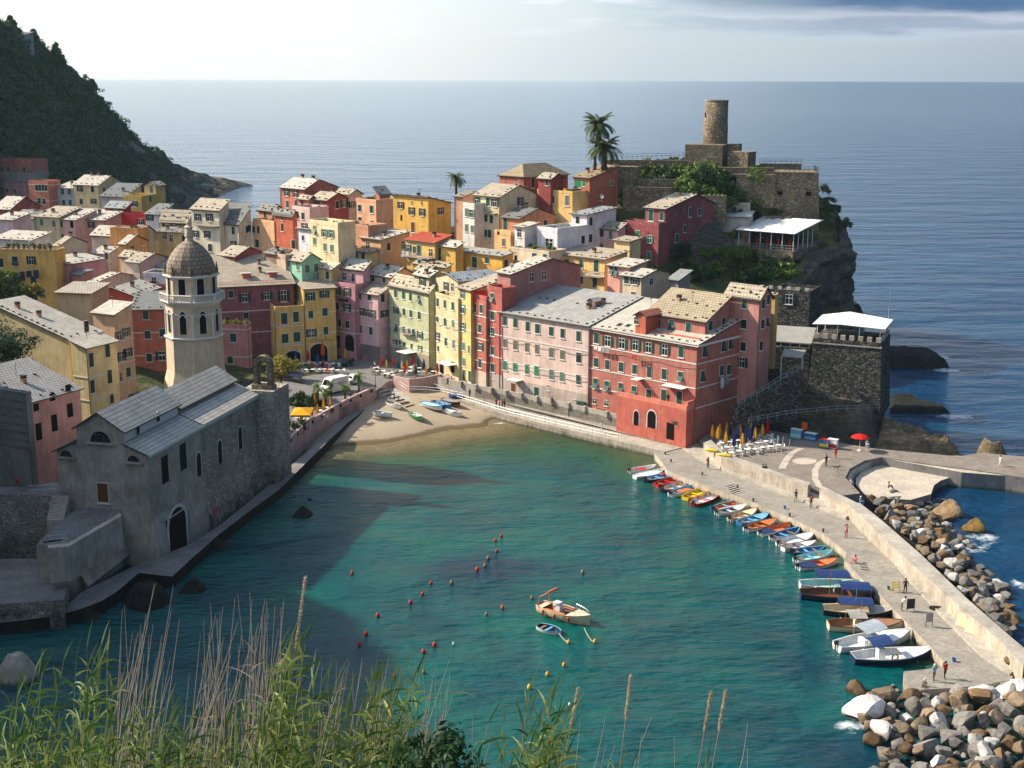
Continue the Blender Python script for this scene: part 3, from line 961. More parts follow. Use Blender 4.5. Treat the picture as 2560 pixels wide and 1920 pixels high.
mb=MB();mb.box(-.5,.5,-.02,.012,-.5,.5);UNIT['hole']=mb.mesh('window_hole',['dark_opening'])
for key,mt in(('g','green_shutter'),('k','dark_shutter'),('b','bright_shutter'),('w','brown_shutter'),('l','pale_shutter')):
 mb=MB()
 mb.box(-.245,.245,.02,.07,-.5,.5)
 mb.box(-.20,.20,.07,.085,.03,.44)
 mb.box(-.20,.20,.07,.085,-.44,-.03)
 UNIT['s'+key]=mb.mesh('shutter_leaf',[mt])
 mb=MB()
 mb.box(-.245,.245,.02,.07,.02,.5)
 for i in range(1):
  v=[(-.235,.05,.0),(.235,.05,.0),(.235,.42,-.46),(-.235,.42,-.46),(-.235,.09,.02),(.235,.09,.02),(.235,.46,-.44),(-.235,.46,-.44)]
  mb.add(v,[(0,3,2,1),(4,5,6,7),(0,1,5,4),(3,7,6,2),(0,4,7,3),(1,2,6,5)])
 UNIT['p'+key]=mb.mesh('shutter_flap',[mt])
mb=MB();mb.box(-.5,.5,-.02,.05,-.5,.5);mb.box(-.42,-.04,.05,.07,-.42,.42);mb.box(.04,.42,.05,.07,-.42,.42)
UNIT['door_g']=mb.mesh('door_leaf',['green_shutter'])
mb2=MB();mb2.v,mb2.f,mb2.m,mb2.u=mb.v,mb.f,mb.m,mb.u
UNIT['door_w']=mb2.mesh('door_leaf',['wood_door'])
mb=MB()
pts=[(-.5,-.5),(.5,-.5)]+[(.5*math.cos(a),.2+.3*math.sin(a))for a in[k*math.pi/10 for k in range(11)]]
mb.add([(x,.015,z)for x,z in pts]+[(x,-.02,z)for x,z in pts],[tuple(range(len(pts)-1,-1,-1))])
UNIT['arch']=mb.mesh('arch_opening',['dark_opening'])
mb=MB()
ang=[k*math.pi/10 for k in range(11)]
for a0,a1 in zip(ang[:-1],ang[1:]):
 q=[(.5*math.cos(a0),.2+.3*math.sin(a0)),(.5*math.cos(a1),.2+.3*math.sin(a1)),(.58*math.cos(a1),.2+.36*math.sin(a1)),(.58*math.cos(a0),.2+.36*math.sin(a0))]
 mb.add([(x,-.02,z)for x,z in q]+[(x,.06,z)for x,z in q],[(4,7,6,5),(0,1,5,4),(2,3,7,6)])
for sgn in(-1,1):
 mb.box(min(sgn*.5,sgn*.58),max(sgn*.5,sgn*.58),-.02,.06,-.5,.2)
UNIT['arch_frame']=mb.mesh('arch_frame',['stucco_white'])
def window(parent,base,p,phi,w_,h_,t,sh,rr=R):
 """One window of the house: frame > pane, shutters."""
 loc=(p.x-base.x,p.y-base.y,p.z-base.z)
 if t in 'cofpn':
  w_,h_=w_*rr.uniform(.92,1.1),h_*rr.uniform(.94,1.08)
 if t in 'aA':
  o=link('archway',UNIT['arch'],parent,loc)
  o.scale=(w_,1,h_)
  o.rotation_euler=(0,0,phi)
  if t=='A':
   link('arch_trim',UNIT['arch_frame'],o)
  return o
 if t in 'dDm':
  o=link('door',UNIT['hole']if t=='m' else UNIT['frame'],parent,loc)
  o.scale=(w_,1,h_)
  o.rotation_euler=(0,0,phi)
  if t!='m':
   link('door_leaf',UNIT['door_g' if t=='d' else 'door_w'],o)
  return o
 o=link('window',UNIT['hole']if t=='h' else UNIT['frame'],parent,loc)
 o.scale=(w_,1,h_)
 o.rotation_euler=(0,0,phi)
 if t=='h':
  return o
 if t in 'on':
  link('pane',UNIT['pane'],o)
 if t=='c':
  for sx in(-.25,.25):
   link('shutter',UNIT['s'+sh],o,(sx,0,0))
 elif t=='p':
  link('pane',UNIT['hole'],o)
  for sx in(-.25,.25):
   link('shutter',UNIT['p'+sh],o,(sx,0,0))
 elif t=='o':
  for sx in(-.80,.80):
   link('shutter',UNIT['s'+sh],o,(sx,0,0))
 elif t=='f':
  link('pane',UNIT['pane'],o)
  link('shutter',UNIT['s'+sh],o,(-.25,0,0))
  link('shutter',UNIT['s'+sh],o,(.80,0,0))
 return o
def parse_w(c,s):
 """'x,y,type,w,h ...' in crop pixels"""
 out_=[]
 for it in s.split():
  q=it.split(',')
  t=q[2]if len(q)>2 and q[2]else 'c'
  out_.append((float(q[0]),float(q[1]),t,float(q[3])if len(q)>3 else None,float(q[4])if len(q)>4 else None))
 return out_
FLATS=[]
class House:
 pass
HOUSES=[]
def solve_along(C,d,xpx):
 """t >= 0 so that C + t*d projects to pixel column xpx (source pixels)."""
 best=None
 def col(P):
  q=np.array([P.x,P.y,P.z-HCAM])
  cz=q@FW
  a=q[0]/cz*FPX
  b_=-(q@UP)/cz*FPX
  return 1280+cr_*a-sr_*b_
 lo,hi=0.0,80.0
 s0=col(C)-xpx
 f=lambda t:col(C+d*t)-xpx
 if s0*f(hi)>0:
  return 8.0
 for _ in range(50):
  m_=(lo+hi)/2
  if f(m_)*s0>0:
   lo=m_
  else:
   hi=m_
 return lo
def house(c,C,d,xL,xR,h,col,rcol,label,th=-43,roof='ga',rise=None,wa='',wb='',ga=None,gb=None,sh='k',oh=0.35,cat='house',name='house',la=None,lb=None,mid=0.5,stones=True,chim=None,bands=(),pipe=False,plinth=None,mat='plaster',win=(0.95,1.45),parapet=0.7,gable_col=None,sillz=None):
 """Near corner of the eaves at pixel C and distance d; face A runs left to column xL, face B right to column xR; wall height h."""
 th_=math.radians(th)
 u=Vector((-math.cos(th_),-math.sin(th_),0))
 v=Vector((-math.sin(th_),math.cos(th_),0))
 P0=aty(c,C[0],C[1],d)
 if la is None:
  la=solve_along(P0,u,px(c,xL,0)[0])
 if lb is None:
  lb=solve_along(P0,v,px(c,xR,0)[0])if xR is not None else 9.0
 ze=P0.z
 zb=ze-h
 base=Vector((P0.x,P0.y,zb))
 W=lambda a,b_,z:Vector((P0.x+u.x*a+v.x*b_,P0.y+u.y*a+v.y*b_,z))
 root=thing(name,base,label,cat)
 H_=House()
 H_.root,H_.base,H_.P0,H_.u,H_.v,H_.la,H_.lb,H_.ze,H_.zb,H_.W,H_.c=root,base,P0,u,v,la,lb,ze,zb,W,c
 if rise is None:
  rise={'ga':lb,'gb':la,'sa':lb*0.8,'sb':la*0.8,'hip':min(la,lb),'flat':0}[roof]*0.17
 H_.rise=rise
 if col[0]>1.45*col[1]:
  lum=.3*col[0]+.6*col[1]+.1*col[2]
  col=tuple(v_*.8+lum*.2 for v_ in col)
 col4=rgb(*col)
 def hz(a,b_):
  if roof=='ga':
   m_=lb*mid
   return rise*(b_/m_ if b_<=m_ else(lb-b_)/(lb-m_))
  if roof=='gb':
   m_=la*mid
   return rise*(a/m_ if a<=m_ else(la-a)/(la-m_))
  if roof=='sa':
   return rise*b_/lb
  if roof=='sb':
   return rise*a/la
  return 0
 H_.hz=hz
 mb=MB()
 def quad(pts):
  n_=(pts[1]-pts[0]).cross(pts[2]-pts[0])
  cen=sum((p for p in pts),Vector())/len(pts)
  if n_.dot(cen-W(la/2,lb/2,(ze+zb)/2))<0:
   pts=pts[::-1]
  mb.face(pts)
 zb2=zb-4.0
 for side in range(4):
  if side==0:
   cs_=[(0,0),(la,0)]
   apex=[(la*mid,0)]if roof=='gb' else[]
  elif side==1:
   cs_=[(0,0),(0,lb)]
   apex=[(0,lb*mid)]if roof=='ga' else[]
  elif side==2:
   cs_=[(0,lb),(la,lb)]
   apex=[(la*mid,lb)]if roof=='gb' else[]
  else:
   cs_=[(la,0),(la,lb)]
   apex=[(la,lb*mid)]if roof=='ga' else[]
  top=[W(*cs_[1],ze+hz(*cs_[1]))]+[W(*a_,ze+hz(*a_))for a_ in apex]+[W(*cs_[0],ze+hz(*cs_[0]))]
  quad([W(*cs_[0],zb2),W(*cs_[1],zb2)]+top)
 if roof=='flat':
  t_=0.22
  for(a0,a1,b0,b1)in((0,la,0,t_),(0,la,lb-t_,lb),(0,t_,t_,lb-t_),(la-t_,la,t_,lb-t_)):
   mb.prism([(q.x,q.y)for q in(W(a0,b0,0),W(a1,b0,0),W(a1,b1,0),W(a0,b1,0))],ze-0.1,ze+parapet)
 wall=link('wall',mb.mesh('wall',[mat],base),root,color=col4)
 rb=MB()
 def panel(poly,ridge_dir):
  """poly in (a,b) with heights from hz-plane function given as list of z; slate uv."""
  pts=[W(a_,b_,ze+z_+0.14)for a_,b_,z_ in poly]
  n_=(pts[1]-pts[0]).cross(pts[2]-pts[0])
  if n_.z<0:
   pts=pts[::-1]
   poly=poly[::-1]
  rd=u if ridge_dir=='a' else v
  sd_=v if ridge_dir=='a' else u
  uvs=[((p-P0).dot(rd),(p-P0).dot(sd_)*1.03)for p in pts]
  rb.face(pts,0,uvs)
  lo_=[p-Vector((0,0,0.15))for p in pts]
  rb.face(lo_[::-1],1)
  for i in range(len(pts)):
   j=(i+1)%len(pts)
   rb.face([pts[i],lo_[i],lo_[j],pts[j]],1)
 def dots(rows,f_):
  for(a_,b_)in rows:
   z_=f_(a_,b_)
   p=W(a_,b_,ze+z_+0.14)
   s_=R.uniform(.13,.22)
   M_=Matrix.Translation(p)@Matrix.Rotation(th_+R.uniform(-.3,.3),4,'Z')
   rb.box(-s_,s_,-s_*.8,s_*.8,-.05,R.uniform(.10,.18),1,M_)
 if roof=='flat':
  rb.face([W(.2,.2,ze+.03),W(.2,lb-.2,ze+.03),W(la-.2,lb-.2,ze+.03),W(la-.2,.2,ze+.03)][::-1],0,[(0,0)]*4)
  if rb.v and Vector(rb.v[0]).z:
   n_=(Vector(rb.v[1])-Vector(rb.v[0])).cross(Vector(rb.v[2])-Vector(rb.v[0]))
 elif roof=='ga':
  m_=lb*mid
  s1,s2=rise/m_,rise/(lb-m_)
  panel([(-oh,-oh,-oh*s1),(la+oh,-oh,-oh*s1),(la+oh,m_,rise),(-oh,m_,rise)],'a')
  panel([(-oh,m_+.002,rise),(la+oh,m_+.002,rise),(la+oh,lb+oh,-oh*s2),(-oh,lb+oh,-oh*s2)],'a')
 elif roof=='gb':
  m_=la*mid
  s1,s2=rise/m_,rise/(la-m_)
  panel([(-oh,-oh,-oh*s1),(-oh,lb+oh,-oh*s1),(m_,lb+oh,rise),(m_,-oh,rise)],'b')
  panel([(m_+.002,-oh,rise),(m_+.002,lb+oh,rise),(la+oh,lb+oh,-oh*s2),(la+oh,-oh,-oh*s2)],'b')
 elif roof=='sa':
  s1=rise/lb
  panel([(-oh,-oh,-oh*s1),(la+oh,-oh,-oh*s1),(la+oh,lb+oh,rise+oh*s1),(-oh,lb+oh,rise+oh*s1)],'a')
 elif roof=='sb':
  s1=rise/la
  panel([(-oh,-oh,-oh*s1),(-oh,lb+oh,-oh*s1),(la+oh,lb+oh,rise+oh*s1),(la+oh,-oh,rise+oh*s1)],'b')
 elif roof=='hip':
  k=min(la,lb)/2
  if la>=lb:
   r0,r1=(k,lb/2),(la-k,lb/2)
  else:
   r0,r1=(la/2,k),(la/2,lb-k)
  e=[(-oh,-oh),(la+oh,-oh),(la+oh,lb+oh),(-oh,lb+oh)]
  ez=-oh*rise/k
  E3=[(a_,b_,ez)for a_,b_ in e]
  R0,R1=(*r0,rise),(*r1,rise)
  if la>=lb:
   panel([E3[0],E3[1],R1,R0],'a');panel([E3[1],E3[2],R1],'b');panel([E3[2],E3[3],R0,R1],'a');panel([E3[3],E3[0],R0],'b')
  else:
   panel([E3[0],E3[1],R0],'a');panel([E3[1],E3[2],R1,R0],'b');panel([E3[2],E3[3],R1],'a');panel([E3[3],E3[0],R0,R1],'b')
 if stones and roof in('ga','sa','gb','sb'):
  rows=[]
  if roof in('ga','sa'):
   lim=lb*mid if roof=='ga' else lb
   for b_ in(0.5,lim*0.55):
    k=int(la/1.5)
    rows+=[((i+.5+R.uniform(-.2,.2))*la/max(k,1),b_+R.uniform(-.2,.2))for i in range(k)if b_<1 or R.random()<.35]
   rows+=[(.25,b_*lim)for b_ in np.linspace(.1,.95,max(2,int(lim/1.3)))]
  else:
   lim=la*mid if roof=='gb' else la
   for a_ in(0.5,lim*0.55):
    k=int(lb/1.5)
    rows+=[(a_+R.uniform(-.2,.2),(i+.5)*lb/max(k,1))for i in range(k)if a_<1 or R.random()<.35]
   rows+=[(a_*lim,.25)for a_ in np.linspace(.1,.95,max(2,int(lim/1.3)))]
  dots(rows,hz)
 rc4=rgb(*rcol)
 ro=link('roof',rb.mesh('roof',['slate','roof_stone'],base),root,color=rc4)
 H_.roof=ro
 if chim is None:
  chim=R.choice((0,1,1,2))if roof!='flat' and la*lb>30 else 0
 for i in range(chim):
  a_,b_=R.uniform(.2,.8)*la,R.uniform(.3,.7)*lb
  p=W(a_,b_,ze+hz(a_,b_))
  cb=MB()
  cb.box(-.28,.28,-.28,.28,-.4,.75)
  cb.box(-.36,.36,-.36,.36,.75,.83,1)
  for sx in(-.22,.22):
   cb.box(sx-.07,sx+.07,-.24,.24,.83,1.02,1)
  cb.box(-.38,.38,-.34,.34,1.02,1.1,1)
  co=link('chimney',cb.mesh('chimney',['plaster','roof_stone']),ro,(p.x-base.x,p.y-base.y,p.z-base.z),rgb(170,140,118))
  co.rotation_euler=(0,0,th_)
 if roof!='flat':
  gb0=MB()
  gb0.tube([W(-oh,-oh-.06,ze+hz(0,0)-oh*.17+.05),W(la+oh,-oh-.06,ze+hz(la,0)-oh*.17+.05)]if roof in('ga','sa','hip')else[W(-oh-.06,-oh,ze-oh*.17+.05),W(-oh-.06,lb+oh,ze-oh*.17+.05)],.08,5)
  link('gutter',gb0.mesh('gutter',['pipe_metal'],base),root)
  if R.random()<.55:
   a_,b_=R.uniform(.2,.8)*la,R.uniform(.3,.7)*lb
   p=W(a_,b_,ze+hz(a_,b_))
   ab=MB()
   ab.tube([(0,0,-.2),(0,0,1.9)],.03,4)
   ab.tube([(-.5,0,1.8),(.5,0,1.85)],.02,4)
   for k in range(5):
    ab.tube([(-.45+.22*k,-.3+.03*k,1.82),(-.45+.22*k,.3-.03*k,1.82)],.014,4)
   ao=link('antenna',ab.mesh('antenna',['iron']),ro,(p.x-base.x,p.y-base.y,p.z-base.z))
   ao.rotation_euler=(0,0,R.uniform(0,3))
 elif la*lb>18:
  FLATS.append(H_)
 if not pipe and R.random()<.5:
  pipe=R.choice((True,'L'))
 if not wb and not gb and xR is not None and lb>4.5 and h>4 and roof!='flat' and R.random()<.6:
  gb='1x2:cn-h'
 phiA=math.atan2(u.y,u.x)
 if True:
  nA=Vector((math.sin(th_),-math.cos(th_),0))
  phiA=th_+math.pi
  nB=Vector((math.cos(th_),math.sin(th_),0))
  phiB=th_+math.pi/2+math.pi
 H_.nA,H_.nB,H_.phiA,H_.phiB=nA,nB,phiA,phiB
 def putw(lst,n_,phi,cc):
  for x,y,t,w_,h2 in lst:
   p=onplane(cc,x,y,P0,n_)
   sh2=sh
   if t and t[0]in 'GKBWL':
    sh2,t=t[0].lower(),t[1:]or 'c'
   window(root,base,p,phi,w_ or(1.1 if t in 'dD' else win[0]),h2 or(2.1 if t in 'dDm' else win[1]),t,sh2)
 putw(parse_w(c,wa),nA,phiA,c)
 putw(parse_w(c,wb),nB,phiB,c)
 def grid(g_,L,n_,phi,org,dr):
  rows,cs_,types=g_.split('x')[0],g_.split('x')[1],None
  cs_,types=cs_.split(':')
  for i in range(int(rows)):
   for j in range(int(cs_)):
    t=R.choice(types)
    if t=='-':
     continue
    q=org+dr*((j+.5+R.uniform(-.08,.08))*L/int(cs_))
    q=Vector((q.x,q.y,ze-1.5-i*2.9))
    window(root,base,q,phi,win[0],win[1],t,sh)
 if ga:
  grid(ga,la,nA,phiA,P0,u)
 if gb:
  grid(gb,lb,nB,phiB,P0,v)
 for z_ in bands:
  sb=MB()
  zz=ze-z_
  for(a0,b0,a1,b1)in((-.06,-.06,la,-.06),(-.06,-.06,-.06,lb)):
   d_=(nA if b0==b1 else nB)*0
   pA,pB=(W(-.07,-.07,0),W(la,-.07,0))if b0==b1 else(W(-.07,-.07,0),W(-.07,lb,0))
   q=(W(-.07,.05,0),W(la,.05,0))if b0==b1 else(W(.05,-.07,0),W(.05,lb,0))
   sb.prism([(pA.x,pA.y),(pB.x,pB.y),(q[1].x,q[1].y),(q[0].x,q[0].y)],zz-.09,zz+.09+(.003 if b0==b1 else 0))
  link('string_course',sb.mesh('string_course',['stucco_white'],base),root)
 if pipe:
  pb=MB()
  pb.tube([W(-.12 if pipe!='L' else la+.05,-.12,zb),W(-.12 if pipe!='L' else la+.05,-.12,ze-.1)],.07,6)
  link('drainpipe',pb.mesh('drainpipe',['pipe_metal'],base),root)
 if plinth:
  pb=MB()
  hp,pc=plinth
  pb.prism([(q.x,q.y)for q in(W(-.04,-.04,0),W(la+.0,-.04,0),W(la,.2,0),W(-.04,.2,0))],zb-3,zb+hp)
  link('plinth',pb.mesh('plinth',['plaster'],base),root,color=rgb(*pc))
 HOUSES.append((label,c,round(la,1),round(lb,1),round(zb,1),round(ze,1),round(P0.x),round(P0.y)))
 return H_
def box_part(H_,name,a0,a1,b0,b1,z0,z1,mat,col=None,parent=None):
 mb=MB()
 q=[H_.W(a0,b0,0),H_.W(a1,b0,0),H_.W(a1,b1,0),H_.W(a0,b1,0)]
 mb.prism([(p.x,p.y)for p in q],z0,z1)
 return link(name,mb.mesh(name,[mat],H_.base),parent or H_.root,color=rgb(*col)if col else None)
def railing(H_,name,pts,z0,hgt=0.9,mat='iron',step=0.35):
 """balustrade along (a,b) points"""
 mb=MB()
 P=[H_.W(a,b_,z0)for a,b_ in pts]
 for p,q in zip(P[:-1],P[1:]):
  L=(q-p).length
  k=max(2,int(L/step))
  for z in(hgt,hgt*.5):
   mb.tube([p+Vector((0,0,z)),q+Vector((0,0,z))],.035,4)
  for i in range(k+1):
   s=p.lerp(q,i/k)
   mb.tube([s,s+Vector((0,0,hgt))],.022,4)
 return link(name,mb.mesh(name,[mat],H_.base),H_.root)
def balcony(H_,face,s,z,w_,dep=1.0):
 """slab with railing on face 'A' or 'B', centred s metres from the corner"""
 if face=='A':
  box_part(H_,'balcony',s-w_/2,s+w_/2,-dep,.05,z-.15,z,'pale_concrete')
  railing(H_,'balcony_railing',[(s-w_/2,0),(s-w_/2,-dep),(s+w_/2,-dep),(s+w_/2,0)],z)
 else:
  box_part(H_,'balcony',-dep,.05,s-w_/2,s+w_/2,z-.15,z,'pale_concrete')
  railing(H_,'balcony_railing',[(0,s-w_/2),(-dep,s-w_/2),(-dep,s+w_/2),(0,s+w_/2)],z)
def dormer(H_,a,b_,w_,col,rcol):
 z=H_.ze+H_.hz(a,b_)
 mb=MB()
 Wd=H_.W
 mb.prism([(p.x,p.y)for p in(Wd(a-w_/2,b_,0),Wd(a+w_/2,b_,0),Wd(a+w_/2,b_+2.2,0),Wd(a-w_/2,b_+2.2,0))],z-.3,z+1.2)
 d_=link('dormer',mb.mesh('dormer',['plaster'],H_.base),H_.roof,color=rgb(*col))
 mb=MB()
 A_,B_,C_=Wd(a-w_/2-.2,b_-.3,z+1.15),Wd(a,b_-.3,z+1.65),Wd(a+w_/2+.2,b_-.3,z+1.15)
 sh_=H_.v*2.6
 for p,q in((A_,B_),(B_,C_)):
  mb.face([p,q,q+sh_,p+sh_]);mb.face([x-Vector((0,0,.1))for x in(p,p+sh_,q+sh_,q)])
 link('dormer_roof',mb.mesh('dormer_roof',['pale_concrete'],H_.base),H_.roof)
 p=Wd(a,b_,z+.55)
 window(H_.roof,H_.base,p,H_.phiA,.8,.9,'n','g')
def skylight(H_,a,b_):
 z=H_.ze+H_.hz(a,b_)+.16
 sl_=(H_.hz(a,b_+.1)-H_.hz(a,b_))/.1
 mb=MB()
 p=[H_.W(a+x,b_+y,z+y*sl_+.05)for x,y in((-.4,-.5),(.4,-.5),(.4,.5),(-.4,.5))]
 q=[x-Vector((0,0,.12))for x in p]
 mb.add([*p,*q],[(0,1,2,3),(3,2,1,0),(0,4,5,1),(1,5,6,2),(2,6,7,3),(3,7,4,0)])
 link('skylight',mb.mesh('skylight',['window_glass'],H_.base),H_.roof)
TAN,PALE,GREY,BLUE=(186,172,150),(204,196,180),(140,138,132),(150,158,164)
h=house
pink=h('G',(1285,605),210.4,520,None,14,(214,186,174),(172,170,164),'long pale pink harbour house under a huge grey slate roof',th=-42,roof='sa',lb=14,rise=3.0,chim=2,sh='g',pipe='L',bands=(4.2,8.6),wa='562,560,c 652,578,c 758,607,c 843,627,c 962,650,c 1060,668,c 1198,692,c 562,752,W 652,768,W 752,787,W 838,803,W 962,833,W 1058,852,W 1200,878,Kc,1.1,1.7 562,945,B 650,962,B 752,977,B 835,993,B 963,1022,L 1055,1042,L 1197,1067,c 745,1125,n,.7,1.1 835,1185,d 935,1140,n,.7,.9 635,1150,D 1055,1230,m,1.4,2.2 1165,1220,n,.7,.6',plinth=(2.6,(176,160,148)),name='townhouse',win=(.95,1.55))
dormer(pink,5.2,7.0,1.6,(190,140,130),PALE)
box_part(pink,'awning',14.2,16.6,-1.5,0.02,6.0,6.12,'canvas_white')
red=h('H',(285,615),195.8,-461,550,14.4,(186,104,88),PALE,'big red harbour house with a terrace and striped awning at the quay corner',th=-44,roof='sa',rise=3.0,lb=14,chim=2,sh='g',bands=(3.0,6.8,9.9),name='townhouse',win=(1.0,1.55),wb='335,660,p 465,620,p 513,605,p 322,830,p 452,790,c 502,785,c')
putpx=lambda H_,c,s,face='A',sh='g',win=(1.0,1.55):[window(H_.root,H_.base,onplane(c,x,y,H_.P0,H_.nA if face=='A' else H_.nB),H_.phiA if face=='A' else H_.phiB,w_ or(1.1 if t in 'dD' else win[0]),h2 or(2.1 if t in 'dDm' else win[1]),t,sh)for x,y,t,w_,h2 in parse_w(c,s)]
putpx(red,'G','1353,710,c 1450,735,o 1572,755,o 1690,770,o 1803,790,o 1943,810,o 2083,828,c 1350,918,c 1447,938,c 1566,958,c 1683,978,c 1810,1003,c 1938,1020,c 2078,1040,p 1345,1100,p 1443,1120,p 1562,1140,p 1677,1165,p 1805,1210,d 1935,1210,d 2068,1225,d 1335,1253,n,.8,.9 1437,1272,n,.8,.9 1553,1315,m')
skylight(red,17.0,2.2);skylight(red,15.4,2.4);skylight(red,14.5,9.0);skylight(red,13.2,9.2)
tl=red.la
ta=solve_along(red.P0,red.u,px('G',1615,0)[0])
box_part(red,'terrace_block',-.05,ta,-2.2,.02,red.zb-4,red.zb+4.6,'plaster',(180,98,84))
box_part(red,'terrace_parapet',-.05,ta,-2.2,-1.98,red.zb+4.6,red.zb+5.3,'plaster',(204,120,100))
box_part(red,'terrace_parapet',-.05,.2,-1.98,.02,red.zb+4.6,red.zb+5.9,'plaster',(204,120,100))
box_part(red,'awning',1.6,5.6,-1.3,0,red.zb+7.4,red.zb+7.5,'canvas_white')
box_part(red,'parasol_frame',ta-3.6,ta-2.2,-1.6,0,red.zb+7.5,red.zb+7.58,'canvas_white')
tp=red.W(0,-2.2,0)
for x,y,t,w_,h2 in parse_w('G','1697,1400,A,1.1,2.4 1830,1412,A,1.7,2.8 1990,1515,m,1.5,2.6'):
 window(red.root,red.base,onplane('G',x,y,tp,red.nA),red.phiA,w_,h2,t,'g')
box_part(red,'wall_plaque',1.6,2.5,-2.25,-2.18,red.zb+2.0,red.zb+2.5,'iron')
box_part(red,'cornice',-.5,red.la,-.45,.05,red.ze-.25,red.ze+.02,'stucco_white')
box_part(red,'cornice',-.45,.05,.055,red.lb,red.ze-.252,red.ze+.018,'stucco_white')
attic=h('H',(340,455),199.3,-61,505,3.4,(190,112,96),(176,160,132),'set back red top storey with tan slate roof above the red harbour house',th=-44,roof='sa',rise=3.1,sh='g',chim=1,wb='375,480,c 467,455,c',name='attic_house')
putpx(attic,'G','1885,590,c 2000,600,p 2147,620,c')
box_part(attic,'balcony_wall',-.6,attic.la,-2.0,-1.8,attic.zb+.3,attic.zb+1.2,'plaster',(206,112,96))
h('G',(1780,520),203.0,1690,None,2.2,(204,92,66),(200,120,96),'small red dormer house with white window on the pale roof',th=-44,lb=4,roof='gb',rise=.6,stones=False,chim=0,wa='1697,560,n,.8,1.0',name='dormer_house')
h('H',(715,300),201.5,480,800,15.5,(200,126,112),TAN,'tall slim pink house with tan gable roof beside the dark rocks',sh='k',rise=1.7,chim=0,wa='613,330,Gc 607,470,c 603,625,c 595,735,o',wb='740,330,c,.8,1.4 775,300,c,.8,1.4 735,470,c,.8,1.4 725,620,c,.8,1.4 768,455,p,.8,1.4',name='townhouse',pipe=True)
h('H',(826,268),206,797,None,8,(170,146,96),TAN,'narrow yellow house squeezed behind the tall pink house',lb=.9,la=1.1,roof='ga',chim=0,name='townhouse')
h('G',(535,312),223,405,None,17.4,(192,92,80),PALE,'narrow crimson house with open top terrace beside the long pink house',th=-50,roof='flat',lb=3.2,sh='g',bands=(3.6,7.6,11.6),wa='452,355,p 455,515,c 455,655,f 455,815,c 457,965,c 452,1050,n,.6,.6',plinth=(2.8,(170,156,146)),name='townhouse',pipe='L')
tall=h('G',(612,158),226,495,None,20,(178,114,106),PALE,'tall dusty rose house with long blank side wall above the slate roof',th=-48,roof='ga',lb=17,rise=1.9,mid=.55,sh='k',chim=0,wb='792,183,n,1.1,1.5 897,168,n,1.1,1.5',name='townhouse')
h('G',(402,385),225.5,275,None,15.6,(192,94,82),PALE,'crimson house with white balcony rail between the yellow and red houses',th=-52,roof='flat',lb=3,sh='g',bands=(3.0,7.0,11),wa='300,445,c 357,455,c 345,625,c 347,780,o 347,925,c 345,1060,m,1.3,2.2',plinth=(2.8,(196,176,160)),name='townhouse')
ye=h('G',(272,300),228,155,None,17.0,(206,180,116),TAN,'narrow yellow house with green shutters and bright red side wall',th=-58,roof='sa',lb=10,rise=2.2,sh='l',bands=(3.2,7.2),wa='195,330,o 198,455,o 198,610,o 205,780,c 250,805,c,.7,1.3 208,915,c 208,1030,d,.9,2 258,1040,d,.9,2',name='townhouse')
box_part(ye,'side_wall',-.05,-.008,.2,9.9,ye.ze-4,ye.ze-.1,'plaster',(214,60,44))
cr=h('F',(2022,385),231,1826,None,15,(202,186,146),TAN,'cream yellow house with recessed top terrace and awning below',th=-58,roof='flat',lb=2.6,sh='g',bands=(4.0,8.0),wa='1847,400,c,.8 1910,415,c 1978,432,c 1845,545,c,.8,1 1912,570,c 1980,585,Lc 1847,695,o,.8 1918,740,c 1985,760,Lc 1852,800,c,.7,1 1880,960,m,1.6,2.2 1975,960,m,1.4,2',name='townhouse',parapet=.4)
box_part(cr,'awning',.6,4.6,-2.0,.02,cr.zb+3.2,cr.zb+3.32,'canvas_white')
h('F',(2022,222),234,1822,None,4,(200,184,148),BLUE,'top storey with blue grey slate roof over the cream terrace',th=-58,roof='gb',lb=9,rise=1.0,sh='k',wa='1920,260,o 1975,270,n',name='attic_house',chim=0)
gr=h('F',(1770,322),239.8,1427,1832,14.8,(184,186,148),TAN,'pale green corner house with white string courses over the piazza',th=-50,roof='sa',rise=1.6,sh='g',bands=(3.9,7.6,11),name='townhouse',win=(.85,1.4),wa='1483,325,c 1552,338,c 1612,352,c 1685,370,p 1487,465,o 1555,482,c 1615,497,c 1688,513,c 1490,620,p 1555,640,p 1600,655,c 1640,660,c 1695,680,o 1475,740,o,.6,1 1510,748,o,.6,1 1560,762,c,.8,1 1622,780,c,.7,1 1695,797,o,.7,1 1465,815,a,.9,1.3 1503,825,a,.9,1.3 1560,930,m,1.6,2.4 1680,940,m,1.4,2.2',plinth=(3.0,(150,140,124)))
balcony(gr,'A',6.6,gr.zb+6.4,3.6,.9)
box_part(gr,'awning',4.2,7.4,-2.4,.02,gr.zb+3.0,gr.zb+3.12,'canvas_white')
h('F',(1770,185),241.2,1640,1832,4,(188,182,150),PALE,'pale roof room with balcony on top of the green house',th=-50,roof='sa',rise=.8,sh='g',wa='1715,215,o,1,1.7',name='attic_house',chim=1)
h('F',(1330,338),248.3,1130,1444,13,(218,174,176),TAN,'pale pink house with tan roof left of the green house',th=-38,roof='sa',rise=1.3,sh='w',bands=(6.2,),wa='1170,340,Kc 1257,355,Kc 1148,470,o 1190,480,o 1237,490,o 1280,498,o 1182,630,c 1270,648,Gc',wb='1370,362,Kc 1385,498,Ko',plinth=(3.0,(120,112,106)),name='townhouse')
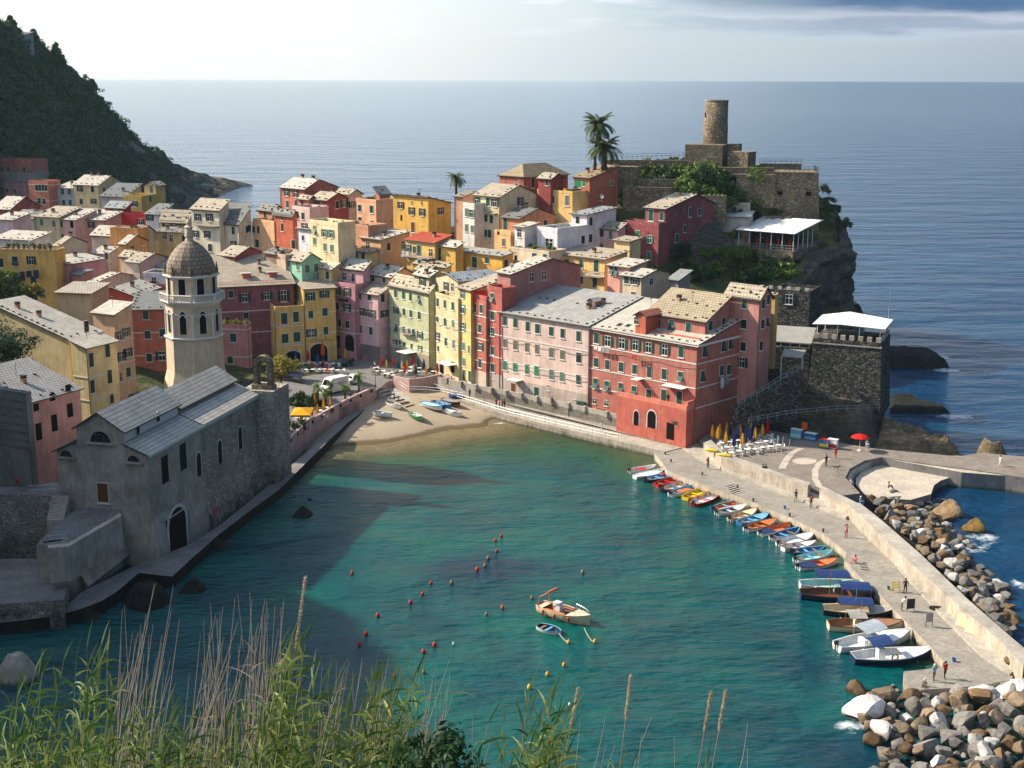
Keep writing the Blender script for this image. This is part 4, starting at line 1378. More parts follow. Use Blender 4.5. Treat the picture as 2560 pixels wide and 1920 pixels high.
mv=h('F',(1135,275),250.5,950,None,13.8,(186,130,138),TAN,'mauve house with roof terrace at the back of the piazza',th=-38,roof='flat',lb=4,sh='k',bands=(4.5,9),wa='982,300,o 1065,310,o 980,435,c 1065,445,o 1000,575,c 1068,590,c 1085,750,a,2.4,3.2 985,740,m,1.1,2.4',name='townhouse')
h('F',(1200,126),252.5,940,1262,5,(206,158,164),PALE,'pink terrace storey with pale roof above the mauve house',th=-38,roof='sa',rise=1.4,sh='k',wa='985,165,f 1040,175,n 1117,185,c',name='attic_house')
h('F',(1440,186),251.5,1250,1650,6,(220,178,166),PALE,'pink gabled house with mottled pale roof behind the piazza houses',th=-43,roof='ga',rise=1.6,sh='g',wa='1290,190,c,.8,1.2 1383,205,c,.8,1.2',wb='1480,210,c,.7,1 1532,195,c,.7,1')
h('F',(1765,132),247.5,1650,1815,5,(214,190,140),TAN,'small tan roofed cream house behind the green house',roof='sa',rise=.7,chim=0)
yl=h('F',(440,472),246.2,295,692,10.6,(220,184,108),TAN,'broad yellow house with piazza arches and terrace over its low left half',th=-68,roof='flat',sh='g',bands=(3.2,6.9),wa='372,540,c,1.1,2.1 382,715,c,1.1,1.9 370,880,a,1.6,2.6',wb='520,540,c,1.2,2.1 622,525,c,1.2,2.1 527,712,c,1.2,1.8 630,698,c,1.2,1.8 597,890,A,2.9,3.2',name='townhouse',pipe=True)
y2=h('F',(692,290),248.3,590,960,14.3,(220,182,106),TAN,'tall right half of the yellow piazza house with striped parapet and great arch',th=-68,roof='sb',rise=.8,sh='g',bands=(4.6,8.6),wb='745,350,o 867,330,o 750,505,c 872,483,c 755,665,o 880,645,c 820,850,A,3.4,4.2',name='townhouse',chim=0,stones=False)
railing(y2,'balustrade',[(-.1,.2),(-.1,y2.lb-.2)],y2.ze+.1,.8,'stucco_white',.5)
mr=h('F',(-70,272),246.8,-90,602,15,(152,84,86),TAN,'maroon house with vast tan roof and red balustrade behind the bell tower',th=-70,la=13,roof='sb',rise=4.0,sh='k',bands=(4.8,9),wb='60,330,c 180,360,o 370,345,o 515,345,o,1,2 30,560,c 190,520,c',name='townhouse',stones=False,chim=2)
railing(mr,'balustrade',[(-.2,.2),(-.2,mr.lb-.2)],mr.ze+.12,.8,'red_trim',.45)
for b_ in(6.4,11.5):
 p=mr.W(3.5,b_,mr.ze+mr.hz(3.5,b_))
 mb=MB();mb.box(-.7,.9,-.6,.6,-.4,.8);mb.box(-.95,1.3,-.85,.85,.8,.95,1)
 o_=link('dormer',mb.mesh('dormer',['plaster','pale_concrete']),mr.roof,(p.x-mr.base.x,p.y-mr.base.y,p.z-mr.base.z),rgb(196,110,96));o_.rotation_euler=(0,0,mr.phiB)
pk=h('E',(2140,415),235,1900,2168,9.4,(204,128,118),PALE,'pink house with white parapet and roof garden right of the bell tower',th=-6,roof='flat',sh='g',bands=(.3,5.4),wa='2015,498,c,1.2,1.6 2040,800,c 1990,690,c',name='townhouse',pipe=True)
og=h('E',(1135,258),222,1115,1437,16,(208,104,76),(130,130,126),'orange red peeling house with green shutters left of the bell tower',th=-82,la=9,roof='sb',rise=1.6,sh='b',bands=(4.0,8.0,11.6),wb='1258,303,G 1275,472,G 1405,455,G 1290,670,K 1400,655,Ko 1303,820,G',name='townhouse')
h('E',(985,300),206,800,1140,15,(216,178,142),PALE,'tall thin tan house with a plant filled top balcony',th=-27,roof='sa',rise=1.2,sh='w',bands=(4.4,8,11),wb='1030,480,o 1088,450,o 1048,660,Ko 1103,625,Ko 1108,795,G 1045,840,n,.5,1.4',name='townhouse',stones=False)
h('E',(745,590),190,600,1005,10,(226,204,152),PALE,'pale yellow house with tall closed shutters facing the church',th=-27,la=3.0,roof='sb',rise=.8,sh='k',bands=(4.5,8),wb='787,690,c,.9,2 927,610,c,.9,2 797,920,c,.9,2 947,835,c,.9,2 965,1025,c,.8,1.4',name='townhouse',stones=False,chim=0,pipe=True)
bigc=h('E',(590,510),194,-60,870,11,(208,186,140),(196,188,174),'cream house under a very large pale slate roof above the pink house',th=-27,roof='sb',rise=4.2,sh='k',wb='665,535,c,.9,1.6 745,400,c,.9,1.6 690,680,c,.9,1.6',stones=True,name='townhouse',chim=2)
pl_=h('E',(245,1060),160,-150,690,9.5,(200,150,146),(168,166,162),'weathered pink house with grey slate roof beside the church',th=-27,la=9,roof='sb',rise=3.0,sh='w',wb='312,1100,h,.9,1 452,1012,h,.9,1 588,935,h,.9,1 335,1310,h,1,2.2 470,1235,h,1,2.2 605,1125,h,1,1.8',name='townhouse',chim=1)
gb_=h('E',(218,985),150.5,-120,None,11,(132,130,126),(180,178,172),'grey streaked concrete block at the left edge below the pink house',th=-27,lb=.9,roof='flat',parapet=.15,name='annex')
for i in range(7):
 box_part(gb_,'dark_band',-.015,gb_.la,-.03,.05,gb_.ze-1.2-i*.95,gb_.ze-.85-i*.95,'grey_concrete')
yh=h('C',(1770,930),240,1297,1965,6.6,(222,186,118),TAN,'wide ochre house behind the great slate roof with two rows of shutters',roof='sa',rise=.9,sh='g',wa='1342,950,c 1443,958,p 1565,968,c 1695,985,Gd 1360,1080,c 1445,1090,c 1565,1105,c 1685,1122,Gd',bands=(3.1,),pipe='L')
balcony(yh,'A',2.2,yh.ze-3.2,4.2,1.0)
h('C',(1985,775),247,1852,2080,5,(226,196,142),TAN,'small cream annex wedged against the red castle house',roof='sa',rise=.4,chim=0)
h('C',(1980,1000),233,1795,2132,6.5,(216,156,142),PALE,'small pink house with tilted green shutters and pale roof',roof='sa',rise=.7,sh='g',wa='1828,1015,p,.8,1.6 1868,1030,p,.8,1.6')
h('C',(2085,1085),229,1910,2325,6,(206,188,158),PALE,'stained cream house with small dark windows on the right of the roofs',roof='ga',rise=.9,sh='g',wa='1958,1098,c 2030,1108,o 2015,1240,n,.9,1.2',wb='2170,1120,n,1,1')
h('D',(708,1385),230,640,790,3.4,(140,136,130),(150,152,150),'grey shed with sloping tarpaulin roof beside the garden',roof='sa',rise=1.2,stones=False,chim=0,name='shed',cat='shed')
h('C',(1285,872),243.5,950,None,6.5,(216,198,168),TAN,'cream terrace house with laundry below the white house',roof='flat',lb=5,sh='g',wa='1160,905,c 1252,915,c 1000,915,h,.7,1',parapet=.3)
wh=h('C',(1360,700),249,1185,1628,5.2,(228,222,220),PALE,'white house with flat roof terrace and parapet in the middle of the hill',roof='flat',sh='k',wa='1290,790,n,1.8,1.8',wb='1580,757,c,.9,1.5',parapet=.9)
h('C',(1615,545),256,1480,1866,8.5,(226,214,214),(160,164,166),'white house with grey roof and long blank wall below the orange house',roof='sa',rise=.8,sh='k',wa='1535,590,c',wb='1648,600,c 1645,745,c',chim=0)
h('C',(1078,652),251.5,990,1192,6,(224,216,210),PALE,'small white house with pale roof left of the white terrace',roof='sa',rise=.5,sh='k',wa='1030,700,n',chim=0)
rr_=h('C',(300,785),252,50,440,8.5,(222,178,104),(184,74,46),'ochre house with bright red tiled roof and crowded balcony',roof='sa',rise=1.0,sh='g',wa='70,830,o 125,845,c 165,850,Kd 265,870,n 165,960,c',stones=False)
balcony(rr_,'A',4.4,rr_.ze-3.0,8.0,1.3)
h('C',(482,828),249.5,310,548,6,(222,176,92),PALE,'ochre house with green door beside the red tiled house',roof='sa',rise=.8,sh='k',wa='338,880,Kd,1.2,2.4')
h('C',(885,902),245.5,445,978,6,(222,168,78),(176,172,162),'deep yellow house with low grey roof behind the narrow houses',roof='sa',rise=.4,sh='g',wa='525,940,c 645,952,c,1.3,2 752,937,c,1.2,1.1',wb='915,965,c',chim=0)
cm=h('C',(860,390),262,640,1178,11,(226,208,166),TAN,'tall cream house with many green shutters and a gabled tan roof',roof='ga',rise=2.0,sh='g',wa='663,420,o 760,430,c 820,437,o 655,555,f 690,562,c 742,570,c 790,580,c 675,685,c 710,700,c 742,702,c 775,705,c',wb='1040,425,Ko',pipe=True)
balcony(cm,'A',2.0,cm.ze-3.2,3.0,.9)
h('C',(642,475),262.6,542,None,9.5,(226,220,208),PALE,'white shaft of the cream house with laundry and roof terrace',roof='flat',lb=5,sh='l',wa='575,520,c 615,530,o 575,655,c 625,665,c',chim=0)
h('C',(1030,576),256.5,885,1332,6,(210,130,88),(124,124,120),'orange house with dark slate roof below the ochre terrace',roof='ga',rise=1.6,sh='k',wa='910,620,d,1.1,2.3')
h('C',(958,722),253.5,815,1004,6,(216,176,118),TAN,'tan house with railed terrace under the orange house',roof='flat',sh='w',wa='895,780,c 850,700,h,.6,.6',parapet=.8)
h('C',(1068,215),272,860,1452,7,(176,94,78),(168,148,116),'dark red house with broad hipped tan roof on the skyline',roof='hip',rise=2.2,sh='k',wa='1035,262,n,.6,.6',wb='1145,265,c,.9,1.9',stones=False)
h('C',(1302,234),267,1195,1414,5,(152,64,58),TAN,'small maroon gabled house in front of the hipped roof',roof='ga',rise=1.0,sh='k',wa='1270,262,c,.8,1.2',chim=0)
tz=h('C',(1490,362),264,1186,None,8,(214,176,112),PALE,'ochre house with planted roof terrace under the orange house',roof='flat',lb=5,sh='g',wa='1218,395,c 1320,410,c 1443,418,Wc,1,2 1320,515,n,.8,.8',parapet=.5)
h('C',(1640,224),267,1497,1884,10.5,(200,104,68),(164,138,108),'bright orange house with tan roof nearest the palms',roof='sa',rise=1.9,sh='b',wa='1522,275,c 1552,275,c 1590,268,c,.8,1.2 1505,400,c 1540,405,c',wb='1830,262,n,.9,1.2',chim=1)
h('C',(545,388),268.5,475,650,9,(204,138,102),(150,140,128),'salmon house behind the white shaft of the cream house',roof='sa',rise=.8,chim=0)
h('B',(1972,325),272,1660,2168,9.5,(214,172,88),GREY,'strong yellow house with brown shutters on the skyline',roof='sa',rise=-1.5,sh='k',wa='1735,390,o 1830,440,o 1920,450,o 1740,500,h,.6,1.2 1830,365,n,.4,.6 1915,370,n,.4,.6 1840,580,D',wb='2078,440,Wo',chim=1)
h('B',(900,255),285,697,1192,8.5,(202,106,84),PALE,'salmon red house highest on the left skyline',roof='ga',rise=1.9,mid=.42,sh='k',wa='750,280,o 825,290,o 755,380,G 830,375,c')
h('B',(1095,350),279,955,1282,6.5,(168,76,72),TAN,'crimson house with long green shutters near the left skyline',roof='ga',rise=1.4,sh='k',wa='1025,400,f,1.2,2.2',wb='1185,385,c 1245,375,o')
h('B',(935,345),281,850,1005,4,(206,120,98),TAN,'low coral house between the two red skyline houses',roof='ga',rise=.8,chim=0,sh='k',wa='885,370,c')
h('B',(1288,300),283,1170,1402,6,(212,184,168),TAN,'pale rose house behind the crimson skyline house',roof='ga',rise=1.0,sh='k',wb='1315,385,o')
pc=h('B',(1520,365),268,1345,1668,9,(218,164,128),PALE,'tall peach house with roof terrace left of the strong yellow house',roof='flat',sh='k',wa='1380,415,c 1482,425,c 1382,525,c 1487,555,c',parapet=.5)
h('B',(1550,300),271,1510,1642,3.4,(204,130,96),PALE,'little slant roofed room on top of the peach house',roof='sb',rise=1.2,chim=0,name='roof_room',cat='room')
h('B',(1190,576),256,945,1342,9,(230,208,164),PALE,'cream house with ochre parapet terrace in the left middle',roof='flat',sh='l',wa='990,600,p 1075,630,o 1135,637,o 1080,752,c 1140,762,c 990,700,c',parapet=.8)
h('B',(1452,592),262,1200,None,7,(212,146,112),PALE,'salmon terrace house under the tall peach house',roof='flat',lb=5,sh='k',wa='1290,665,Kd 1250,740,n',parapet=.6)
h('B',(800,475),270,640,838,11.5,(202,92,62),GREY,'vivid orange red tower house on the left of the hill',roof='ga',rise=.9,sh='k',wa='712,495,c,.7,1.1 712,580,c,.8,1.6',wb='805,735,d,1,2',chim=0)
h('B',(945,600),262,842,None,9,(214,210,212),PALE,'thin whitewashed house with one small balcony',roof='sa',lb=5,rise=.5,sh='k',wa='905,575,o 890,672,c,.7,1',chim=0)
h('B',(948,440),273,795,None,7,(216,186,176),PALE,'pale pink house with balustraded flat roof on the left hill',roof='flat',lb=5,sh='k',wa='838,475,c 890,482,c')
h('B',(640,556),274,455,None,9,(220,174,130),PALE,'apricot house with flat top beside the orange red tower house',roof='flat',lb=6,sh='k',wa='468,600,c,.8 505,602,c,.8 495,720,G,1.4,1.6')
h('B',(622,445),280,503,728,6,(206,138,96),(140,136,128),'amber house with grey roof above the apricot house',roof='ga',rise=1.2,sh='k',wa='562,475,c')
h('B',(335,556),276,108,442,13,(212,206,176),(116,118,116),'big cream house with dark slate roof right of the dome',th=-38,roof='sa',rise=3.4,sh='k',wa='172,605,c 288,610,c 178,730,o 290,730,o',wb='405,600,c,.8 425,590,c,.8',pipe=True,stones=True)
a1=h('A',(1890,612),277.5,1650,1978,13,(222,212,184),TAN,'cream house with balcony directly behind the dome finial',th=-30,roof='sa',rise=1.8,sh='k',wa='1708,668,o 1810,668,o 1690,810,o 1790,815,o 1815,930,c')
balcony(a1,'A',3.4,a1.ze-3.2,6.4,1.0)
h('B',(876,880),254.5,737,1042,7,(156,206,176),TAN,'mint green house with stone dotted roof',roof='ga',rise=1.4,sh='l',wa='765,890,c 845,915,c',chim=0)
h('F',(928,116),254.5,765,1046,7,(218,186,130),PALE,'ochre house with white roof and glass terrace before the mint house',roof='sa',rise=1.6,sh='g',wa='805,165,c 895,165,c',chim=0)
h('B',(300,836),258.5,165,546,5,(172,78,74),TAN,'low maroon house with tan hip right of the dome',th=-35,roof='ga',rise=1.5,chim=0)
h('B',(738,850),257,552,None,5,(206,176,156),PALE,'flat roofed beige house left of the mint house',roof='flat',lb=7)
h('B',(1562,690),259,1388,1812,5.5,(206,166,128),PALE,'long pale roofed house with laundry under the peach house',roof='sa',rise=1.0,sh='k',wa='1450,740,n')
h('B',(1472,800),258,1265,None,6,(226,192,134),TAN,'small yellow cream house with a slanting awning roof',roof='sa',lb=4,rise=.5,sh='g',wa='1350,830,c 1410,835,c',chim=0)
rc=h('D',(618,892),257,480,952,10,(150,74,76),TAN,'big wine red house with tan roof below the castle terrace',roof='ga',rise=2.2,mid=.62,sh='g',wa='518,935,Gd,1.2,2.1 592,942,c',wb='787,912,c,.9,1.7 852,912,c,.9,1.3 612,1100,Ko 697,1092,c,1,1.7 752,1027,c,.9,1.3')
r2=h('D',(572,1022),254.5,325,None,8,(158,74,74),PALE,'wine red lower block with balcony terrace in front of the red castle house',roof='flat',lb=3.4,sh='b',wa='427,1066,c 508,1100,o 505,1212,c',parapet=.9)
h('C',(1885,676),256,1670,1946,7,(220,178,172),(166,156,140),'pale pink house with tan grey roof left of the red castle house',roof='sa',rise=1.0,sh='k',wa='1745,697,c 1820,717,Lc 1740,822,c',chim=0)
t_=dict(th=-20)
h('A',(415,378),352,245,520,10,(220,124,96),GREY,'salmon house with flat roof against the dark headland',roof='flat',sh='k',wa='318,412,c,.9,1.6 345,412,c,.9,1.6 372,412,c,.9,1.6 398,414,c,.9,1.6 340,525,c 382,530,c',bands=(.4,4.6),**t_)
h('A',(630,418),353,488,None,9,(178,180,178),PALE,'small grey house with white window frames under the headland',roof='sa',lb=6,rise=1.2,sh='g',wa='542,445,p 600,447,p 552,540,c 608,540,c',**t_)
h('A',(845,394),350,630,1066,10,(220,192,144),PALE,'tan house with long cream side wall under the headland',roof='ga',rise=2.2,sh='k',wa='690,422,o 800,427,c 702,530,c 810,530,o',**t_)
h('A',(1078,492),335,870,1222,7,(166,166,166),(118,122,124),'grey walled house with dark slate roof left of the yellow terrace',roof='sa',rise=2.6,**t_)
h('A',(1222,506),330,1068,1392,7,(212,178,98),PALE,'yellow terrace house near the headland rocks',roof='flat',sh='k',wa='1160,550,o',wb='1300,510,h,.8,1.4',**t_)
h('A',(1346,398),336,1245,None,5,(220,184,122),TAN,'little yellow gabled roof house near the headland rocks',roof='gb',lb=4,rise=.9,wa='1308,425,c,1,1.9',sh='l',chim=0,**t_)
h('A',(1078,592),318,905,1132,8,(216,34,40),(160,164,166),'scarlet house with grey roof in the left part of town',roof='sa',rise=1.2,sh='k',wa='995,612,o',chim=0,**t_)
h('A',(1245,652),315,915,None,6,(214,34,42),PALE,'scarlet terrace block below the scarlet house',roof='flat',lb=3,sh='k',wa='1215,712,o',parapet=.5,**t_)
h('A',(1370,644),312,1255,1490,6,(214,204,204),(134,136,134),'pale house with grey roof right of the scarlet terrace',roof='sa',rise=1.8,sh='k',wa='1295,672,o',**t_)
h('A',(1625,706),300,1385,1650,7,(212,178,118),TAN,'ochre house with weathered roof left of the cream balcony house',roof='sa',rise=1.8,sh='k',wa='1412,722,c 1500,737,o 1590,747,o',**t_)
h('A',(1602,802),294,1335,None,6,(218,184,128),GREY,'low ochre house with dark roof edge near the dome',roof='sa',lb=6,rise=.6,sh='k',wa='1425,828,n 1480,850,n 1590,850,c',**t_)
h('A',(290,682),312,115,None,7,(200,200,180),GREY,'grey green house with glazed terrace at far left',roof='ga',lb=8,rise=1.6,sh='g',wa='135,720,c 205,718,o,1.2,1.6',**t_)
h('A',(510,670),310,293,None,9,(222,198,158),TAN,'beige house with three tall windows in the left row',roof='sa',lb=8,rise=1.6,sh='l',wa='360,710,c 465,722,c 345,835,c',**t_)
h('A',(652,692),309,514,None,9,(226,178,168),PALE,'rose house with pink balcony in the left row',roof='sa',lb=8,rise=1.7,sh='g',wa='530,725,c 620,730,h,.9,1.6 540,840,c',**t_)
h('A',(902,694),311,672,None,9,(212,156,146),PALE,'pink house with green awning at the end of the left row',roof='sa',lb=8,rise=1.5,sh='k',wa='720,735,c,1.2,1.6 790,732,o 650,840,c 730,862,c',**t_)
h('A',(82,602),322,-60,346,6,(152,68,72),PALE,'maroon house with broad white gable roof at far left',roof='ga',rise=2.6,**t_)
h('A',(112,692),300,-60,None,6,(212,182,186),PALE,'lilac pink house cut by the left edge',roof='sa',lb=6,rise=1.0,**t_)
h('A',(272,192),385,-60,None,6,(210,114,100),GREY,'coral house highest on the left under the headland',roof='flat',lb=7,sh='k',wa='20,255,c 75,255,D,1.4,2 210,252,c',**t_)
h('A',(222,398),368,40,None,7,(168,124,134),GREY,'mauve house with railed terrace at far left',roof='flat',lb=7,sh='k',wa='65,435,c,.8,1.2 130,452,G,1.2,2',**t_)
h('A',(300,285),380,-60,None,5,(150,148,142),GREY,'grey retaining house under the coral house',roof='flat',lb=5,parapet=.1,**t_)
h('A',(947,832),290,785,1115,5,(206,186,166),PALE,'beige house with long pale roof below the scarlet terrace',roof='ga',rise=1.8,**t_)
h('A',(1188,772),286,950,None,7,(218,146,72),PALE,'orange block with flat roof in the left town',roof='flat',lb=4,parapet=.2,**t_)
h('A',(1080,902),279,1030,1268,5,(224,166,104),PALE,'orange gabled house with white roof slope in the left town',roof='ga',rise=1.5,chim=0,**t_)
h('A',(1218,802),292,1150,1327,5,(220,212,186),GREY,'tiny cream gabled house in the left town',roof='ga',rise=1.4,chim=0,wb='1280,790,n,.6,.9',**t_)
h('A',(272,868),276,-60,None,5,(206,202,206),PALE,'white walled house with sunlit roof at the left edge',roof='sa',lb=6,rise=1.0,**t_)
yp=h('A',(470,962),255,-60,562,9,(216,174,98),TAN,'yellow house with flower pots along its roof terrace',th=-8,roof='flat',sh='k',wa='10,1060,c,1,1.7 130,1045,p,1.1,1.7 270,1040,o,1,1.7 290,1215,c,1.2,1.7',parapet=.25)
h('A',(592,1076),258,520,897,7,(204,134,144),PALE,'pink house with slanting wall right of the yellow pot terrace',th=-27,roof='sb',la=6,rise=.8,sh='g',wb='685,1175,h,1.2,1 915,1005,c',chim=1)
h('A',(502,916),268,460,742,4,(200,192,168),TAN,'small beige gabled house above the pink slanting house',th=-27,roof='ga',rise=1.5,chim=1)
h('A',(782,1252),250,715,1197,5,(212,190,172),PALE,'beige house with long white sunlit roof left of the dome',th=-27,roof='ga',rise=1.3,mid=.6)
h('A',(1152,1348),231,792,None,5,(212,88,66),PALE,'red gabled house above the thin tan house',th=-12,roof='gb',lb=10,rise=1.3,chim=1)
h('A',(1205,1062),259,1085,1462,4,(206,186,170),TAN,'grey beige house with ribbed tan roof left of the dome',th=-27,roof='ga',rise=1.4)
h('A',(1425,1102),262,1305,1530,4,(214,200,186),PALE,'white roofed house half hidden by the dome',th=-27,roof='sa',rise=1.2)
h('A',(1442,1182),246,1232,None,5,(214,210,210),PALE,'white terrace building just left of the dome',th=-12,roof='flat',lb=5,sh='k',wa='1330,1220,n,.8,1.4')
h('A',(1454,1278),242,1228,None,6,(196,114,106),PALE,'pink block under the white terrace left of the belfry',th=-12,roof='flat',lb=4,wa='1285,1320,n,.6,.6')
h('A',(785,1328),222,488,None,5,(196,170,136),(176,166,150),'low tan house with worn roof below the yellow pot house',th=-12,roof='sa',lb=6,rise=.8,stones=False)
h('A',(930,985),271,800,1010,3.5,(210,184,170),PALE,'small pinkish house with pale slant roof in the dense left town',roof='sa',rise=.9,chim=1,**t_)
h('A',(1140,1015),266,1035,1245,3.5,(216,196,170),TAN,'small cream house with tan gable between the orange and grey beige roofs',th=-27,roof='ga',rise=1.1,chim=1)
h('A',(700,1165),256,615,800,3,(186,122,116),GREY,'little rose shed with dark tin roof beside the pink slanting house',th=-27,roof='sa',lb=3,rise=.5,chim=0,stones=False)
h('B',(655,815),259,560,735,4,(150,120,104),GREY,'low brown house with dark slate roof left of the mint house',roof='sa',rise=.7,chim=1)
h('C',(400,1000),247,120,445,5,(226,190,120),TAN,'pale yellow house half hidden behind the green house roof',roof='sa',rise=.5,chim=1,sh='g',wa='170,960,c')
class Frame:
 """a,b axes like a house: a to the left along the front, b away along the side"""
 def __init__(s,P0,th,base):
  t=math.radians(th)
  s.P0,s.base,s.th=P0,base,t
  s.u=Vector((-math.cos(t),-math.sin(t),0))
  s.v=Vector((-math.sin(t),math.cos(t),0))
  s.nA=Vector((math.sin(t),-math.cos(t),0))
  s.nB=Vector((math.cos(t),math.sin(t),0))
  s.phiA,s.phiB=t+math.pi,t+1.5*math.pi
 def W(s,a,b_,z):
  return Vector((s.P0.x+s.u.x*a+s.v.x*b_,s.P0.y+s.u.y*a+s.v.y*b_,z))
 def prism(s,mb,a0,a1,b0,b1,z0,z1,mat=0):
  q=[s.W(a0,b0,0),s.W(a1,b0,0),s.W(a1,b1,0),s.W(a0,b1,0)]
  mb.prism([(p.x,p.y)for p in q],z0,z1,mat)
 def poly(s,mb,pts,mat=0,uvdir=None,out=None):
  P=[s.W(*p)for p in pts]
  n_=(P[1]-P[0]).cross(P[2]-P[0])
  if(out is None and n_.z<0)or(out is not None and n_.dot(out)<0):
   P=P[::-1]
  uv=None
  if uvdir:
   rd,sd_=(s.v,s.u)if uvdir=='b' else(s.u,s.v)
   uv=[((p-s.P0).dot(rd),(p-s.P0).dot(sd_))for p in P]
  mb.face(P,mat,uv)
 def slab(s,mb,pts,uvdir,t=0.16):
  """roof slab"""
  P=[s.W(*p)for p in pts]
  if(P[1]-P[0]).cross(P[2]-P[0]).z<0:
   P=P[::-1]
  rd,sd_=(s.v,s.u)if uvdir=='b' else(s.u,s.v)
  mb.face(P,0,[((p-s.P0).dot(rd),(p-s.P0).dot(sd_)*1.03)for p in P])
  Q=[p-Vector((0,0,t))for p in P]
  mb.face(Q[::-1],1)
  for i in range(len(P)):
   j=(i+1)%len(P)
   mb.face([P[i],Q[i],Q[j],P[j]],1)
CP0=aty('I',1015,380,146.0)
ch=thing('church',(CP0.x,CP0.y,1.4),'grey stone church with slate roofs standing on the shore path','church')
cb_=Vector((CP0.x,CP0.y,1.4))
cf=Frame(CP0,-13,cb_)
ZE=CP0.z
LEN,FR=30.5,13.5
AI,NA=2.9,8.8
ZN=16.7
ZN2=15.9
mb=MB()
cf.prism(mb,0,11.6,0,FR,-2,ZE)
cf.prism(mb,AI,NA,.002,FR,ZE,ZN)
cf.poly(mb,[(AI,0,ZN),(NA,0,ZN),((AI+NA)/2,0,ZN+1.9)],0,None,cf.nA)
cf.poly(mb,[(AI,FR,ZN),(NA,FR,ZN),((AI+NA)/2,FR,ZN+1.9)],0,None,-cf.nA)
cf.poly(mb,[(0,0.001,ZE),(AI,0.001,ZE),(AI,0.001,ZE+1.5)],0,None,cf.nA)
cf.poly(mb,[(NA,0.001,ZE),(11.6,0.001,ZE),(NA,0.001,ZE+1.5)],0,None,cf.nA)
link('front_wall',mb.mesh('front_wall',['mixed_render'],cb_),ch)
mb=MB()
cf.prism(mb,.03,11.5,FR+.002,LEN,-2,ZE-.002)
cf.prism(mb,AI+.2,NA-.2,FR+.002,LEN,ZE-.1,ZN2)
cf.poly(mb,[(AI+.2,LEN,ZN2),(NA-.2,LEN,ZN2),((AI+NA)/2,LEN,ZN2+1.7)],0,None,-cf.nA)
link('side_wall',mb.mesh('side_wall',['church_stone'],cb_),ch)
def church_roof(name,parts,col):
 mb=MB()
 for pts,d_ in parts:
  cf.slab(mb,pts,d_)
 return link(name,mb.mesh(name,['slate','roof_stone'],cb_),ch,color=rgb(*col))
mid=(AI+NA)/2
church_roof('nave_roof',[([(AI-.5,-.4,ZN-.2),(AI-.5,FR+.4,ZN-.2),(mid,FR+.4,ZN+2.0),(mid,-.4,ZN+2.0)],'b'),([(NA+.4,-.4,ZN-.15),(NA+.4,FR+.4,ZN-.15),(mid,FR+.4,ZN+2.0),(mid,-.4,ZN+2.0)],'b')],(192,186,176))
church_roof('rear_nave_roof',[([(AI-.3,FR+.42,ZN2-.1),(AI-.3,LEN+.3,ZN2-.1),(mid,LEN+.3,ZN2+1.8),(mid,FR+.42,ZN2+1.8)],'b'),([(NA+.2,FR+.42,ZN2-.1),(NA+.2,LEN+.3,ZN2-.1),(mid,LEN+.3,ZN2+1.8),(mid,FR+.42,ZN2+1.8)],'b')],(196,188,174))
church_roof('aisle_roof',[([(-.45,-.4,ZE+.05),(-.45,FR,ZE+.05),(AI,FR,ZE+1.35),(AI,-.4,ZE+1.35)],'b'),([(-.45,FR+.15,ZE+.12),(-.45,LEN+.3,ZE+.12),(AI+.2,LEN+.3,ZE+1.5),(AI+.2,FR+.15,ZE+1.5)],'b'),([(NA,-.4,ZE+1.3),(NA,LEN,ZE+1.3),(12.0,LEN,ZE-.3),(12.0,-.4,ZE-.3)],'b')],(190,184,174))
mb=MB()
for i in range(59):
 b_=.3+i*.51
 cf.prism(mb,-.36,0,b_,b_+.24,ZE-.5,ZE-.12)
cf.prism(mb,-.5,-.36,-.4,LEN,ZE-.18,ZE+.02)
link('cornice',mb.mesh('cornice',['stucco_white'],cb_),ch)
mb=MB()
cf.prism(mb,AI-.03,AI+.1,.3,FR-.1,ZE+1.2,ZN-.3)
link('clerestory',mb.mesh('clerestory',['stucco_white'],cb_),ch)
def cwin(c,x,y,t,w_,h_,face,off=0.0,a=0.0,name=None):
 pl=cf.W(a,0,ZE)if face=='B' else cf.W(0,0,ZE)
 n_=cf.nB if face=='B' else cf.nA
 p=onplane(c,x,y,pl,n_)+n_*off
 return window(ch,cb_,p,cf.phiB if face=='B' else cf.phiA,w_,h_,t,'w')
for x,y in((1140,480),(1265,392)):
 cwin('I',x,y,'h',1.6,3.3,'B',.02)
for x,y in((1372,445),(1518,358),(1658,262)):
 cwin('I',x,y,'A',1.25,3.1,'B',.02)
cwin('E',1185,1290,'A',.8,1.2,'B',.05,AI-.03);cwin('E',1360,1182,'A',.8,1.2,'B',.05,AI-.03)
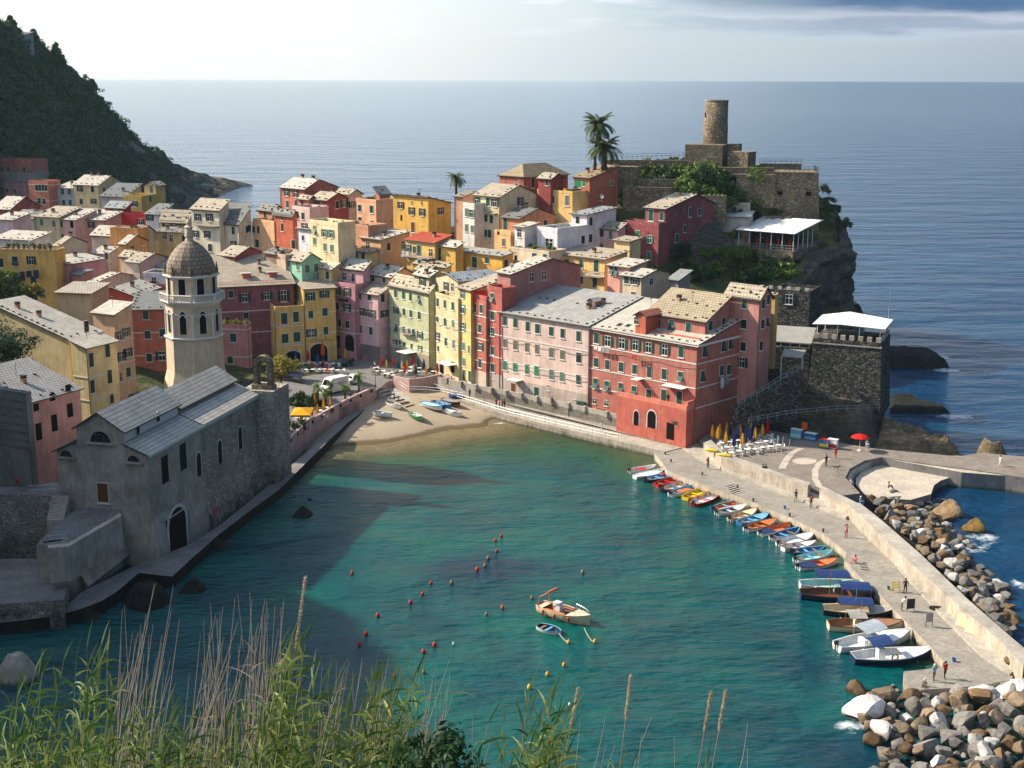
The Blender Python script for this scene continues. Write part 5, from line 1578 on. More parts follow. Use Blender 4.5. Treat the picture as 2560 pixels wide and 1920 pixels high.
def lunette(x,y,w_,h_):
 p=onplane('I',x,y,cf.W(0,0,ZE),cf.nA)+cf.nA*.03
 mb=MB()
 n_=12
 pts=[(math.cos(math.pi*k/n_)*w_/2,math.sin(math.pi*k/n_)*h_)for k in range(n_+1)]
 mb.add([(x_,0,z_)for x_,z_ in pts]+[(x_,-.05,z_)for x_,z_ in pts],[tuple(range(n_,-1,-1))])
 for k in range(-3,4):
  xx=k*w_/8
  mb.box(xx-.03,xx+.03,0,.04,0,h_*math.sqrt(max(0,1-(2*xx/w_)**2)),1)
 for z_ in(.33,.66):
  xx=w_/2*math.sqrt(1-z_*z_)
  mb.box(-xx,xx,.04,.07,z_*h_-.03,z_*h_+.03,1)
 mb.box(-w_/2-.5,w_/2+.5,-.02,.28,-.25,-.02,2)
 for k in range(n_):
  x0,z0=pts[k];x1,z1=pts[k+1]
  q=[(x0,z0),(x1,z1),(x1*1.14,z1*1.16),(x0*1.14,z0*1.16)]
  mb.add([(a_,-.03,z_)for a_,z_ in q]+[(a_,.12,z_)for a_,z_ in q],[(4,7,6,5),(0,1,5,4),(2,3,7,6)],2)
 o=link('lunette_window',mb.mesh('lunette',['window_glass','iron','mixed_render']),ch,p-cb_)
 o.rotation_euler=(0,0,cf.phiA)
lunette(697,292,2.6,1.35);lunette(925,425,1.5,.75);lunette(460,390,1.5,.8)
d_=cwin('I',712,640,'D',1.35,2.3,'A',.02)
mb=MB()
ap=onplane('I',1235,930,cf.W(-.5,0,0),cf.nB)
b0=(ap-CP0).dot(cf.v)
def battered(a_out,bs,be,z0,z1,mat):
 q=[cf.W(-a_out,bs,z0),cf.W(-a_out,be,z0),cf.W(-.05,be,z1),cf.W(-.05,bs,z1),cf.W(.5,bs,z0),cf.W(.5,be,z0),cf.W(.5,be,z1),cf.W(.5,bs,z1)]
 mb.add(q,[(0,3,2,1),(3,7,6,2),(0,4,7,3),(1,2,6,5)][0:4],mat)
battered(.9,-.02,b0-2.6,0,5.9,0)
battered(.9,b0+2.6,FR,0,5.9,0)
battered(.5,b0-2.6,b0+2.6,5.0,5.9,0)
link('arch_base',mb.mesh('arch_base',['mixed_render'],cb_),ch)
window(ch,cb_,Vector((ap.x,ap.y,2.6))+cf.nB*-.1,cf.phiB,4.4,6.4,'A','w')
mb=MB()
q=[cf.W(-1.2,FR,0),cf.W(-1.0,LEN,0),cf.W(-.02,LEN,6.5),cf.W(-.02,FR,5.5)]
mb.face([q[0],q[1],q[2],q[3]])
mb.face([q[0],q[3],cf.W(.3,FR,5.5),cf.W(.3,FR,0)])
link('stone_skirt',mb.mesh('stone_skirt',['church_stone'],cb_),ch)
bp=onz('I',1850,600,1.4)
mb=MB()
cf.prism(mb,-2.6,2.2,LEN+.02,LEN+5.4,-2,ZE+.6)
link('end_tower',mb.mesh('end_tower',['church_stone'],cb_),ch)
mb=MB()
cf.prism(mb,-1.9,-1.3,LEN+1.0,LEN+2.2,ZE+.6,ZE+4.0)
cf.prism(mb,.1,.7,LEN+1.0,LEN+2.2,ZE+.6,ZE+4.0)
cf.prism(mb,-2.1,.9,LEN+.8,LEN+2.4,ZE+.6,ZE+1.2)
for k in range(8):
 a0,a1=math.pi*k/8,math.pi*(k+1)/8
 q=[(-.6+.7*math.cos(a0),ZE+4+.7*math.sin(a0)),(-.6+.7*math.cos(a1),ZE+4+.7*math.sin(a1)),(-.6+1.3*math.cos(a1),ZE+4+1.3*math.sin(a1)),(-.6+1.3*math.cos(a0),ZE+4+1.3*math.sin(a0))]
 A=[cf.W(a_,LEN+1.0,z_)for a_,z_ in q]+[cf.W(a_,LEN+2.2,z_)for a_,z_ in q]
 mb.add(A,[(0,1,2,3),(7,6,5,4),(0,4,5,1),(2,6,7,3)])
link('belfry_arch',mb.mesh('belfry_arch',['fieldstone'],cb_),ch)
mb=MB()
p=cf.W(-.6,LEN+1.6,0)
mb.lathe([(.02,ZE+3.9),(.2,ZE+3.8),(.28,ZE+3.3),(.42,ZE+3.0)],10,p.x,p.y)
link('bell',mb.mesh('bell',['iron'],cb_),ch)
for i,(x,y)in enumerate(((1770,200),)):
 cwin('I',x,y,'h',1.0,3.0,'A',.0)if False else None
TX,TY=aty('P',489,900,194.5).x,194.5
def tz(y):
 return aty('P',489,y,TY-3.6).z
Z0,Z1,Z2,Z3,Z4=11.0,tz(560+1195/4.147),tz(560+815/4.147),tz(560+560/4.147),tz(560+185/4.147)
bt=thing('bell_tower',(TX,TY,Z0),'cream octagonal bell tower with scaled grey dome and balustrade','bell tower')
tb=Vector((TX,TY,Z0))
PH=.27
R1,R2,R3=4.25,4.0,3.85
mb=MB()
mb.lathe([(R1+.9,Z0-4),(R1+.5,Z0+.8),(R1,Z0+2.6),(R1-.08,Z1)],8,TX,TY,0,PH)
mb.lathe([(R2,Z1),(R2-.02,Z2)],8,TX,TY,0,PH)
mb.lathe([(R3-.12,Z2),(R3-.15,Z3)],8,TX,TY,0,PH)
link('shaft',mb.mesh('shaft',['tower_plaster'],tb),bt)
mb=MB()
mb.lathe([(R1-.1,Z1-.15),(R1+.18,Z1-.1),(R1+.18,Z1+.1),(R2-.1,Z1+.2)],8,TX,TY,0,PH,False)
mb.lathe([(R2-.1,Z2-.8),(R2+.5,Z2-.15),(R2+.75,Z2-.1),(R2+.75,Z2+.12),(R3-.2,Z2+.12)],8,TX,TY,0,PH,False)
mb.lathe([(R3-.3,Z3-.35),(R3+.25,Z3-.1),(R3+.35,Z3),(R3+.35,Z3+.12),(R3-.5,Z3+.25)],8,TX,TY,0,PH,False)
link('cornice',mb.mesh('cornice',['stucco_white'],tb),bt)
mb=MB()
for k in range(8):
 a=2*math.pi*(k+PH)/8
 for r_,za,zb_ in((R2,Z1+.15,Z2-1.6),):
  cx,cy=TX+r_*math.cos(a),TY+r_*math.sin(a)
  mb.tube([(cx,cy,za),(cx,cy,zb_)],.16,6)
 a2=2*math.pi*(k+1+PH)/8
 A,B=Vector((TX+R2*math.cos(a),TY+R2*math.sin(a),0)),Vector((TX+R2*math.cos(a2),TY+R2*math.sin(a2),0))
 n_=((A+B)/2-Vector((TX,TY,0))).normalized()
 for j in range(3):
  c0=A.lerp(B,(j+.5)/3)
  d_=(B-A).normalized()
  pts=[]
  for q in range(7):
   g_=math.pi*q/6
   pts.append(c0+d_*(math.cos(g_)*.45)+Vector((0,0,Z2-2.3+.45*math.sin(g_)))+n_*.03)
  mb.tube(pts,.09,4)
link('arch_frieze',mb.mesh('arch_frieze',['stucco_white'],tb),bt)
mb=MB()
RB=R2+.62
for k in range(8):
 a,a2=2*math.pi*(k+PH)/8,2*math.pi*(k+1+PH)/8
 A,B=Vector((TX+RB*math.cos(a),TY+RB*math.sin(a),Z2)),Vector((TX+RB*math.cos(a2),TY+RB*math.sin(a2),Z2))
 mb.tube([A+Vector((0,0,1.05)),B+Vector((0,0,1.05))],.12,4)
 mb.tube([A,A+Vector((0,0,1.15))],.17,6)
 for j in range(1,9):
  q=A.lerp(B,j/9)
  mb.lathe([(.05,Z2+.1),(.1,Z2+.35),(.05,Z2+.65),(.06,Z2+1.0)],6,q.x,q.y)
link('balustrade',mb.mesh('balustrade',['stucco_white'],tb),bt)
mb=MB()
HD=Z4-Z3
prof=[(3.55,Z3+.2),(3.62,Z3+HD*.12),(3.5,Z3+HD*.28),(3.15,Z3+HD*.46),(2.65,Z3+HD*.62),(2.0,Z3+HD*.77),(1.25,Z3+HD*.89),(.5,Z3+HD*.97)]
n_=16
for i in range(len(prof)-1):
 for k in range(n_):
  a0,a1=2*math.pi*(k+PH*2)/n_,2*math.pi*(k+1+PH*2)/n_
  (r0,z0),(r1,z1)=prof[i],prof[i+1]
  P=[(TX+r0*math.cos(a0),TY+r0*math.sin(a0),z0),(TX+r0*math.cos(a1),TY+r0*math.sin(a1),z0),(TX+r1*math.cos(a1),TY+r1*math.sin(a1),z1),(TX+r1*math.cos(a0),TY+r1*math.sin(a0),z1)]
  mb.face(P,0,[(k*.9,z0*.95),(k*.9+.9,z0*.95),(k*.9+.9,z1*.95),(k*.9,z1*.95)])
link('dome',mb.mesh('dome',['slate'],tb),bt,color=rgb(150,132,112))
mb=MB()
mb.lathe([(.75,Z4-.6),(.55,Z4+.2),(.7,Z4+.4),(.5,Z4+1.6),(.72,Z4+1.75),(.35,Z4+2.0),(.42,Z4+2.5),(.1,Z4+2.9),(.04,Z4+3.6)],10,TX,TY)
link('lantern_finial',mb.mesh('lantern_finial',['tower_plaster'],tb),bt)
for k in range(8):
 a=2*math.pi*(k+PH)/8
 mb=MB()
 mb.lathe([(.26,Z3+.15),(.22,Z3+.6),(.3,Z3+.7),(.14,Z3+1.0),(.17,Z3+1.2),(.03,Z3+2.0)],8,TX+(R3-.12)*math.cos(a),TY+(R3-.12)*math.sin(a))
 link('pinnacle',mb.mesh('pinnacle',['fieldstone'],tb),bt)
for k in range(8):
 am=2*math.pi*(k+.5+PH)/8
 nn_=Vector((math.cos(am),math.sin(am),0))
 if nn_.y>.75:
  continue
 ca=math.cos(math.pi/8)
 for(r_,zc,w_,h_,t)in((R2*ca,Z1+2.4,1.05,3.4,'A'),((R3-.13)*ca,Z2+2.3,1.1,3.0,'A')):
  p=Vector((TX,TY,zc))+nn_*r_
  window(bt,tb,p,am-math.pi/2,w_,h_,t,'w')
def cyl_thing():pass
ct=aty('P',1793,358,292)
t0=thing('round_tower',(ct.x,ct.y+3,ct.z-2),'round brown stone castle tower on the hilltop','tower')
tb2=Vector((ct.x,ct.y+3,ct.z-2))
ztop=aty('P',1793,250,292).z
mb=MB()
n_=28
prof=[(2.72,ct.z-4),(2.66,ct.z+3.6),(2.58,ct.z+4),(2.55,ztop)]
mb.lathe(prof,n_,tb2.x,tb2.y)
link('tower_wall',mb.mesh('tower_wall',['fieldstone'],tb2,True),t0)
mb=MB()
mb.lathe([(2.62,ztop-.25),(2.7,ztop+.02),(2.3,ztop+.02),(2.3,ztop-.6)],n_,tb2.x,tb2.y,0,0,False)
link('coping',mb.mesh('coping',['plaza_band'],tb2),t0)
mb=MB();mb.box(-.12,.12,-.05,.06,-.5,.5)
o=link('slit_window',mb.mesh('slit',['dark_opening']),t0,(-2.52,-.9,8));o.rotation_euler=(0,0,math.radians(110))
def stone_block(name,c,pts,z1,z0,label,mat='fieldstone',cat='wall',crenel=0,cap=None):
 """pts: pixel outline of the top at height z1"""
 poly=P2(c,pts,z1)
 mb=MB()
 mb.prism(poly,z0,z1)
 cx,cy=sum(p[0]for p in poly)/len(poly),sum(p[1]for p in poly)/len(poly)
 r=thing(name,(cx,cy,z0),label,cat)
 link('stonework',mb.mesh('stonework',[mat],(cx,cy,z0)),r)
 return r,poly,Vector((cx,cy,z0))
def Wd(pt,d,th,la,lb):
 """rectangle with near corner at world point: returns polygon (x,y)"""
 t=math.radians(th)
 u=Vector((-math.cos(t),-math.sin(t),0));v=Vector((-math.sin(t),math.cos(t),0))
 return[(q.x,q.y)for q in(pt,pt+u*la,pt+u*la+v*lb,pt+v*lb)]
def block(name,c,x,y,d,th,la,lb,hgt,label,mat='fieldstone',cat='wall',batter=0.0,part='stonework'):
 p=aty(c,x,y,d)
 poly=Wd(p,d,th,la,lb)
 mb=MB()
 base=Vector((p.x,p.y,p.z-hgt))
 if batter:
  cx,cy=sum(q[0]for q in poly)/4,sum(q[1]for q in poly)/4
  lo=[(cx+(q[0]-cx)*(1+batter),cy+(q[1]-cy)*(1+batter))for q in poly]
  vs=[(q[0],q[1],base.z-2)for q in lo]+[(q[0],q[1],p.z)for q in poly]
  ar=sum(poly[i][0]*poly[(i+1)%4][1]-poly[(i+1)%4][0]*poly[i][1]for i in range(4))
  fs=[(0,1,5,4),(1,2,6,5),(2,3,7,6),(3,0,4,7),(4,5,6,7)]
  mb.add(vs,fs if ar>0 else[f_[::-1]for f_ in fs])
 else:
  mb.prism(poly,base.z-2,p.z)
 r=thing(name,base,label,cat)
 link(part,mb.mesh(part,[mat],base),r)
 fr=Frame(p,th,base)
 fr.root,fr.la,fr.lb,fr.z=r,la,lb,p.z
 return fr
kb=block('tower_base','D',1015,450,287,-20,8.2,6,5.2,'square stone base under the round castle tower')
kb2=block('tower_base','D',1190,500,285,-30,4.6,5,4.2,'lower stone outwork right of the castle tower base')
kb3=block('watch_room','D',1130,445,292,-20,2.6,3,4.0,'small dark stone room behind the castle tower')
bast=block('bastion','D',1678,640,279,-8,11.0,9,12,'tall weathered stone bastion at the cliff edge of the castle','fieldstone','bastion',.13)
mb=MB()
for x,y in((1410,780),(1605,785)):
 p=onplane('D',x,y,bast.P0,bast.nA)+bast.nA*.5
 mb.box(p.x-.5,p.x+.5,p.y-.25,p.y+.1,p.z-.35,p.z+.35)
link('gun_port',mb.mesh('gun_port',['dark_opening'],bast.base),bast.root)
tw1=block('terrace_wall','D',1370,608,281,-8,22,1.2,7,'long low stone wall in front of the castle tower')
tw2=block('terrace_wall','D',1380,655,278.5,-10,11,1.5,5,'arched brown retaining wall above the hanging garden')
window(tw2.root,tw2.base,onplane('D',1085,705,tw2.P0,tw2.nA)+tw2.nA*.02,tw2.phiA,1.5,2.6,'a','w')
tw3=block('terrace_wall','D',790,556,284,-6,18,1.0,8,'pale topped terrace wall leading from the palms to the tower')
tw4=block('parapet_wall','D',1560,580,290,-8,9,.5,2.2,'sunlit parapet wall at the back of the castle terrace')
tw5=block('terrace_wall','D',430,600,279,-6,6,3,9,'dark stone wall beneath the palm terrace')
def fence_thing(name,pts,hgt,label,mat='iron',step=1.0,rr=.035):
 mb=MB()
 p0=pts[0]
 for p,q in zip(pts[:-1],pts[1:]):
  for z in(hgt,hgt*.5):
   mb.tube([p+Vector((0,0,z)),q+Vector((0,0,z))],rr,4)
  k=max(1,int((q-p).length/step))
  for i in range(k+1):
   s=p.lerp(q,i/k)
   mb.tube([s,s+Vector((0,0,hgt))],rr*1.1,4)
 o=link(name,mb.mesh(name,[mat],p0),None,p0)
 return tag(o,label,'railing')
fence_thing('iron_railing',[bast.W(0,.4,bast.z),bast.W(11,.4,bast.z)],1.1,'thin iron railing on top of the castle bastion')
fence_thing('iron_railing',[bast.W(.3,.5,bast.z),bast.W(.3,8.5,bast.z)],1.1,'iron railing along the seaward edge of the bastion')
fence_thing('iron_railing',[tw4.W(0,-.2,tw4.z),tw4.W(9,-.2,tw4.z)],1.0,'iron railing on the sunlit castle parapet')
fence_thing('iron_railing',[aty('D',320,550,283),aty('D',560,540,283),aty('D',800,535,286)],1.0,'iron railing along the path beside the palms')
for x_,y_,d_,L_,lb_ in((830,690,276,13,'upper garden terrace wall among the shrubs'),(660,745,272,10,'middle garden terrace wall among the shrubs'),(1040,800,270.5,9,'garden terrace wall right of the spreading tree'),(1480,945,276,5,'short stone wall behind the white awning')):
 block('garden_wall','D',x_,y_,d_,-14,L_,.7,3.5,lb_)
house('D',(1200,950),271,950,None,3,(176,170,160),(206,206,204),'low white roofed shed behind the restaurant vine',th=-20,roof='sa',lb=4,rise=.8,chim=0,stones=False,name='shed',cat='shed')
block('concrete_wall','D',1205,850,274.5,-12,8,.6,4,'pale concrete wall under the round green tree','mixed_render')
rt=block('restaurant_terrace','D',1502,1185,262,-36,17.5,15,8.5,'stone walled restaurant terrace jutting from the castle cliff','fieldstone','terrace')
mb=MB()
POSTS=[]
tz_=rt.z
Pf=[(0,0),(12.4,0),(12.4,9.6),(0,9.6)]
zf=aty('D',1502,1062,262).z
for(a_,b_)in[(.2+i*2.4,.3)for i in range(6)]+[(.2,.3+i*2.3)for i in range(1,5)]+[(12.2,4),(12.2,9)]:
 POSTS.append(rt.W(a_,b_,tz_))
pav=thing('terrace_awning',rt.W(6,4,tz_),'big white canvas awning over the castle restaurant terrace','awning')
pvb=rt.W(6,4,tz_)
def post_parts(root,base,pts,hgt,r_,mat='white_paint'):
 mb=MB();mb.tube([(0,0,0),(0,0,hgt)],r_,6)
 me=mb.mesh('post',[mat])
 for q in pts:
  link('post',me,root,q-base)
post_parts(pav,pvb,POSTS,zf-tz_,.09)
mb=MB()
NN=14
vs,fs=[],[]
for i in range(NN+1):
 for j in range(9):
  a_,b_=-.4+13.0*i/NN,-.4+13.6*j/8
  q=rt.W(a_,b_,zf+1.7*j/8-.12*math.sin(math.pi*i/2)**2+.06*math.sin(3.1*i+1.3*j))
  vs.append(q)
for i in range(NN):
 for j in range(8):
  fs.append((i*9+j,i*9+j+1,(i+1)*9+j+1,(i+1)*9+j))
mb.add(vs,fs)
mb.add([v_-Vector((0,0,.08))for v_ in vs],[f_[::-1]for f_ in fs])
for a0,b0_,a1,b1 in((-.4,-.4,12.6,-.4),(-.4,-.4,-.4,13.2)):
 mb.tube([rt.W(a0,b0_,zf),rt.W(a1,b1,zf+(1.7 if b1>1 else 0))],.12,4)
link('canvas',mb.mesh('canvas',['canvas_white'],pvb),pav)
fence_thing('terrace_railing',[rt.W(17.4,.15,tz_),rt.W(.1,.15,tz_),rt.W(.1,14.8,tz_)],1.0,'blue grey railing around the restaurant terrace','steel',.7)
mb=MB();rt.prism(mb,2,16,5.5,5.8,tz_,tz_+2.6)
link('inner_wall',mb.mesh('inner_wall',['dark_stone'],rt.base),rt.root)
mb=MB()
mb.lathe([(.03,0),(.03,.5),(.16,.6),(.20,1.0),(.12,1.9),(.03,2.3),(.02,2.45)],8)
def parasol_proto(matn):
 m1,m2=MB(),MB()
 m1.lathe([(.22,0),(.22,.08),(.03,.1),(.03,2.6)],8)
 n_=12
 prof_=[(.10,.75),(.24,.95),(.26,1.3),(.2,1.9),(.1,2.4),(.03,2.6)]
 vs,fs=[],[]
 for(r_,z)in prof_:
  for k in range(n_):
   rr_2=r_*(1.15 if k%2 else .72)
   vs.append((rr_2*math.cos(2*math.pi*k/n_),rr_2*math.sin(2*math.pi*k/n_),z))
 for i in range(len(prof_)-1):
  for k in range(n_):
   fs.append((i*n_+k,i*n_+(k+1)%n_,(i+1)*n_+(k+1)%n_,(i+1)*n_+k))
 m2.add(vs,fs)
 return m1.mesh('pole',['steel']),m2.mesh('canopy',[matn])
for nm,c_ in(('cloth_yellow',rgb(214,150,30)),('cloth_navy',rgb(26,48,92)),('cloth_red',rgb(196,34,32)),('cloth_orange',rgb(222,92,34)),('cloth_teal',rgb(24,74,84)),('cloth_cream',rgb(206,190,164)),('cloth_blue',rgb(30,74,140))):
 flat(nm,c_,0.85,0.15,.2)
PAR={k:parasol_proto(k)for k in('cloth_yellow','cloth_navy','cloth_red','cloth_orange','cloth_teal','cloth_cream','cloth_blue')}
def parasol(p,cl,label,group,s=1.0):
 r=thing('closed_parasol',p,label,'parasol',group)
 r.scale=(s,s,s)
 link('pole',PAR[cl][0],r);link('canopy',PAR[cl][1],r)
 return r
for i in range(5):
 parasol(rt.W(1.6+i*2.4,1.6,tz_),'cloth_red','closed red parasol under the white restaurant awning','red parasols under the castle awning',.9)
sh_=house('H',(1066,266),222,805,None,15,(100,98,92),GREY,'dark stone house with battlements under the castle cliff',th=-26,roof='flat',lb=7,mat='dark_stone',wa='920,300,o,1.2,1.5',sh='k',parapet=.5)
for i in range(6):
 box_part(sh_,'merlon',.3+i*1.55,1.0+i*1.55,-.03,.3,sh_.ze+.5,sh_.ze+1.0,'plaza_band')
wtp=aty('H',1558,602,203)
wt_=block('watchtower','H',1558,602,203,-24,10.6,9,10.2,'battered dark stone watchtower with white canopy on the rocks','dark_stone','watchtower',.12)
for q_ in[(.1+i*1.38,.85+i*1.38,0,.35)for i in range(8)]+[(0,.35,.6+i*1.4,1.3+i*1.4)for i in range(6)]:
 mb=MB();wt_.prism(mb,*q_,wt_.z,wt_.z+.75);link('merlon',mb.mesh('merlon',['plaza_band'],wt_.base),wt_.root)
mb=MB()
wt_.prism(mb,-.15,10.75,-.15,.02,wt_.z-.9,wt_.z-.7)
link('moulding',mb.mesh('moulding',['mixed_render'],wt_.base),wt_.root)
cn=thing('canopy',wt_.W(5,4,wt_.z),'white pitched canopy on posts atop the watchtower','canopy')
cnb=wt_.W(5,4,wt_.z)
post_parts(cn,cnb,[wt_.W(a_,b_,wt_.z)for a_,b_ in((.4,.8),(3.6,.8),(7,.8),(10.2,.8),(.4,7.5),(10.2,7.5))],2.2,.07)
mb=MB()
zc=wt_.z+2.2
A=[wt_.W(-.4,.2,zc),wt_.W(10.9,.2,zc),wt_.W(10.9,8.4,zc+.2),wt_.W(-.4,8.4,zc+.2),wt_.W(6.5,8.4,zc+1.0),wt_.W(6.5,.2,zc+.25)]
for f_ in((0,5,4,3),(5,1,2,4)):
 mb.face([A[i]for i in f_][::-1]);mb.face([A[i]-Vector((0,0,.1))for i in f_])
mb.tube([A[0],A[5],A[1]],.1,4)
link('canvas',mb.mesh('canvas',['canvas_white'],cnb),cn)
mb=MB()
q=wt_.W(.3,8,wt_.z)
mb.tube([q,q+Vector((0,0,7))],[.06,.03],6)
tag(link('flagpole',mb.mesh('flagpole',['steel'],q),None,q),'bare white flagpole on the watchtower','flagpole')
for i,(a_,b_)in enumerate([(1.5,2),(3.5,2.2),(5.5,2),(8,2.3),(9.5,4)]):
 pass
pv=block('glass_pavilion','H',1062,605,209,-20,6.2,5,2.4,'grey flat roofed glass pavilion between pink house and watchtower','window_glass','pavilion',0,'glazing')
mb=MB()
A=[pv.W(-.3,-.3,pv.z+.05),pv.W(6.5,-.3,pv.z+.05),pv.W(6.5,5.3,pv.z+1.7),pv.W(-.3,5.3,pv.z+1.7)]
mb.face(A[::-1]);mb.face([a_-Vector((0,0,.2))for a_ in A])
for i in range(4):
 j=(i+1)%4
 mb.face([A[i],A[j],A[j]-Vector((0,0,.2)),A[i]-Vector((0,0,.2))])
for i in range(5):
 q=pv.W(.05+i*1.5,-.05,pv.z-2.4)
 mb.tube([q,q+Vector((0,0,2.4))],.07,4,1)
link('roof',mb.mesh('roof',['canvas_grey','white_paint'],pv.base),pv.root)
pv_under=block('retaining_wall','H',1062,640,208,-20,7.6,3,9,'dark retaining wall beneath the glass pavilion','dark_stone')
aw=thing('bar_awning',aty('H',950,690,206),'grey canvas awning over a small bar below the pavilion','awning')
awb=aty('H',950,690,206)
mb=MB()
A=[aty('H',868,695,204.5),aty('H',1012,705,203.5),aty('H',1038,648,206.5),aty('H',885,640,206.5)]
mb.face(A);mb.face([a_-Vector((0,0,.08))for a_ in A][::-1])
link('canvas',mb.mesh('canvas',['canvas_grey'],awb),aw)
post_parts(aw,awb,[a_-Vector((0,0,3.4))for a_ in A[:2]],3.4,.06)
def stairs_thing(name,p,q,w_,n_,label,mat='dark_stone',below=4.0):
 """straight flight from p (low) to q (high)"""
 d_=Vector((q.x-p.x,q.y-p.y,0));L=d_.length;d_.normalize()
 s_=Vector((-d_.y,d_.x,0))*w_
 mb=MB()
 for i in range(n_):
  a_,b_=p+d_*(L*i/n_),p+d_*(L*(i+1)/n_)
  z_=p.z+(q.z-p.z)*(i+1)/n_
  mb.prism([(a_.x,a_.y),(b_.x,b_.y),(b_.x+s_.x,b_.y+s_.y),(a_.x+s_.x,a_.y+s_.y)],min(p.z,z_)-below,z_)
 o=link(name,mb.mesh(name,[mat],p),None,p)
 return tag(o,label,'stairs')
s0,s1=aty('H',570,1060,194),aty('H',1020,790,200)
stairs_thing('stone_stairs',s0,s1,1.6,26,'long dark stone stairway rising to the watchtower','dark_stone',3)
fence_thing('stair_railing',[s0+Vector((0,0,.3)),s1+Vector((0,0,.3))],1.0,'thin railing beside the long dark stairway','steel',1.2)
fence_thing('path_railing',[aty('H',640,1160,193),aty('H',900,1110,195),aty('H',1250,1075,197),aty('H',1540,1068,199)],.9,'pale railing of the path under the watchtower','steel',1.6)
def rock_mesh(name,poly,z_top,seed,mat='cliff_rock',res=26,rough=.8,zlow=-2.0):
 """rock mass over a footprint polygon; z_top(x,y) array function"""
 xs_,ys_=[p[0]for p in poly],[p[1]for p in poly]
 X,Y=np.meshgrid(np.linspace(min(xs_)-1,max(xs_)+1,res*2),np.linspace(min(ys_)-1,max(ys_)+1,res*2))
 ins=inside(X,Y,poly)
 dd=seg_dist(X,Y,list(poly)+[poly[0]])
 sd=np.where(ins,dd,-dd)
 e=np.clip((sd+.5)/1.6,0,1)**.7
 nz_=fbm(X,Y,seed,5,.7)
 led=fbm(X*.4+Y*.9,Y*.1-X*.05,seed+1,4,1.6)
 Z=zlow+(z_top(X,Y)-zlow)*e+rough*(nz_*.6+led*.5)*e
 idx=np.arange(X.size).reshape(X.shape)
 f=np.stack([idx[:-1,:-1],idx[:-1,1:],idx[1:,1:],idx[1:,:-1]],-1).reshape(-1,4)
 keep=(sd>-1.0)[:-1,:-1].ravel()
 return npmesh(name,np.stack([X,Y,Z],-1).reshape(-1,3),f[keep],[mat])
def sea_rock(c,pts,h_,label,seed,mat='cliff_rock',slope=None,rough=.8):
 poly=P2(c,pts,0)
 cx,cy=sum(p[0]for p in poly)/len(poly),sum(p[1]for p in poly)/len(poly)
 sx_=max(abs(p[0]-cx)for p in poly)
 zt=(lambda X,Y:h_*np.clip(1.1-((X-cx)/(sx_*1.1))**2,.2,1))if slope is None else slope
 o=link('sea_rock',rock_mesh('sea_rock',poly,zt,seed,mat,26,rough))
 return tag(o,label,'rock')
sea_rock('H',[(1560,770),(1700,780),(1900,785),(2040,768),(1950,715),(1700,690),(1560,700)],2.6,'black rounded rock in the sea right of the watchtower',61,'wet_rock',None,.5)
sea_rock('H',[(1180,455),(1300,455),(1445,442),(1400,400),(1250,370),(1150,380)],4.0,'dark rock spur at the foot of the castle cliff',62,'wet_rock')
sea_rock('H',[(1590,1100),(1800,1095),(2080,1090),(1950,1040),(1780,990),(1600,980)],.9,'low dark wedge of rock behind the layered ledges',63,'wet_rock',None,.35)
sea_rock('H',[(1500,1360),(1800,1390),(2110,1390),(2060,1330),(1900,1270),(1640,1190),(1500,1180)],3.6,'sunlit layered brown rock ledges beside the plaza',64,'layered_rock',lambda X,Y:np.interp(X,[38,48,52,62],[5.5,5.0,3.5,1.8])+0*Y,1.1)
sea_rock('N',[(1540,215),(1700,250),(1850,255),(1950,250),(1800,200),(1600,120)],3.2,'small brown rock beside the breakwater path',65,'layered_rock')
sea_rock('H',[(620,1210),(900,1230),(1300,1300),(1520,1350),(1560,1100),(1200,1040),(800,1060),(560,1120)],5.5,'dark shaded rock slope below the watchtower',66,'cliff_rock',lambda X,Y:np.clip(3.0+(Y-183)*.28,2.2,6.5),.8)
for(x,y,s_,lb_)in((2090,800,1.5,'black rock standing in the shaded water off the shore path'),(2150,690,.8,'small flat black rock off the shore path'),(1040,1400,2.6,'big pale topped rock below the corner of the shore path'),(1330,1310,1.6,'pale boulder awash near the church corner'),(1560,945,1.3,'round boulder beside the shore path'),(1500,1020,1.5,'flat wet boulder beside the shore path'),(620,1500,1.5,'dark boulder under the left shore path'),(60,1580,1.0,'small rock at the far left shore'),(2040,660,.7,'tiny rock farthest along the shaded path')):
 q=onz('I',x,y,0)
 poly=[(q.x+s_*R.uniform(.8,1.25)*math.cos(a),q.y+s_*R.uniform(.8,1.25)*math.sin(a))for a in[k*math.pi/4 for k in range(8)]]
 o=link('shore_rock',rock_mesh('shore_rock',poly,lambda X,Y:.8*s_+0*X,int(x),'wet_rock',12,.35,-1))
 tag(o,lb_,'rock')
q=onz('J',100,680,0)
poly=[(q.x+2.0*R.uniform(.9,1.3)*math.cos(a),q.y+1.6*R.uniform(.9,1.3)*math.sin(a))for a in[k*math.pi/4 for k in range(8)]]
tag(link('shore_rock',rock_mesh('shore_rock',poly,lambda X,Y:2.6+0*X,71,'mixed_render',14,.5,-1)),'pale grey boulder above the reeds at lower left','rock')
def terr(name,c,pts,z1,z0,label,mat='grey_concrete',top='grey_concrete'):
 poly=P2(c,pts,z1)
 mb=MB();mb.prism(poly,z0,z1,0,1)
 p0=Vector((poly[0][0],poly[0][1],z0))
 return tag(link(name,mb.mesh(name,[top,mat],p0),None,p0),label,'terrace')
terr('stone_terrace','I',[(-120,600),(200,600),(380,560),(470,640),(400,665),(190,655),(-120,650)],8.6,0,'grey paved upper terrace beside the pink house','church_stone')
terr('stone_terrace','I',[(400,850),(430,800),(545,750),(720,700),(830,720),(830,775),(650,880),(470,985),(330,1000),(250,1000)],7.0,0,'middle paved terrace in front of the church door','mixed_render')
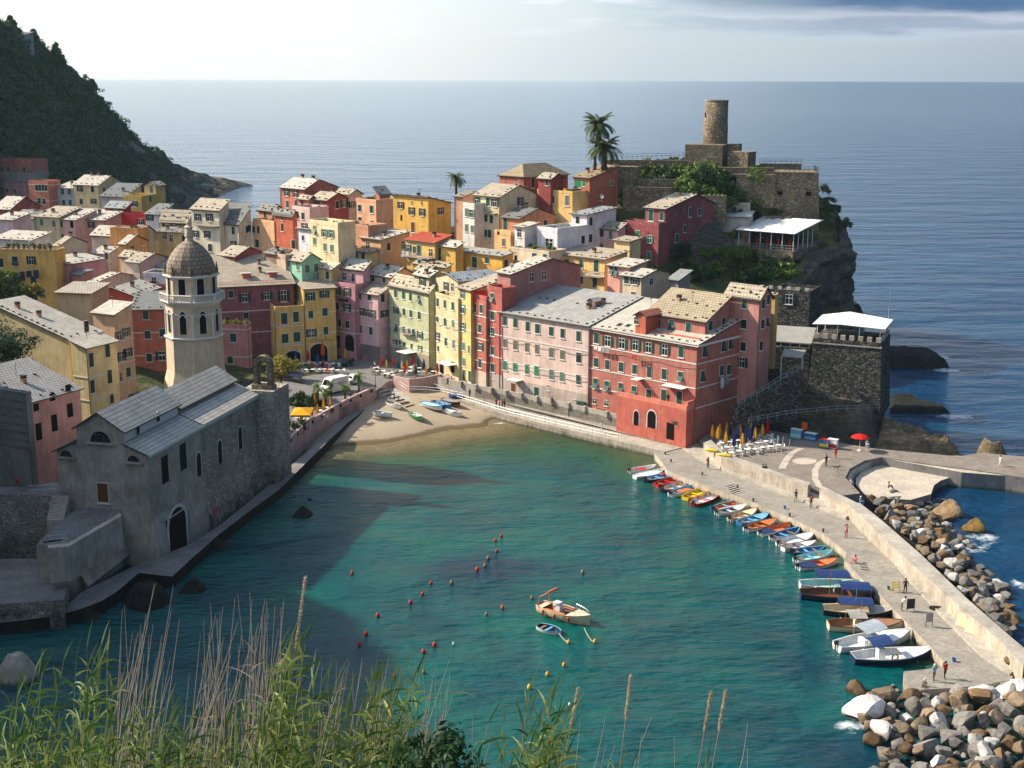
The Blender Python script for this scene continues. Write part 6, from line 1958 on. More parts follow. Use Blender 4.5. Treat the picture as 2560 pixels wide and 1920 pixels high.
terr('stone_terrace','I',[(-150,1100),(370,1095),(470,1260),(440,1380),(-150,1420)],3.2,0,'low dark block with cave mouth at lower left','church_stone')
stairs_thing('stone_stairs',onz('I',440,835,6.9),onz('I',480,660,8.7),1.9,12,'flight of grey steps up to the church terrace','mixed_render')
stairs_thing('stone_stairs',onz('I',250,1080,3.2),onz('I',300,990,7.0),2.0,12,'short grey steps at the left below the terrace','mixed_render')
fence_thing('terrace_railing',[onz('I',330,1000,7.0),onz('I',480,985,7.0),onz('I',660,875,7.0),onz('I',810,785,7.0)],1.0,'thin railing on the middle church terrace','steel',1.0,.025)
fence_thing('terrace_railing',[onz('I',200,650,8.6),onz('I',400,640,8.6)],1.0,'thin railing on the upper church terrace','steel',1.0,.025)
mb=MB()
A=[onz('I',500,1110,4.2),onz('I',850,920,4.2),onz('I',905,1060,1.5),onz('I',610,1290,1.5)]
B=[p+Vector((-1.5,2.5,-3))for p in A]
mb.add([*A,*B],[(0,3,2,1),(0,4,7,3),(1,2,6,5),(4,5,6,7)])
p0=A[3]
mb.prism(P2('I',[(330,1003),(470,988),(650,883),(832,778),(842,800),(660,905),(480,1010),(330,1025)],7.9),4.0,7.9)
tag(link('sloping_apron',mb.mesh('sloping_apron',['mixed_render'],p0),None,p0),'sloping concrete apron beneath the church terrace','wall')
mb=MB()
p=onz('I',125,580,8.6);mb.lathe([(.22,0),(.34,.6),(.38,.62),(.38,.72),(.3,.72)],10);tag(link('flower_pot',mb.mesh('flower_pot',['terracotta']),None,p),'terracotta pot on the upper church terrace','pot')
mb=MB()
p=onplane('I',1487,767,cf.W(-.9,0,0),cf.nB)
for k in range(14):
 a0,a1=2*math.pi*k/14,2*math.pi*(k+1)/14
 mb.tube([Vector((0,0,.42*math.sin(a0)))+cf.v*.42*math.cos(a0),Vector((0,0,.42*math.sin(a1)))+cf.v*.42*math.cos(a1)],.09,6)
flat('ring_red',rgb(214,60,50),.5)
tag(link('lifebuoy',mb.mesh('lifebuoy',['ring_red']),None,p),'red ring lifebuoy hanging on the shaded church wall','lifebuoy')
for nm,c_ in(('boat_white',rgb(222,222,220)),('boat_cream',rgb(222,200,164)),('boat_red',rgb(190,36,36)),('boat_blue',rgb(44,104,158)),('boat_sky',rgb(110,168,196)),('boat_navy',rgb(28,44,78)),('boat_yellow',rgb(220,190,40)),('boat_green',rgb(40,132,84)),('boat_orange',rgb(204,112,60)),('boat_wood',rgb(146,104,70)),('boat_grey',rgb(150,148,146)),('boat_black',rgb(30,32,36)),('boat_aqua',rgb(166,212,208)),('boat_brown',rgb(104,66,46)),('bimini_blue',rgb(28,50,98)),('bimini_grey',rgb(150,160,170)),('rubber',rgb(36,36,38))):
 flat(nm,c_,.45,.4,.3,1.6)
def hull_mesh(L,B,D,mat_out,mat_in,mat_rim,transom=.55,sheer=.28,free=.45):
 """Loft from stern (-x) to bow (+x); outer shell, inner shell, rim. Waterline z=0."""
 n_=13
 outer,inner=[],[]
 for i in range(n_):
  t=i/(n_-1)
  wdt=B/2*(transom+(1-transom)*math.sin(math.pi*min(t/.9,1)*.5+0)**.8)if t<.45 else B/2*max(.02,(1-((t-.45)/.55)**2.3))
  if t<.45:
   wdt=B/2*(transom+(1-transom)*math.sin(math.pi/2*t/.45))
  x=-L/2+L*t
  top=free+sheer*max(0,(t-.5)*2)**2*L/5+.06*(1-t)
  keel=-D*(1-max(0,(t-.75)/.25)**2)
  so_,si_=[],[]
  for k in range(7):
   a=k/6*math.pi/2
   y,z=wdt*math.sin(a)**.7,keel+(top-keel)*(1-math.cos(a))**.9
   so_.append((x,y,z))
   kk=max(.5,1-.06/max(wdt,.07))
   si_.append((x*.985,y*kk,max(keel+.12,min(z,top-.02))if k<6 else top-.02))
  outer.append(so_);inner.append(si_)
 mb=MB()
 def shell(rows,mat,flip,side):
  m_=len(rows[0])
  vs=[(x,side*y,z)for r_ in rows for(x,y,z)in r_]
  fs=[]
  for i in range(len(rows)-1):
   for k in range(m_-1):
    q=(i*m_+k,(i+1)*m_+k,(i+1)*m_+k+1,i*m_+k+1)
    fs.append(q if flip else q[::-1])
  mb.add(vs,fs,mat)
 for sd_ in(1,-1):
  shell(outer,0,sd_<0,sd_)
  shell(inner,1,sd_>0,sd_)
  for i in range(n_-1):
   a_,b_,c_,d_=outer[i][-1],outer[i+1][-1],inner[i+1][-1],inner[i][-1]
   q=[(p[0],sd_*p[1],p[2]+.012)for p in(a_,b_,c_,d_)]
   mb.face(q if sd_<0 else q[::-1],2)
   e=[(a_[0],sd_*(a_[1]+.035),a_[2]+.015),(b_[0],sd_*(b_[1]+.035),b_[2]+.015),(b_[0],sd_*(b_[1]+.02),b_[2]-.09),(a_[0],sd_*(a_[1]+.02),a_[2]-.09)]
   mb.face(e if sd_>0 else e[::-1],2)
   mb.face([e[1],e[0],q[0],q[1]]if sd_>0 else[e[0],e[1],q[1],q[0]],2)
 st=[(x,y,z)for(x,y,z)in outer[0]]+[(x,-y,z)for(x,y,z)in outer[0][::-1]]
 mb.face(st,0)
 st=[(x+.05,y,z)for(x,y,z)in inner[0]]+[(x+.05,-y,z)for(x,y,z)in inner[0][::-1]]
 mb.face(st[::-1],1)
 return mb.mesh('hull',[mat_out,mat_in,mat_rim])
def wid(L,B,x,transom=.55):
 t=(x+L/2)/L
 return B/2*(transom+(1-transom)*math.sin(math.pi/2*t/.45))if t<.45 else B/2*max(.02,(1-((t-.45)/.55)**2.3))
def deck_piece(L,B,x0,x1,z,mat,shrink=.9,th=.05,transom=.55,zslope=0):
 mb=MB()
 xs_=np.linspace(x0,x1,7)
 top=[(x,wid(L,B,x,transom)*shrink,z+zslope*(x-x0))for x in xs_]+[(x,-wid(L,B,x,transom)*shrink,z+zslope*(x-x0))for x in xs_[::-1]]
 mb.face(top[::-1]);mb.face([(x,y,z_-th)for x,y,z_ in top])
 n_=len(top)
 for i in range(n_):
  a_,b_=top[i],top[(i+1)%n_]
  mb.face([(a_[0],a_[1],a_[2]-th),a_,b_,(b_[0],b_[1],b_[2]-th)][::-1])
 return mb.mesh('deck',[mat])
def boat(name,c,s,e,cols,label,z=0.0,B=None,thw=3,deck=None,motor=True,cover=None,group='small boats moored along the pier',extra=None,fr=.42,bmin=.34):
 """stern pixel s, bow pixel e; cols = (hull, inside, rim)"""
 p,q=onz(c,*s,z+.35),onz(c,*e,z+.35)
 L=(q-p).length
 B=B or max(1.45,L*bmin)
 ctr=(p+q)/2
 r=thing(name,(ctr.x,ctr.y,z),label,'boat',group,math.atan2(q.y-p.y,q.x-p.x))
 link('hull',hull_mesh(L,B,.3,*cols,free=fr),r)
 link('floor',deck_piece(L,B,-L*.44,L*.30,.06,cols[1],.74),r)
 if deck:
  link('foredeck',deck_piece(L,B,L*.12,L*.46,fr-.02,deck,.92,.04,.55,.12),r)
 for k in range(thw):
  x=-L*.32+k*L*.25
  mb=MB();w_=wid(L,B,x)*.93
  mb.box(x-.14,x+.14,-w_,w_,fr-.16,fr-.10)
  link('thwart',mb.mesh('thwart',[cols[2]if k%2 else 'boat_wood']),r)
 if motor:
  mb=MB()
  mb.box(-L/2-.28,-L/2+.10,-.13,.13,fr+.05,fr+.42)
  mb.box(-L/2-.22,-L/2-.10,-.06,.06,-.4,fr+.05)
  mb.tube([(-L/2+.1,0,fr+.25),(-L/2+.55,.1,fr+.32)],.03,5)
  link('outboard_motor',mb.mesh('outboard_motor',['rubber']),r)
 if cover:
  link('cover',deck_piece(L,B,-L*.46,-L*.46+L*cover[1],fr-.02,cover[0],.90,.05),r)
 r['_L']=L
 return r,L,B
bl=[((115,200),(345,158),('boat_white','boat_white','boat_white'),'white rowing boat with red lining first in the mooring row',dict(cover=('boat_red',.0),thw=2,deck=None)),((160,248),(418,195),('boat_white','boat_white','boat_white'),'white boat with a white cover second in the mooring row',dict(cover=('boat_white',.8),thw=0,motor=False)),((250,275),(515,220),('boat_navy','boat_sky','boat_sky'),'navy boat with pale blue bow and red bundle',dict(deck='boat_sky')),((345,318),(600,250),('boat_red','boat_red','boat_red'),'all red rowing boat between two blue boats',dict(motor=False)),((400,362),(645,290),('boat_navy','boat_cream','boat_blue'),'blue boat with cream interior beside the red one',dict()),((472,402),(718,325),('boat_white','boat_sky','boat_sky'),'pale blue boat with orange cushion',dict(cover=('boat_orange',.0))),((595,432),(820,345),('boat_yellow','boat_yellow','boat_yellow'),'bright yellow rowing boat',dict(motor=False,thw=2)),((668,484),(890,375),('boat_red','boat_white','boat_red'),'red boat with white interior by the small pier steps',dict()),((838,530),(1120,458),('boat_blue','boat_orange','boat_sky'),'blue boat with orange red boards after the gap in the row',dict()),((870,562),(1125,503),('boat_white','boat_white','boat_white'),'white boat with plain bow beside the orange boarded blue boat',dict(deck='boat_white')),((985,615),(1218,535),('boat_cream','boat_cream','boat_wood'),'cream wooden boat between white and blue boats',dict(deck='boat_cream')),((1060,648),(1320,575),('boat_blue','boat_sky','boat_sky'),'sky blue boat with light blue decks midway in the row',dict(deck='boat_sky',motor=False)),((1120,700),(1385,625),('boat_white','boat_orange','boat_wood'),'white hulled boat with terracotta deck and open stern',dict(deck='boat_orange')),((1245,738),(1512,660),('boat_white','boat_orange','boat_brown'),'white hulled boat with orange floor and blue stern cover',dict(cover=('bimini_blue',.35),thw=1)),((1345,778),(1588,700),('boat_white','boat_blue','boat_sky'),'blue topped boat with red oars after the orange floored boat',dict()),((1405,830),(1715,745),('boat_white','boat_white','boat_grey'),'long white boat with grey rim',dict(deck='boat_white',thw=1)),((1440,868),(1735,815),('boat_white','boat_white','boat_brown'),'white boat with brown rim beside the long white boat',dict(deck='boat_white',thw=2,motor=False)),((1520,898),(1810,865),('boat_navy','boat_blue','boat_sky'),'dark blue boat half hidden behind the aqua boat',dict()),((1550,968),(1870,900),('boat_white','boat_aqua','boat_sky'),'aqua blue boat with white gear inside',dict()),((1570,1028),(1918,970),('boat_white','boat_orange','boat_brown'),'long white boat with orange deck and dark blue cover',dict(cover=('bimini_blue',.4),thw=0,deck='boat_orange')),]
for s,e,cols,lab,kw in bl:
 cv=kw.get('cover')
 if cv and cv[1]==0:
  kw=dict(kw);kw.pop('cover')
 r,L,B=boat('rowing_boat','L',s,e,cols,lab,**kw)
 if cv and cv[1]==0:
  mb=MB();mb.box(-L*.2,L*.12,-B*.26,B*.26,.30,.38);link('cushion',mb.mesh('cushion',[cv[0]]),r)
 if 'red bundle' in lab:
  mb=MB();mb.lathe([(.1,.4),(.35,.5),(.3,.75),(.1,.85)],8,L*.1);link('bundle',mb.mesh('bundle',['boat_red']),r)
def canopy(r,x0,x1,w_,z,mat,posts=True,name='bimini',tilt=0):
 mb=MB()
 n_=5
 vs,fs=[],[]
 for i in range(2):
  for k in range(n_):
   t=k/(n_-1)
   vs.append((x0+(x1-x0)*i,(t-.5)*w_,z+.18*math.sin(math.pi*t)+tilt*i))
 for k in range(n_-1):
  fs.append((k,k+n_,k+n_+1,k+1))
 mb.add(vs,[f_[::-1]for f_ in fs]);mb.add([(a,b_,c_-.04)for a,b_,c_ in vs],fs)
 link(name,mb.mesh(name,[mat]),r)
 if posts:
  pm=MB();pm.tube([(0,0,.4),(0,0,z+.02)],.025,5)
  me=pm.mesh('canopy_post',['steel'])
  for x in(x0+.1,x1-.1):
   for y in(-w_/2+.05,w_/2-.05):
    link('canopy_post',me,r,(x,y,0))
GL='larger motor boats moored at the end of the pier'
def big(s,e,cols,lab,**kw):
 return boat('motor_boat','M',s,e,cols,lab,group=GL,fr=.7,thw=0,**kw)
def fenders(r,L,B,side=1,n_=3,mat='boat_white',z=.45):
 mb=MB();mb.lathe([(.03,-.32),(.12,-.22),(.12,.22),(.03,.32)],8)
 me=mb.mesh('fender',[mat])
 for i in range(n_):
  x=-L*.3+i*L*.25
  link('fender',me,r,(x,side*(wid(L,B,x)+.12),z))
def mast(r,x,y,h_,rr=.05,mat='boat_wood'):
 mb=MB();mb.tube([(x,y,.3),(x,y,h_)],[rr,rr*.6],6);link('mast',mb.mesh('mast',[mat]),r)
r,L,B=big((125,205),(690,215),('boat_white','boat_aqua','boat_white'),'white motor boat with aqua deck and wide blue bimini',motor=False,deck='boat_aqua');canopy(r,-L*.28,L*.18,B*.95,1.9,'bimini_blue');fenders(r,L,B,-1)
r,L,B=big((130,275),(745,295),('boat_navy','boat_brown','boat_brown'),'navy wooden boat with red brown trim and blue canopy',motor=False,deck='boat_brown');canopy(r,0,L*.4,B*.9,1.6,'bimini_blue');mast(r,-L*.12,0,3.6);fenders(r,L,B,1,3,'boat_red')
r,L,B=big((310,400),(900,430),('boat_black','boat_cream','boat_cream'),'black hulled boat with cream rim and flat blue canopy',motor=False,deck='boat_grey');canopy(r,-L*.3,L*.17,B*.9,1.6,'bimini_blue');mast(r,-L*.06,0,3.0,.04,'steel');fenders(r,L,B,1)
r,L,B=big((350,525),(960,530),('boat_cream','boat_wood','boat_brown'),'cream boat with beige canvas shelter and wooden floor',motor=False,deck='boat_wood');canopy(r,-L*.25,-L*.02,B*.9,1.7,'canvas_grey');mast(r,-L*.08,0,3.2);fenders(r,L,B,1)
mb=MB();mb.box(-1.3,-.6,-.4,.4,.3,1.2);link('console',mb.mesh('console',['boat_cream']),r)
r,L,B=big((420,700),(1005,605),('boat_white','boat_white','boat_white'),'white speed boat with grey blue flat top',motor=True,deck='boat_white');canopy(r,-L*.2,L*.08,B*.85,1.9,'bimini_grey',True,'hard_top',.35)
mb=MB();mb.box(-.6,.1,-.45,.45,.3,1.3);mb.box(-1.5,-1.1,-.6,.6,.3,.9);link('console',mb.mesh('console',['boat_white']),r)
r,L,B=big((545,790),(1180,755),('boat_navy','boat_white','boat_white'),'dark hulled white decked boat with blue bimini and lifebuoy',motor=False,deck='boat_white');canopy(r,-L*.3,-L*.05,B*.85,2.0,'bimini_blue',True,'bimini',.3);fenders(r,L,B,1,2)
mb=MB();mb.box(-1.6,-.9,-.4,.4,.3,1.4);link('console',mb.mesh('console',['boat_white']),r)
mb=MB()
for k in range(14):
 a0,a1=2*math.pi*k/14,2*math.pi*(k+1)/14
 mb.tube([(-.4+.3*math.cos(a0),-B*.5-.1,1.0+.3*math.sin(a0)),(-.4+.3*math.cos(a1),-B*.5-.1,1.0+.3*math.sin(a1))],.08,6,k%4==0)
link('lifebuoy',mb.mesh('lifebuoy',['boat_orange','boat_white']),r)
r,L,B=boat('motor_launch','K',(1352,548),(1700,655),('boat_cream','boat_wood','boat_cream'),'cream motor launch with orange deck anchored in mid harbour',group=None,fr=.85,thw=0,motor=False,deck='boat_cream',B=2.5)
link('side_deck',deck_piece(L,2.5,-L*.46,-L*.36,.8,'boat_cream',.95),r)
mb=MB();mb.box(-L*.30,L*.08,-.95,-.55,.2,.8);mb.box(-L*.30,L*.08,.55,.95,.2,.8);link('bench',mb.mesh('bench',['boat_orange']),r)
mb=MB();mb.box(-L*.18,-L*.06,-.35,.45,.2,1.25);mb.box(-L*.2,-L*.08,-.3,.4,1.25,1.6);link('console',mb.mesh('console',['boat_white']),r)
mb=MB()
for sy in(-1,1):
 mb.tube([(-L*.42,sy*.9,.8),(-L*.40,sy*.88,2.0),(-L*.24,sy*.8,2.7)],.05,6)
mb.tube([(-L*.24,-.8,2.7),(-L*.24,.8,2.7)],.16,6);mb.tube([(-L*.40,-.88,2.0),(-L*.40,.88,2.0)],.06,6)
link('folded_bimini',mb.mesh('folded_bimini',['boat_orange']),r)
mb=MB()
for k in range(12):
 x0,x1=L*(.12+.028*k),L*(.12+.028*(k+1))
 for sy in(-1,1):
  a_,b_=(x0,sy*wid(L,2.5,x0)*.95,1.45),(x1,sy*wid(L,2.5,x1)*.95,1.45)
  mb.tube([a_,b_],.025,4)
  if k%3==0:
   mb.tube([(a_[0],a_[1],.85),a_],.02,4)
link('bow_rail',mb.mesh('bow_rail',['steel']),r)
fenders(r,L,2.5,-1,3,'boat_red',.5)
r,L,B=boat('dinghy','K',(1345,672),(1500,722),('boat_white','boat_navy','boat_sky'),'small blue and white dinghy beside the motor launch',group=None,fr=.4,thw=2,motor=False,B=1.6)
def rope(p,q,sag,label,mat='boat_cream',r_=.03):
 mb=MB()
 mb.tube([p.lerp(q,t)-Vector((0,0,sag*4*t*(1-t)))for t in[i/10 for i in range(11)]],r_,5)
 return tag(link('mooring_rope',mb.mesh('mooring_rope',[mat],p),None,p),label,'rope')
rope(onz('K',1488,730,.3),onz('K',1545,790,.1),.1,'slack rope from the dinghy to a yellow buoy')
rope(onz('K',1660,690,.6),onz('K',1720,785,.1),.2,'anchor rope of the motor launch')
mb=MB();mb.lathe([(.02,-.25),(.2,-.18),(.27,.02),(.24,.25),(.12,.42),(.05,.5)],12)
BU={}
for nm,c_ in(('buoy_red',rgb(196,40,30)),('buoy_orange',rgb(186,88,52)),('buoy_yellow',rgb(226,168,36)),('buoy_white',rgb(220,220,216)),('buoy_tan',rgb(140,112,70))):
 flat(nm,c_,.5,.4,.1)
 m2=MB();m2.v,m2.f,m2.m,m2.u=mb.v,mb.f,mb.m,mb.u
 m2.tube([(0,0,.45),(0,0,.58)],.05,6)
 BU[nm]=m2.mesh('buoy',[nm],None,True)
for nm,pts,lab,grp in(('buoy_red',[(57,315),(1088,58),(1047,90),(1055,163),(921,291),(601,385),(543,460),(460,518),(233,610),(152,737),(106,806),(625,813),(549,860),(345,1027)],'red mooring buoy floating in the open harbour','red mooring buoys'),('buoy_tan',[(997,212),(975,264),(744,382),(985,600),(1300,485),(1650,310),(551,1000)],'brown weathered mooring buoy','brown weathered buoys'),('buoy_orange',[(1095,555)],'single pale orange buoy among the brown ones',None),('buoy_yellow',[(1553,793),(1735,787),(1521,950),(1407,1015),(1282,1105)],'yellow mooring buoy near the motor launch','yellow mooring buoys'),('buoy_white',[(757,803),(1560,1222)],'small white float drifting near the reeds','white floats')):
 for x,y in pts:
  o=link('buoy',BU[nm],None,onz('K',x,y,.1))
  s_=.5 if nm=='buoy_white' else R.uniform(.65,.85)
  o.scale=(s_,)*3
  tag(o,lab,'buoy',grp)
def beach_z(x,y):
 wy_=np.interp(x,[p[0]for p in wl2],[p[1]for p in wl2])
 return max(0.0,min(1.5,(y-wy_)*.075))
GB='boats drawn up on the beach'
for s,e,cols,lab,kw in(((1298,1345),(1452,1368),('boat_white','boat_sky','boat_white'),'white boat with blue inside lying by the sea wall',dict(motor=False)),((1412,1258),(1525,1300),('boat_white','boat_grey','boat_white'),'white boat resting at the foot of the ramp',dict(motor=False)),((1610,1350),(1712,1402),('boat_green','boat_white','boat_green'),'green boat with white inside on the sand',dict(motor=False)),((1708,1262),(1885,1312),('boat_white','boat_sky','boat_blue'),'large pale blue covered boat on the sand',dict(motor=False,cover=('boat_aqua',.8))),((1805,1252),(1965,1300),('boat_blue','boat_sky','boat_blue'),'blue boat with pale inside behind the large one',dict(motor=False)),((1888,1232),(2040,1275),('boat_brown','boat_grey','boat_wood'),'brown upturned looking boat nearest the railing',dict(motor=False,cover=('boat_grey',.85))),((1898,1328),(2050,1366),('boat_white','boat_grey','boat_white'),'grey white boat closest to the water on the sand',dict(motor=False,cover=('boat_white',.5)))):
 q=onz('F',(s[0]+e[0])/2,(s[1]+e[1])/2,.8)
 boat('beached_boat','F',s,e,cols,lab,z=beach_z(q.x,q.y)+.12,group=GB,**kw)
q=onz('F',1990,1225,1.3)
v,f=leaf_quads([(q.x,q.y,1.7),(q.x+.8,q.y-.3,1.6)],[.9,.7],60,.5,.6,.6,77)
tag(link('tarpaulin_heap',npmesh('tarpaulin_heap',v,f,['boat_blue'])),'heap of bright blue tarpaulin beside the beached boats','tarpaulin')
def boulder_mesh(seed):
 r=np.random.default_rng(seed)
 import bmesh
 bm=bmesh.new()
 bmesh.ops.create_icosphere(bm,subdivisions=3,radius=1.0)
 cuts=[(Vector(r.normal(size=3)).normalized(),r.uniform(.42,.85))for _ in range(11)]
 for v_ in bm.verts:
  for n_,d_ in cuts:
   k=v_.co.dot(n_)-d_
   if k>0:
    v_.co-=n_*k*.94
  v_.co*=1+.035*math.sin(v_.co.x*7+seed)*math.cos(v_.co.y*6+v_.co.z*5)
 me=bpy.data.meshes.new('boulder')
 bm.to_mesh(me);bm.free()
 me.materials.append(MATS['boulder_stone'])
 return me
BM=[boulder_mesh(100+i)for i in range(12)]
placed=[]
KINDS_=(('pale',(200,196,190),.11),('brown',(146,126,104),.28),('grey',(132,128,122),.40),('rust',(122,98,72),.16))
SMALL={}
def scatter(area,c,spots,z_of,smin,smax,where,n_max):
 cnt=0
 for(x,y)in spots:
  if cnt>=n_max:
   break
  q=onz(c,x,y,z_of(x,y))
  s_=R.uniform(smin,smax)
  if any((q.x-a)**2+(q.y-b_)**2+(q.z-cz)**2*.6<(.56*(s_+t_))**2 for a,b_,cz,t_ in placed):
   continue
  placed.append((q.x,q.y,q.z,s_))
  u_=R.random();acc=0
  for kn,kc,kp in KINDS_:
   acc+=kp
   if u_<=acc:
    break
  f_=R.uniform(.8,1.1)
  if smax<.7:
   SMALL.setdefault(where,[]).append((q,s_))
   cnt+=1
   continue
  o=link('boulder',R.choice(BM),None,(q.x,q.y,q.z),rgb(*[min(255,v_*f_)for v_ in kc]))
  o.rotation_euler=(R.uniform(-.6,.6),R.uniform(-.6,.6),R.uniform(0,6.28))
  o.scale=(s_*R.uniform(.8,1.35),s_*R.uniform(.75,1.1),s_*R.uniform(.6,.95))
  tag(o,kn+' boulder '+where,'boulder',kn+' boulders '+where)
  cnt+=1
def spots_in(poly,n_):
 out_=[]
 xs_,ys_=[p[0]for p in poly],[p[1]for p in poly]
 while len(out_)<n_:
  x,y=R.uniform(min(xs_),max(xs_)),R.uniform(min(ys_),max(ys_))
  if bool(inside(np.array([x]),np.array([y]),poly)[0]):
   out_.append((x,y))
 return out_
pA=[(490,1060),(700,1000),(900,1010),(1060,1100),(1250,1060),(1580,1010),(1914,900),(2100,900),(2100,2000),(700,1900),(780,1560),(640,1400),(520,1220)]
scatter('A','M',spots_in(pA,1400),lambda x,y:np.interp(x,[450,800,1500,2000],[.3,1.0,1.7,2.2])-.6+R.uniform(-.3,.5),0.65,1.3,'in the heap below the pier end',130)
scatter('A','M',spots_in(pA,900),lambda x,y:np.interp(x,[450,800,1500,2000],[.0,.5,1.0,1.4])-.5,.32,.6,'in the heap below the pier end',110)
pB=[(470,590),(640,560),(1000,570),(1120,640),(1360,680),(1360,900),(1560,1000),(1500,1250),(1760,1400),(1900,1560),(1950,1900),(1900,2300),(2100,2350),(1800,1960),(1500,1640),(1200,1330),(900,1040),(640,790)]
scatter('B','N',spots_in(pB,1400),lambda x,y:max(.0,2.1-.0032*max(0,(x-(370+(y-600)*.98))))-.3+R.uniform(-.3,.4),.6,1.15,'on the slope outside the harbour wall',150)
scatter('B','N',spots_in(pB,900),lambda x,y:max(.0,1.6-.003*max(0,(x-(370+(y-600)*.98))))-.5,.35,.6,'on the slope outside the harbour wall',110)
for(x,y,s_,col_,lb_)in((1290,745,2.0,(168,140,104),'big tan rock at the tip of the boulder slope'),(1560,910,1.5,(140,112,60),'yellowish rock farthest out in the water'),(640,1170,0,0,0)):
 if s_:
  q=onz('N',x,y,.3)
  o=link('boulder',BM[2],None,q,rgb(*col_));o.scale=(s_*1.1,s_,s_*.9);tag(o,lb_,'boulder')
for(x,y,s_,lb_)in((650,1170,2.0,'largest white boulder at the water edge of the heap'),(1840,1040,2.0,'large white block in the corner below the harbour wall')):
 q=onz('M',x,y,.9)
 o=link('boulder',BM[5],None,q,rgb(226,222,216));o.scale=(s_*1.15,s_*.8,s_*.75);tag(o,lb_,'boulder')
for wh,lst in SMALL.items():
 vs,fs=[],[]
 for q,s_ in lst:
  me=R.choice(BM)
  M_=Matrix.Rotation(R.uniform(0,6.28),3,'Z')@Matrix.Rotation(R.uniform(-.6,.6),3,'X')
  a=len(vs)
  vs+=[tuple(q+(M_@v_.co)*s_)for v_ in me.vertices]
  fs+=[tuple(k+a for k in p_.vertices)for p_ in me.polygons]
 o=link('small_rubble',npmesh('small_rubble',vs,fs,['boulder_stone']),None,None,rgb(136,128,118))
 tag(o,'small grey rubble between the boulders '+wh,'rubble',kind='stuff')
mb=MB()
mb.prism(P2('M',[(560,1120),(960,1000),(1800,960),(2200,900),(2300,2200),(1000,2200),(760,1500)],0),-3,-.15)
mb.prism(P2('N',[(380,640),(620,600),(1080,640),(1300,900),(1500,1300),(1780,1560),(1900,2300),(2100,2500)],0),-3,.2)
struct('rubble_bed',mb.mesh('rubble_bed',['wet_rock']))
def onground(c,x,y,lo=180,hi=340):
 r=ray(c,x,y)
 for d in np.arange(lo,hi,.5):
  t=d/r[1]
  z=HCAM+r[2]*t
  if z<=float(ground(np.array([r[0]*t]),np.array([d]))[0]):
   return Vector((r[0]*t,d,z))
 return Vector(aty(c,x,y,hi))
def bush_mesh(seed,mat,n_c=9,per=70,size=.26,flat_=.75):
 r=np.random.default_rng(seed)
 c=r.normal(size=(n_c,3))*np.array([.55,.55,.28])+np.array([0,0,.55])
 rad=r.uniform(.32,.62,n_c)
 v,f=leaf_quads(c,rad,per,size*.55,flat_,.5,seed+1,1.3)
 return npmesh('foliage',v,f,[mat])
BUSH={k:[bush_mesh(200+i*7+j,k)for i in range(3)]for j,k in enumerate(('bush_leaves','dark_leaves','yellow_leaves'))}
sm=MB()
for k in range(4):
 a=k*1.6
 sm.tube([(0,0,-.3),(.15*math.cos(a),.15*math.sin(a),.2),(.4*math.cos(a),.4*math.sin(a),.6)],[.06,.045,.02],5)
STEM=sm.mesh('stems',['bark'])
def bush(p,s_,kind,label,group,zs=1.0,name='shrub'):
 r=thing(name,p,label,'plant' if name!='shrub' else 'shrub',group,R.uniform(0,6.28))
 r.scale=(s_,s_,s_*zs)
 link('foliage',R.choice(BUSH[kind]),r);link('stems',STEM,r)
 return r
def bushes(c,spots,kinds,smin,smax,label,group,lo=180,hi=340,zs=1.0):
 for x,y in spots:
  p=onground(c,x,y,lo,hi)
  bush(p+Vector((0,0,-.15)),R.uniform(smin,smax),R.choice(kinds),label,group,zs)
bushes('D',spots_in([(300,640),(520,580),(800,640),(1080,690),(1060,790),(960,860),(760,790),(620,800),(420,900),(300,880)],88),['bush_leaves','bush_leaves','dark_leaves'],1.3,2.3,'green shrub in the hanging garden under the castle tower','hanging garden shrubs',262,300)
bushes('D',[(420+i*48,588+6*(i%3))for i in range(16)],['bush_leaves','dark_leaves'],.8,1.3,'shrub along the foot of the castle terrace wall','shrubs along the castle terrace wall',262,300)
bushes('D',spots_in([(1030,800),(1330,800),(1680,930),(1200,940),(1020,900)],26),['bush_leaves','dark_leaves'],.9,1.6,'shrub at the foot of the castle bastion','shrubs below the bastion',262,300)
bushes('D',spots_in([(650,1230),(900,1210),(1230,1200),(1480,1290),(1500,1390),(1100,1390),(1000,1440),(1480,1180),(760,1420)],62),['bush_leaves','bush_leaves','dark_leaves'],1.0,1.9,'garden shrub below the restaurant terrace wall','garden shrubs below the restaurant',225,275)
bushes('D',spots_in([(250,610),(520,555),(900,560),(700,600)],14),['dark_leaves'],.7,1.2,'low dark shrub on the castle path','castle path shrubs',270,300)
for x,y in((1720,760),(1760,830),(1800,890),(1730,900),(1850,985),(1870,1010)):
 bush(aty('D',x-12,y+12,279),R.uniform(.9,1.4),'dark_leaves','dark bush hanging over the cliff edge right of the bastion','cliff edge bushes')
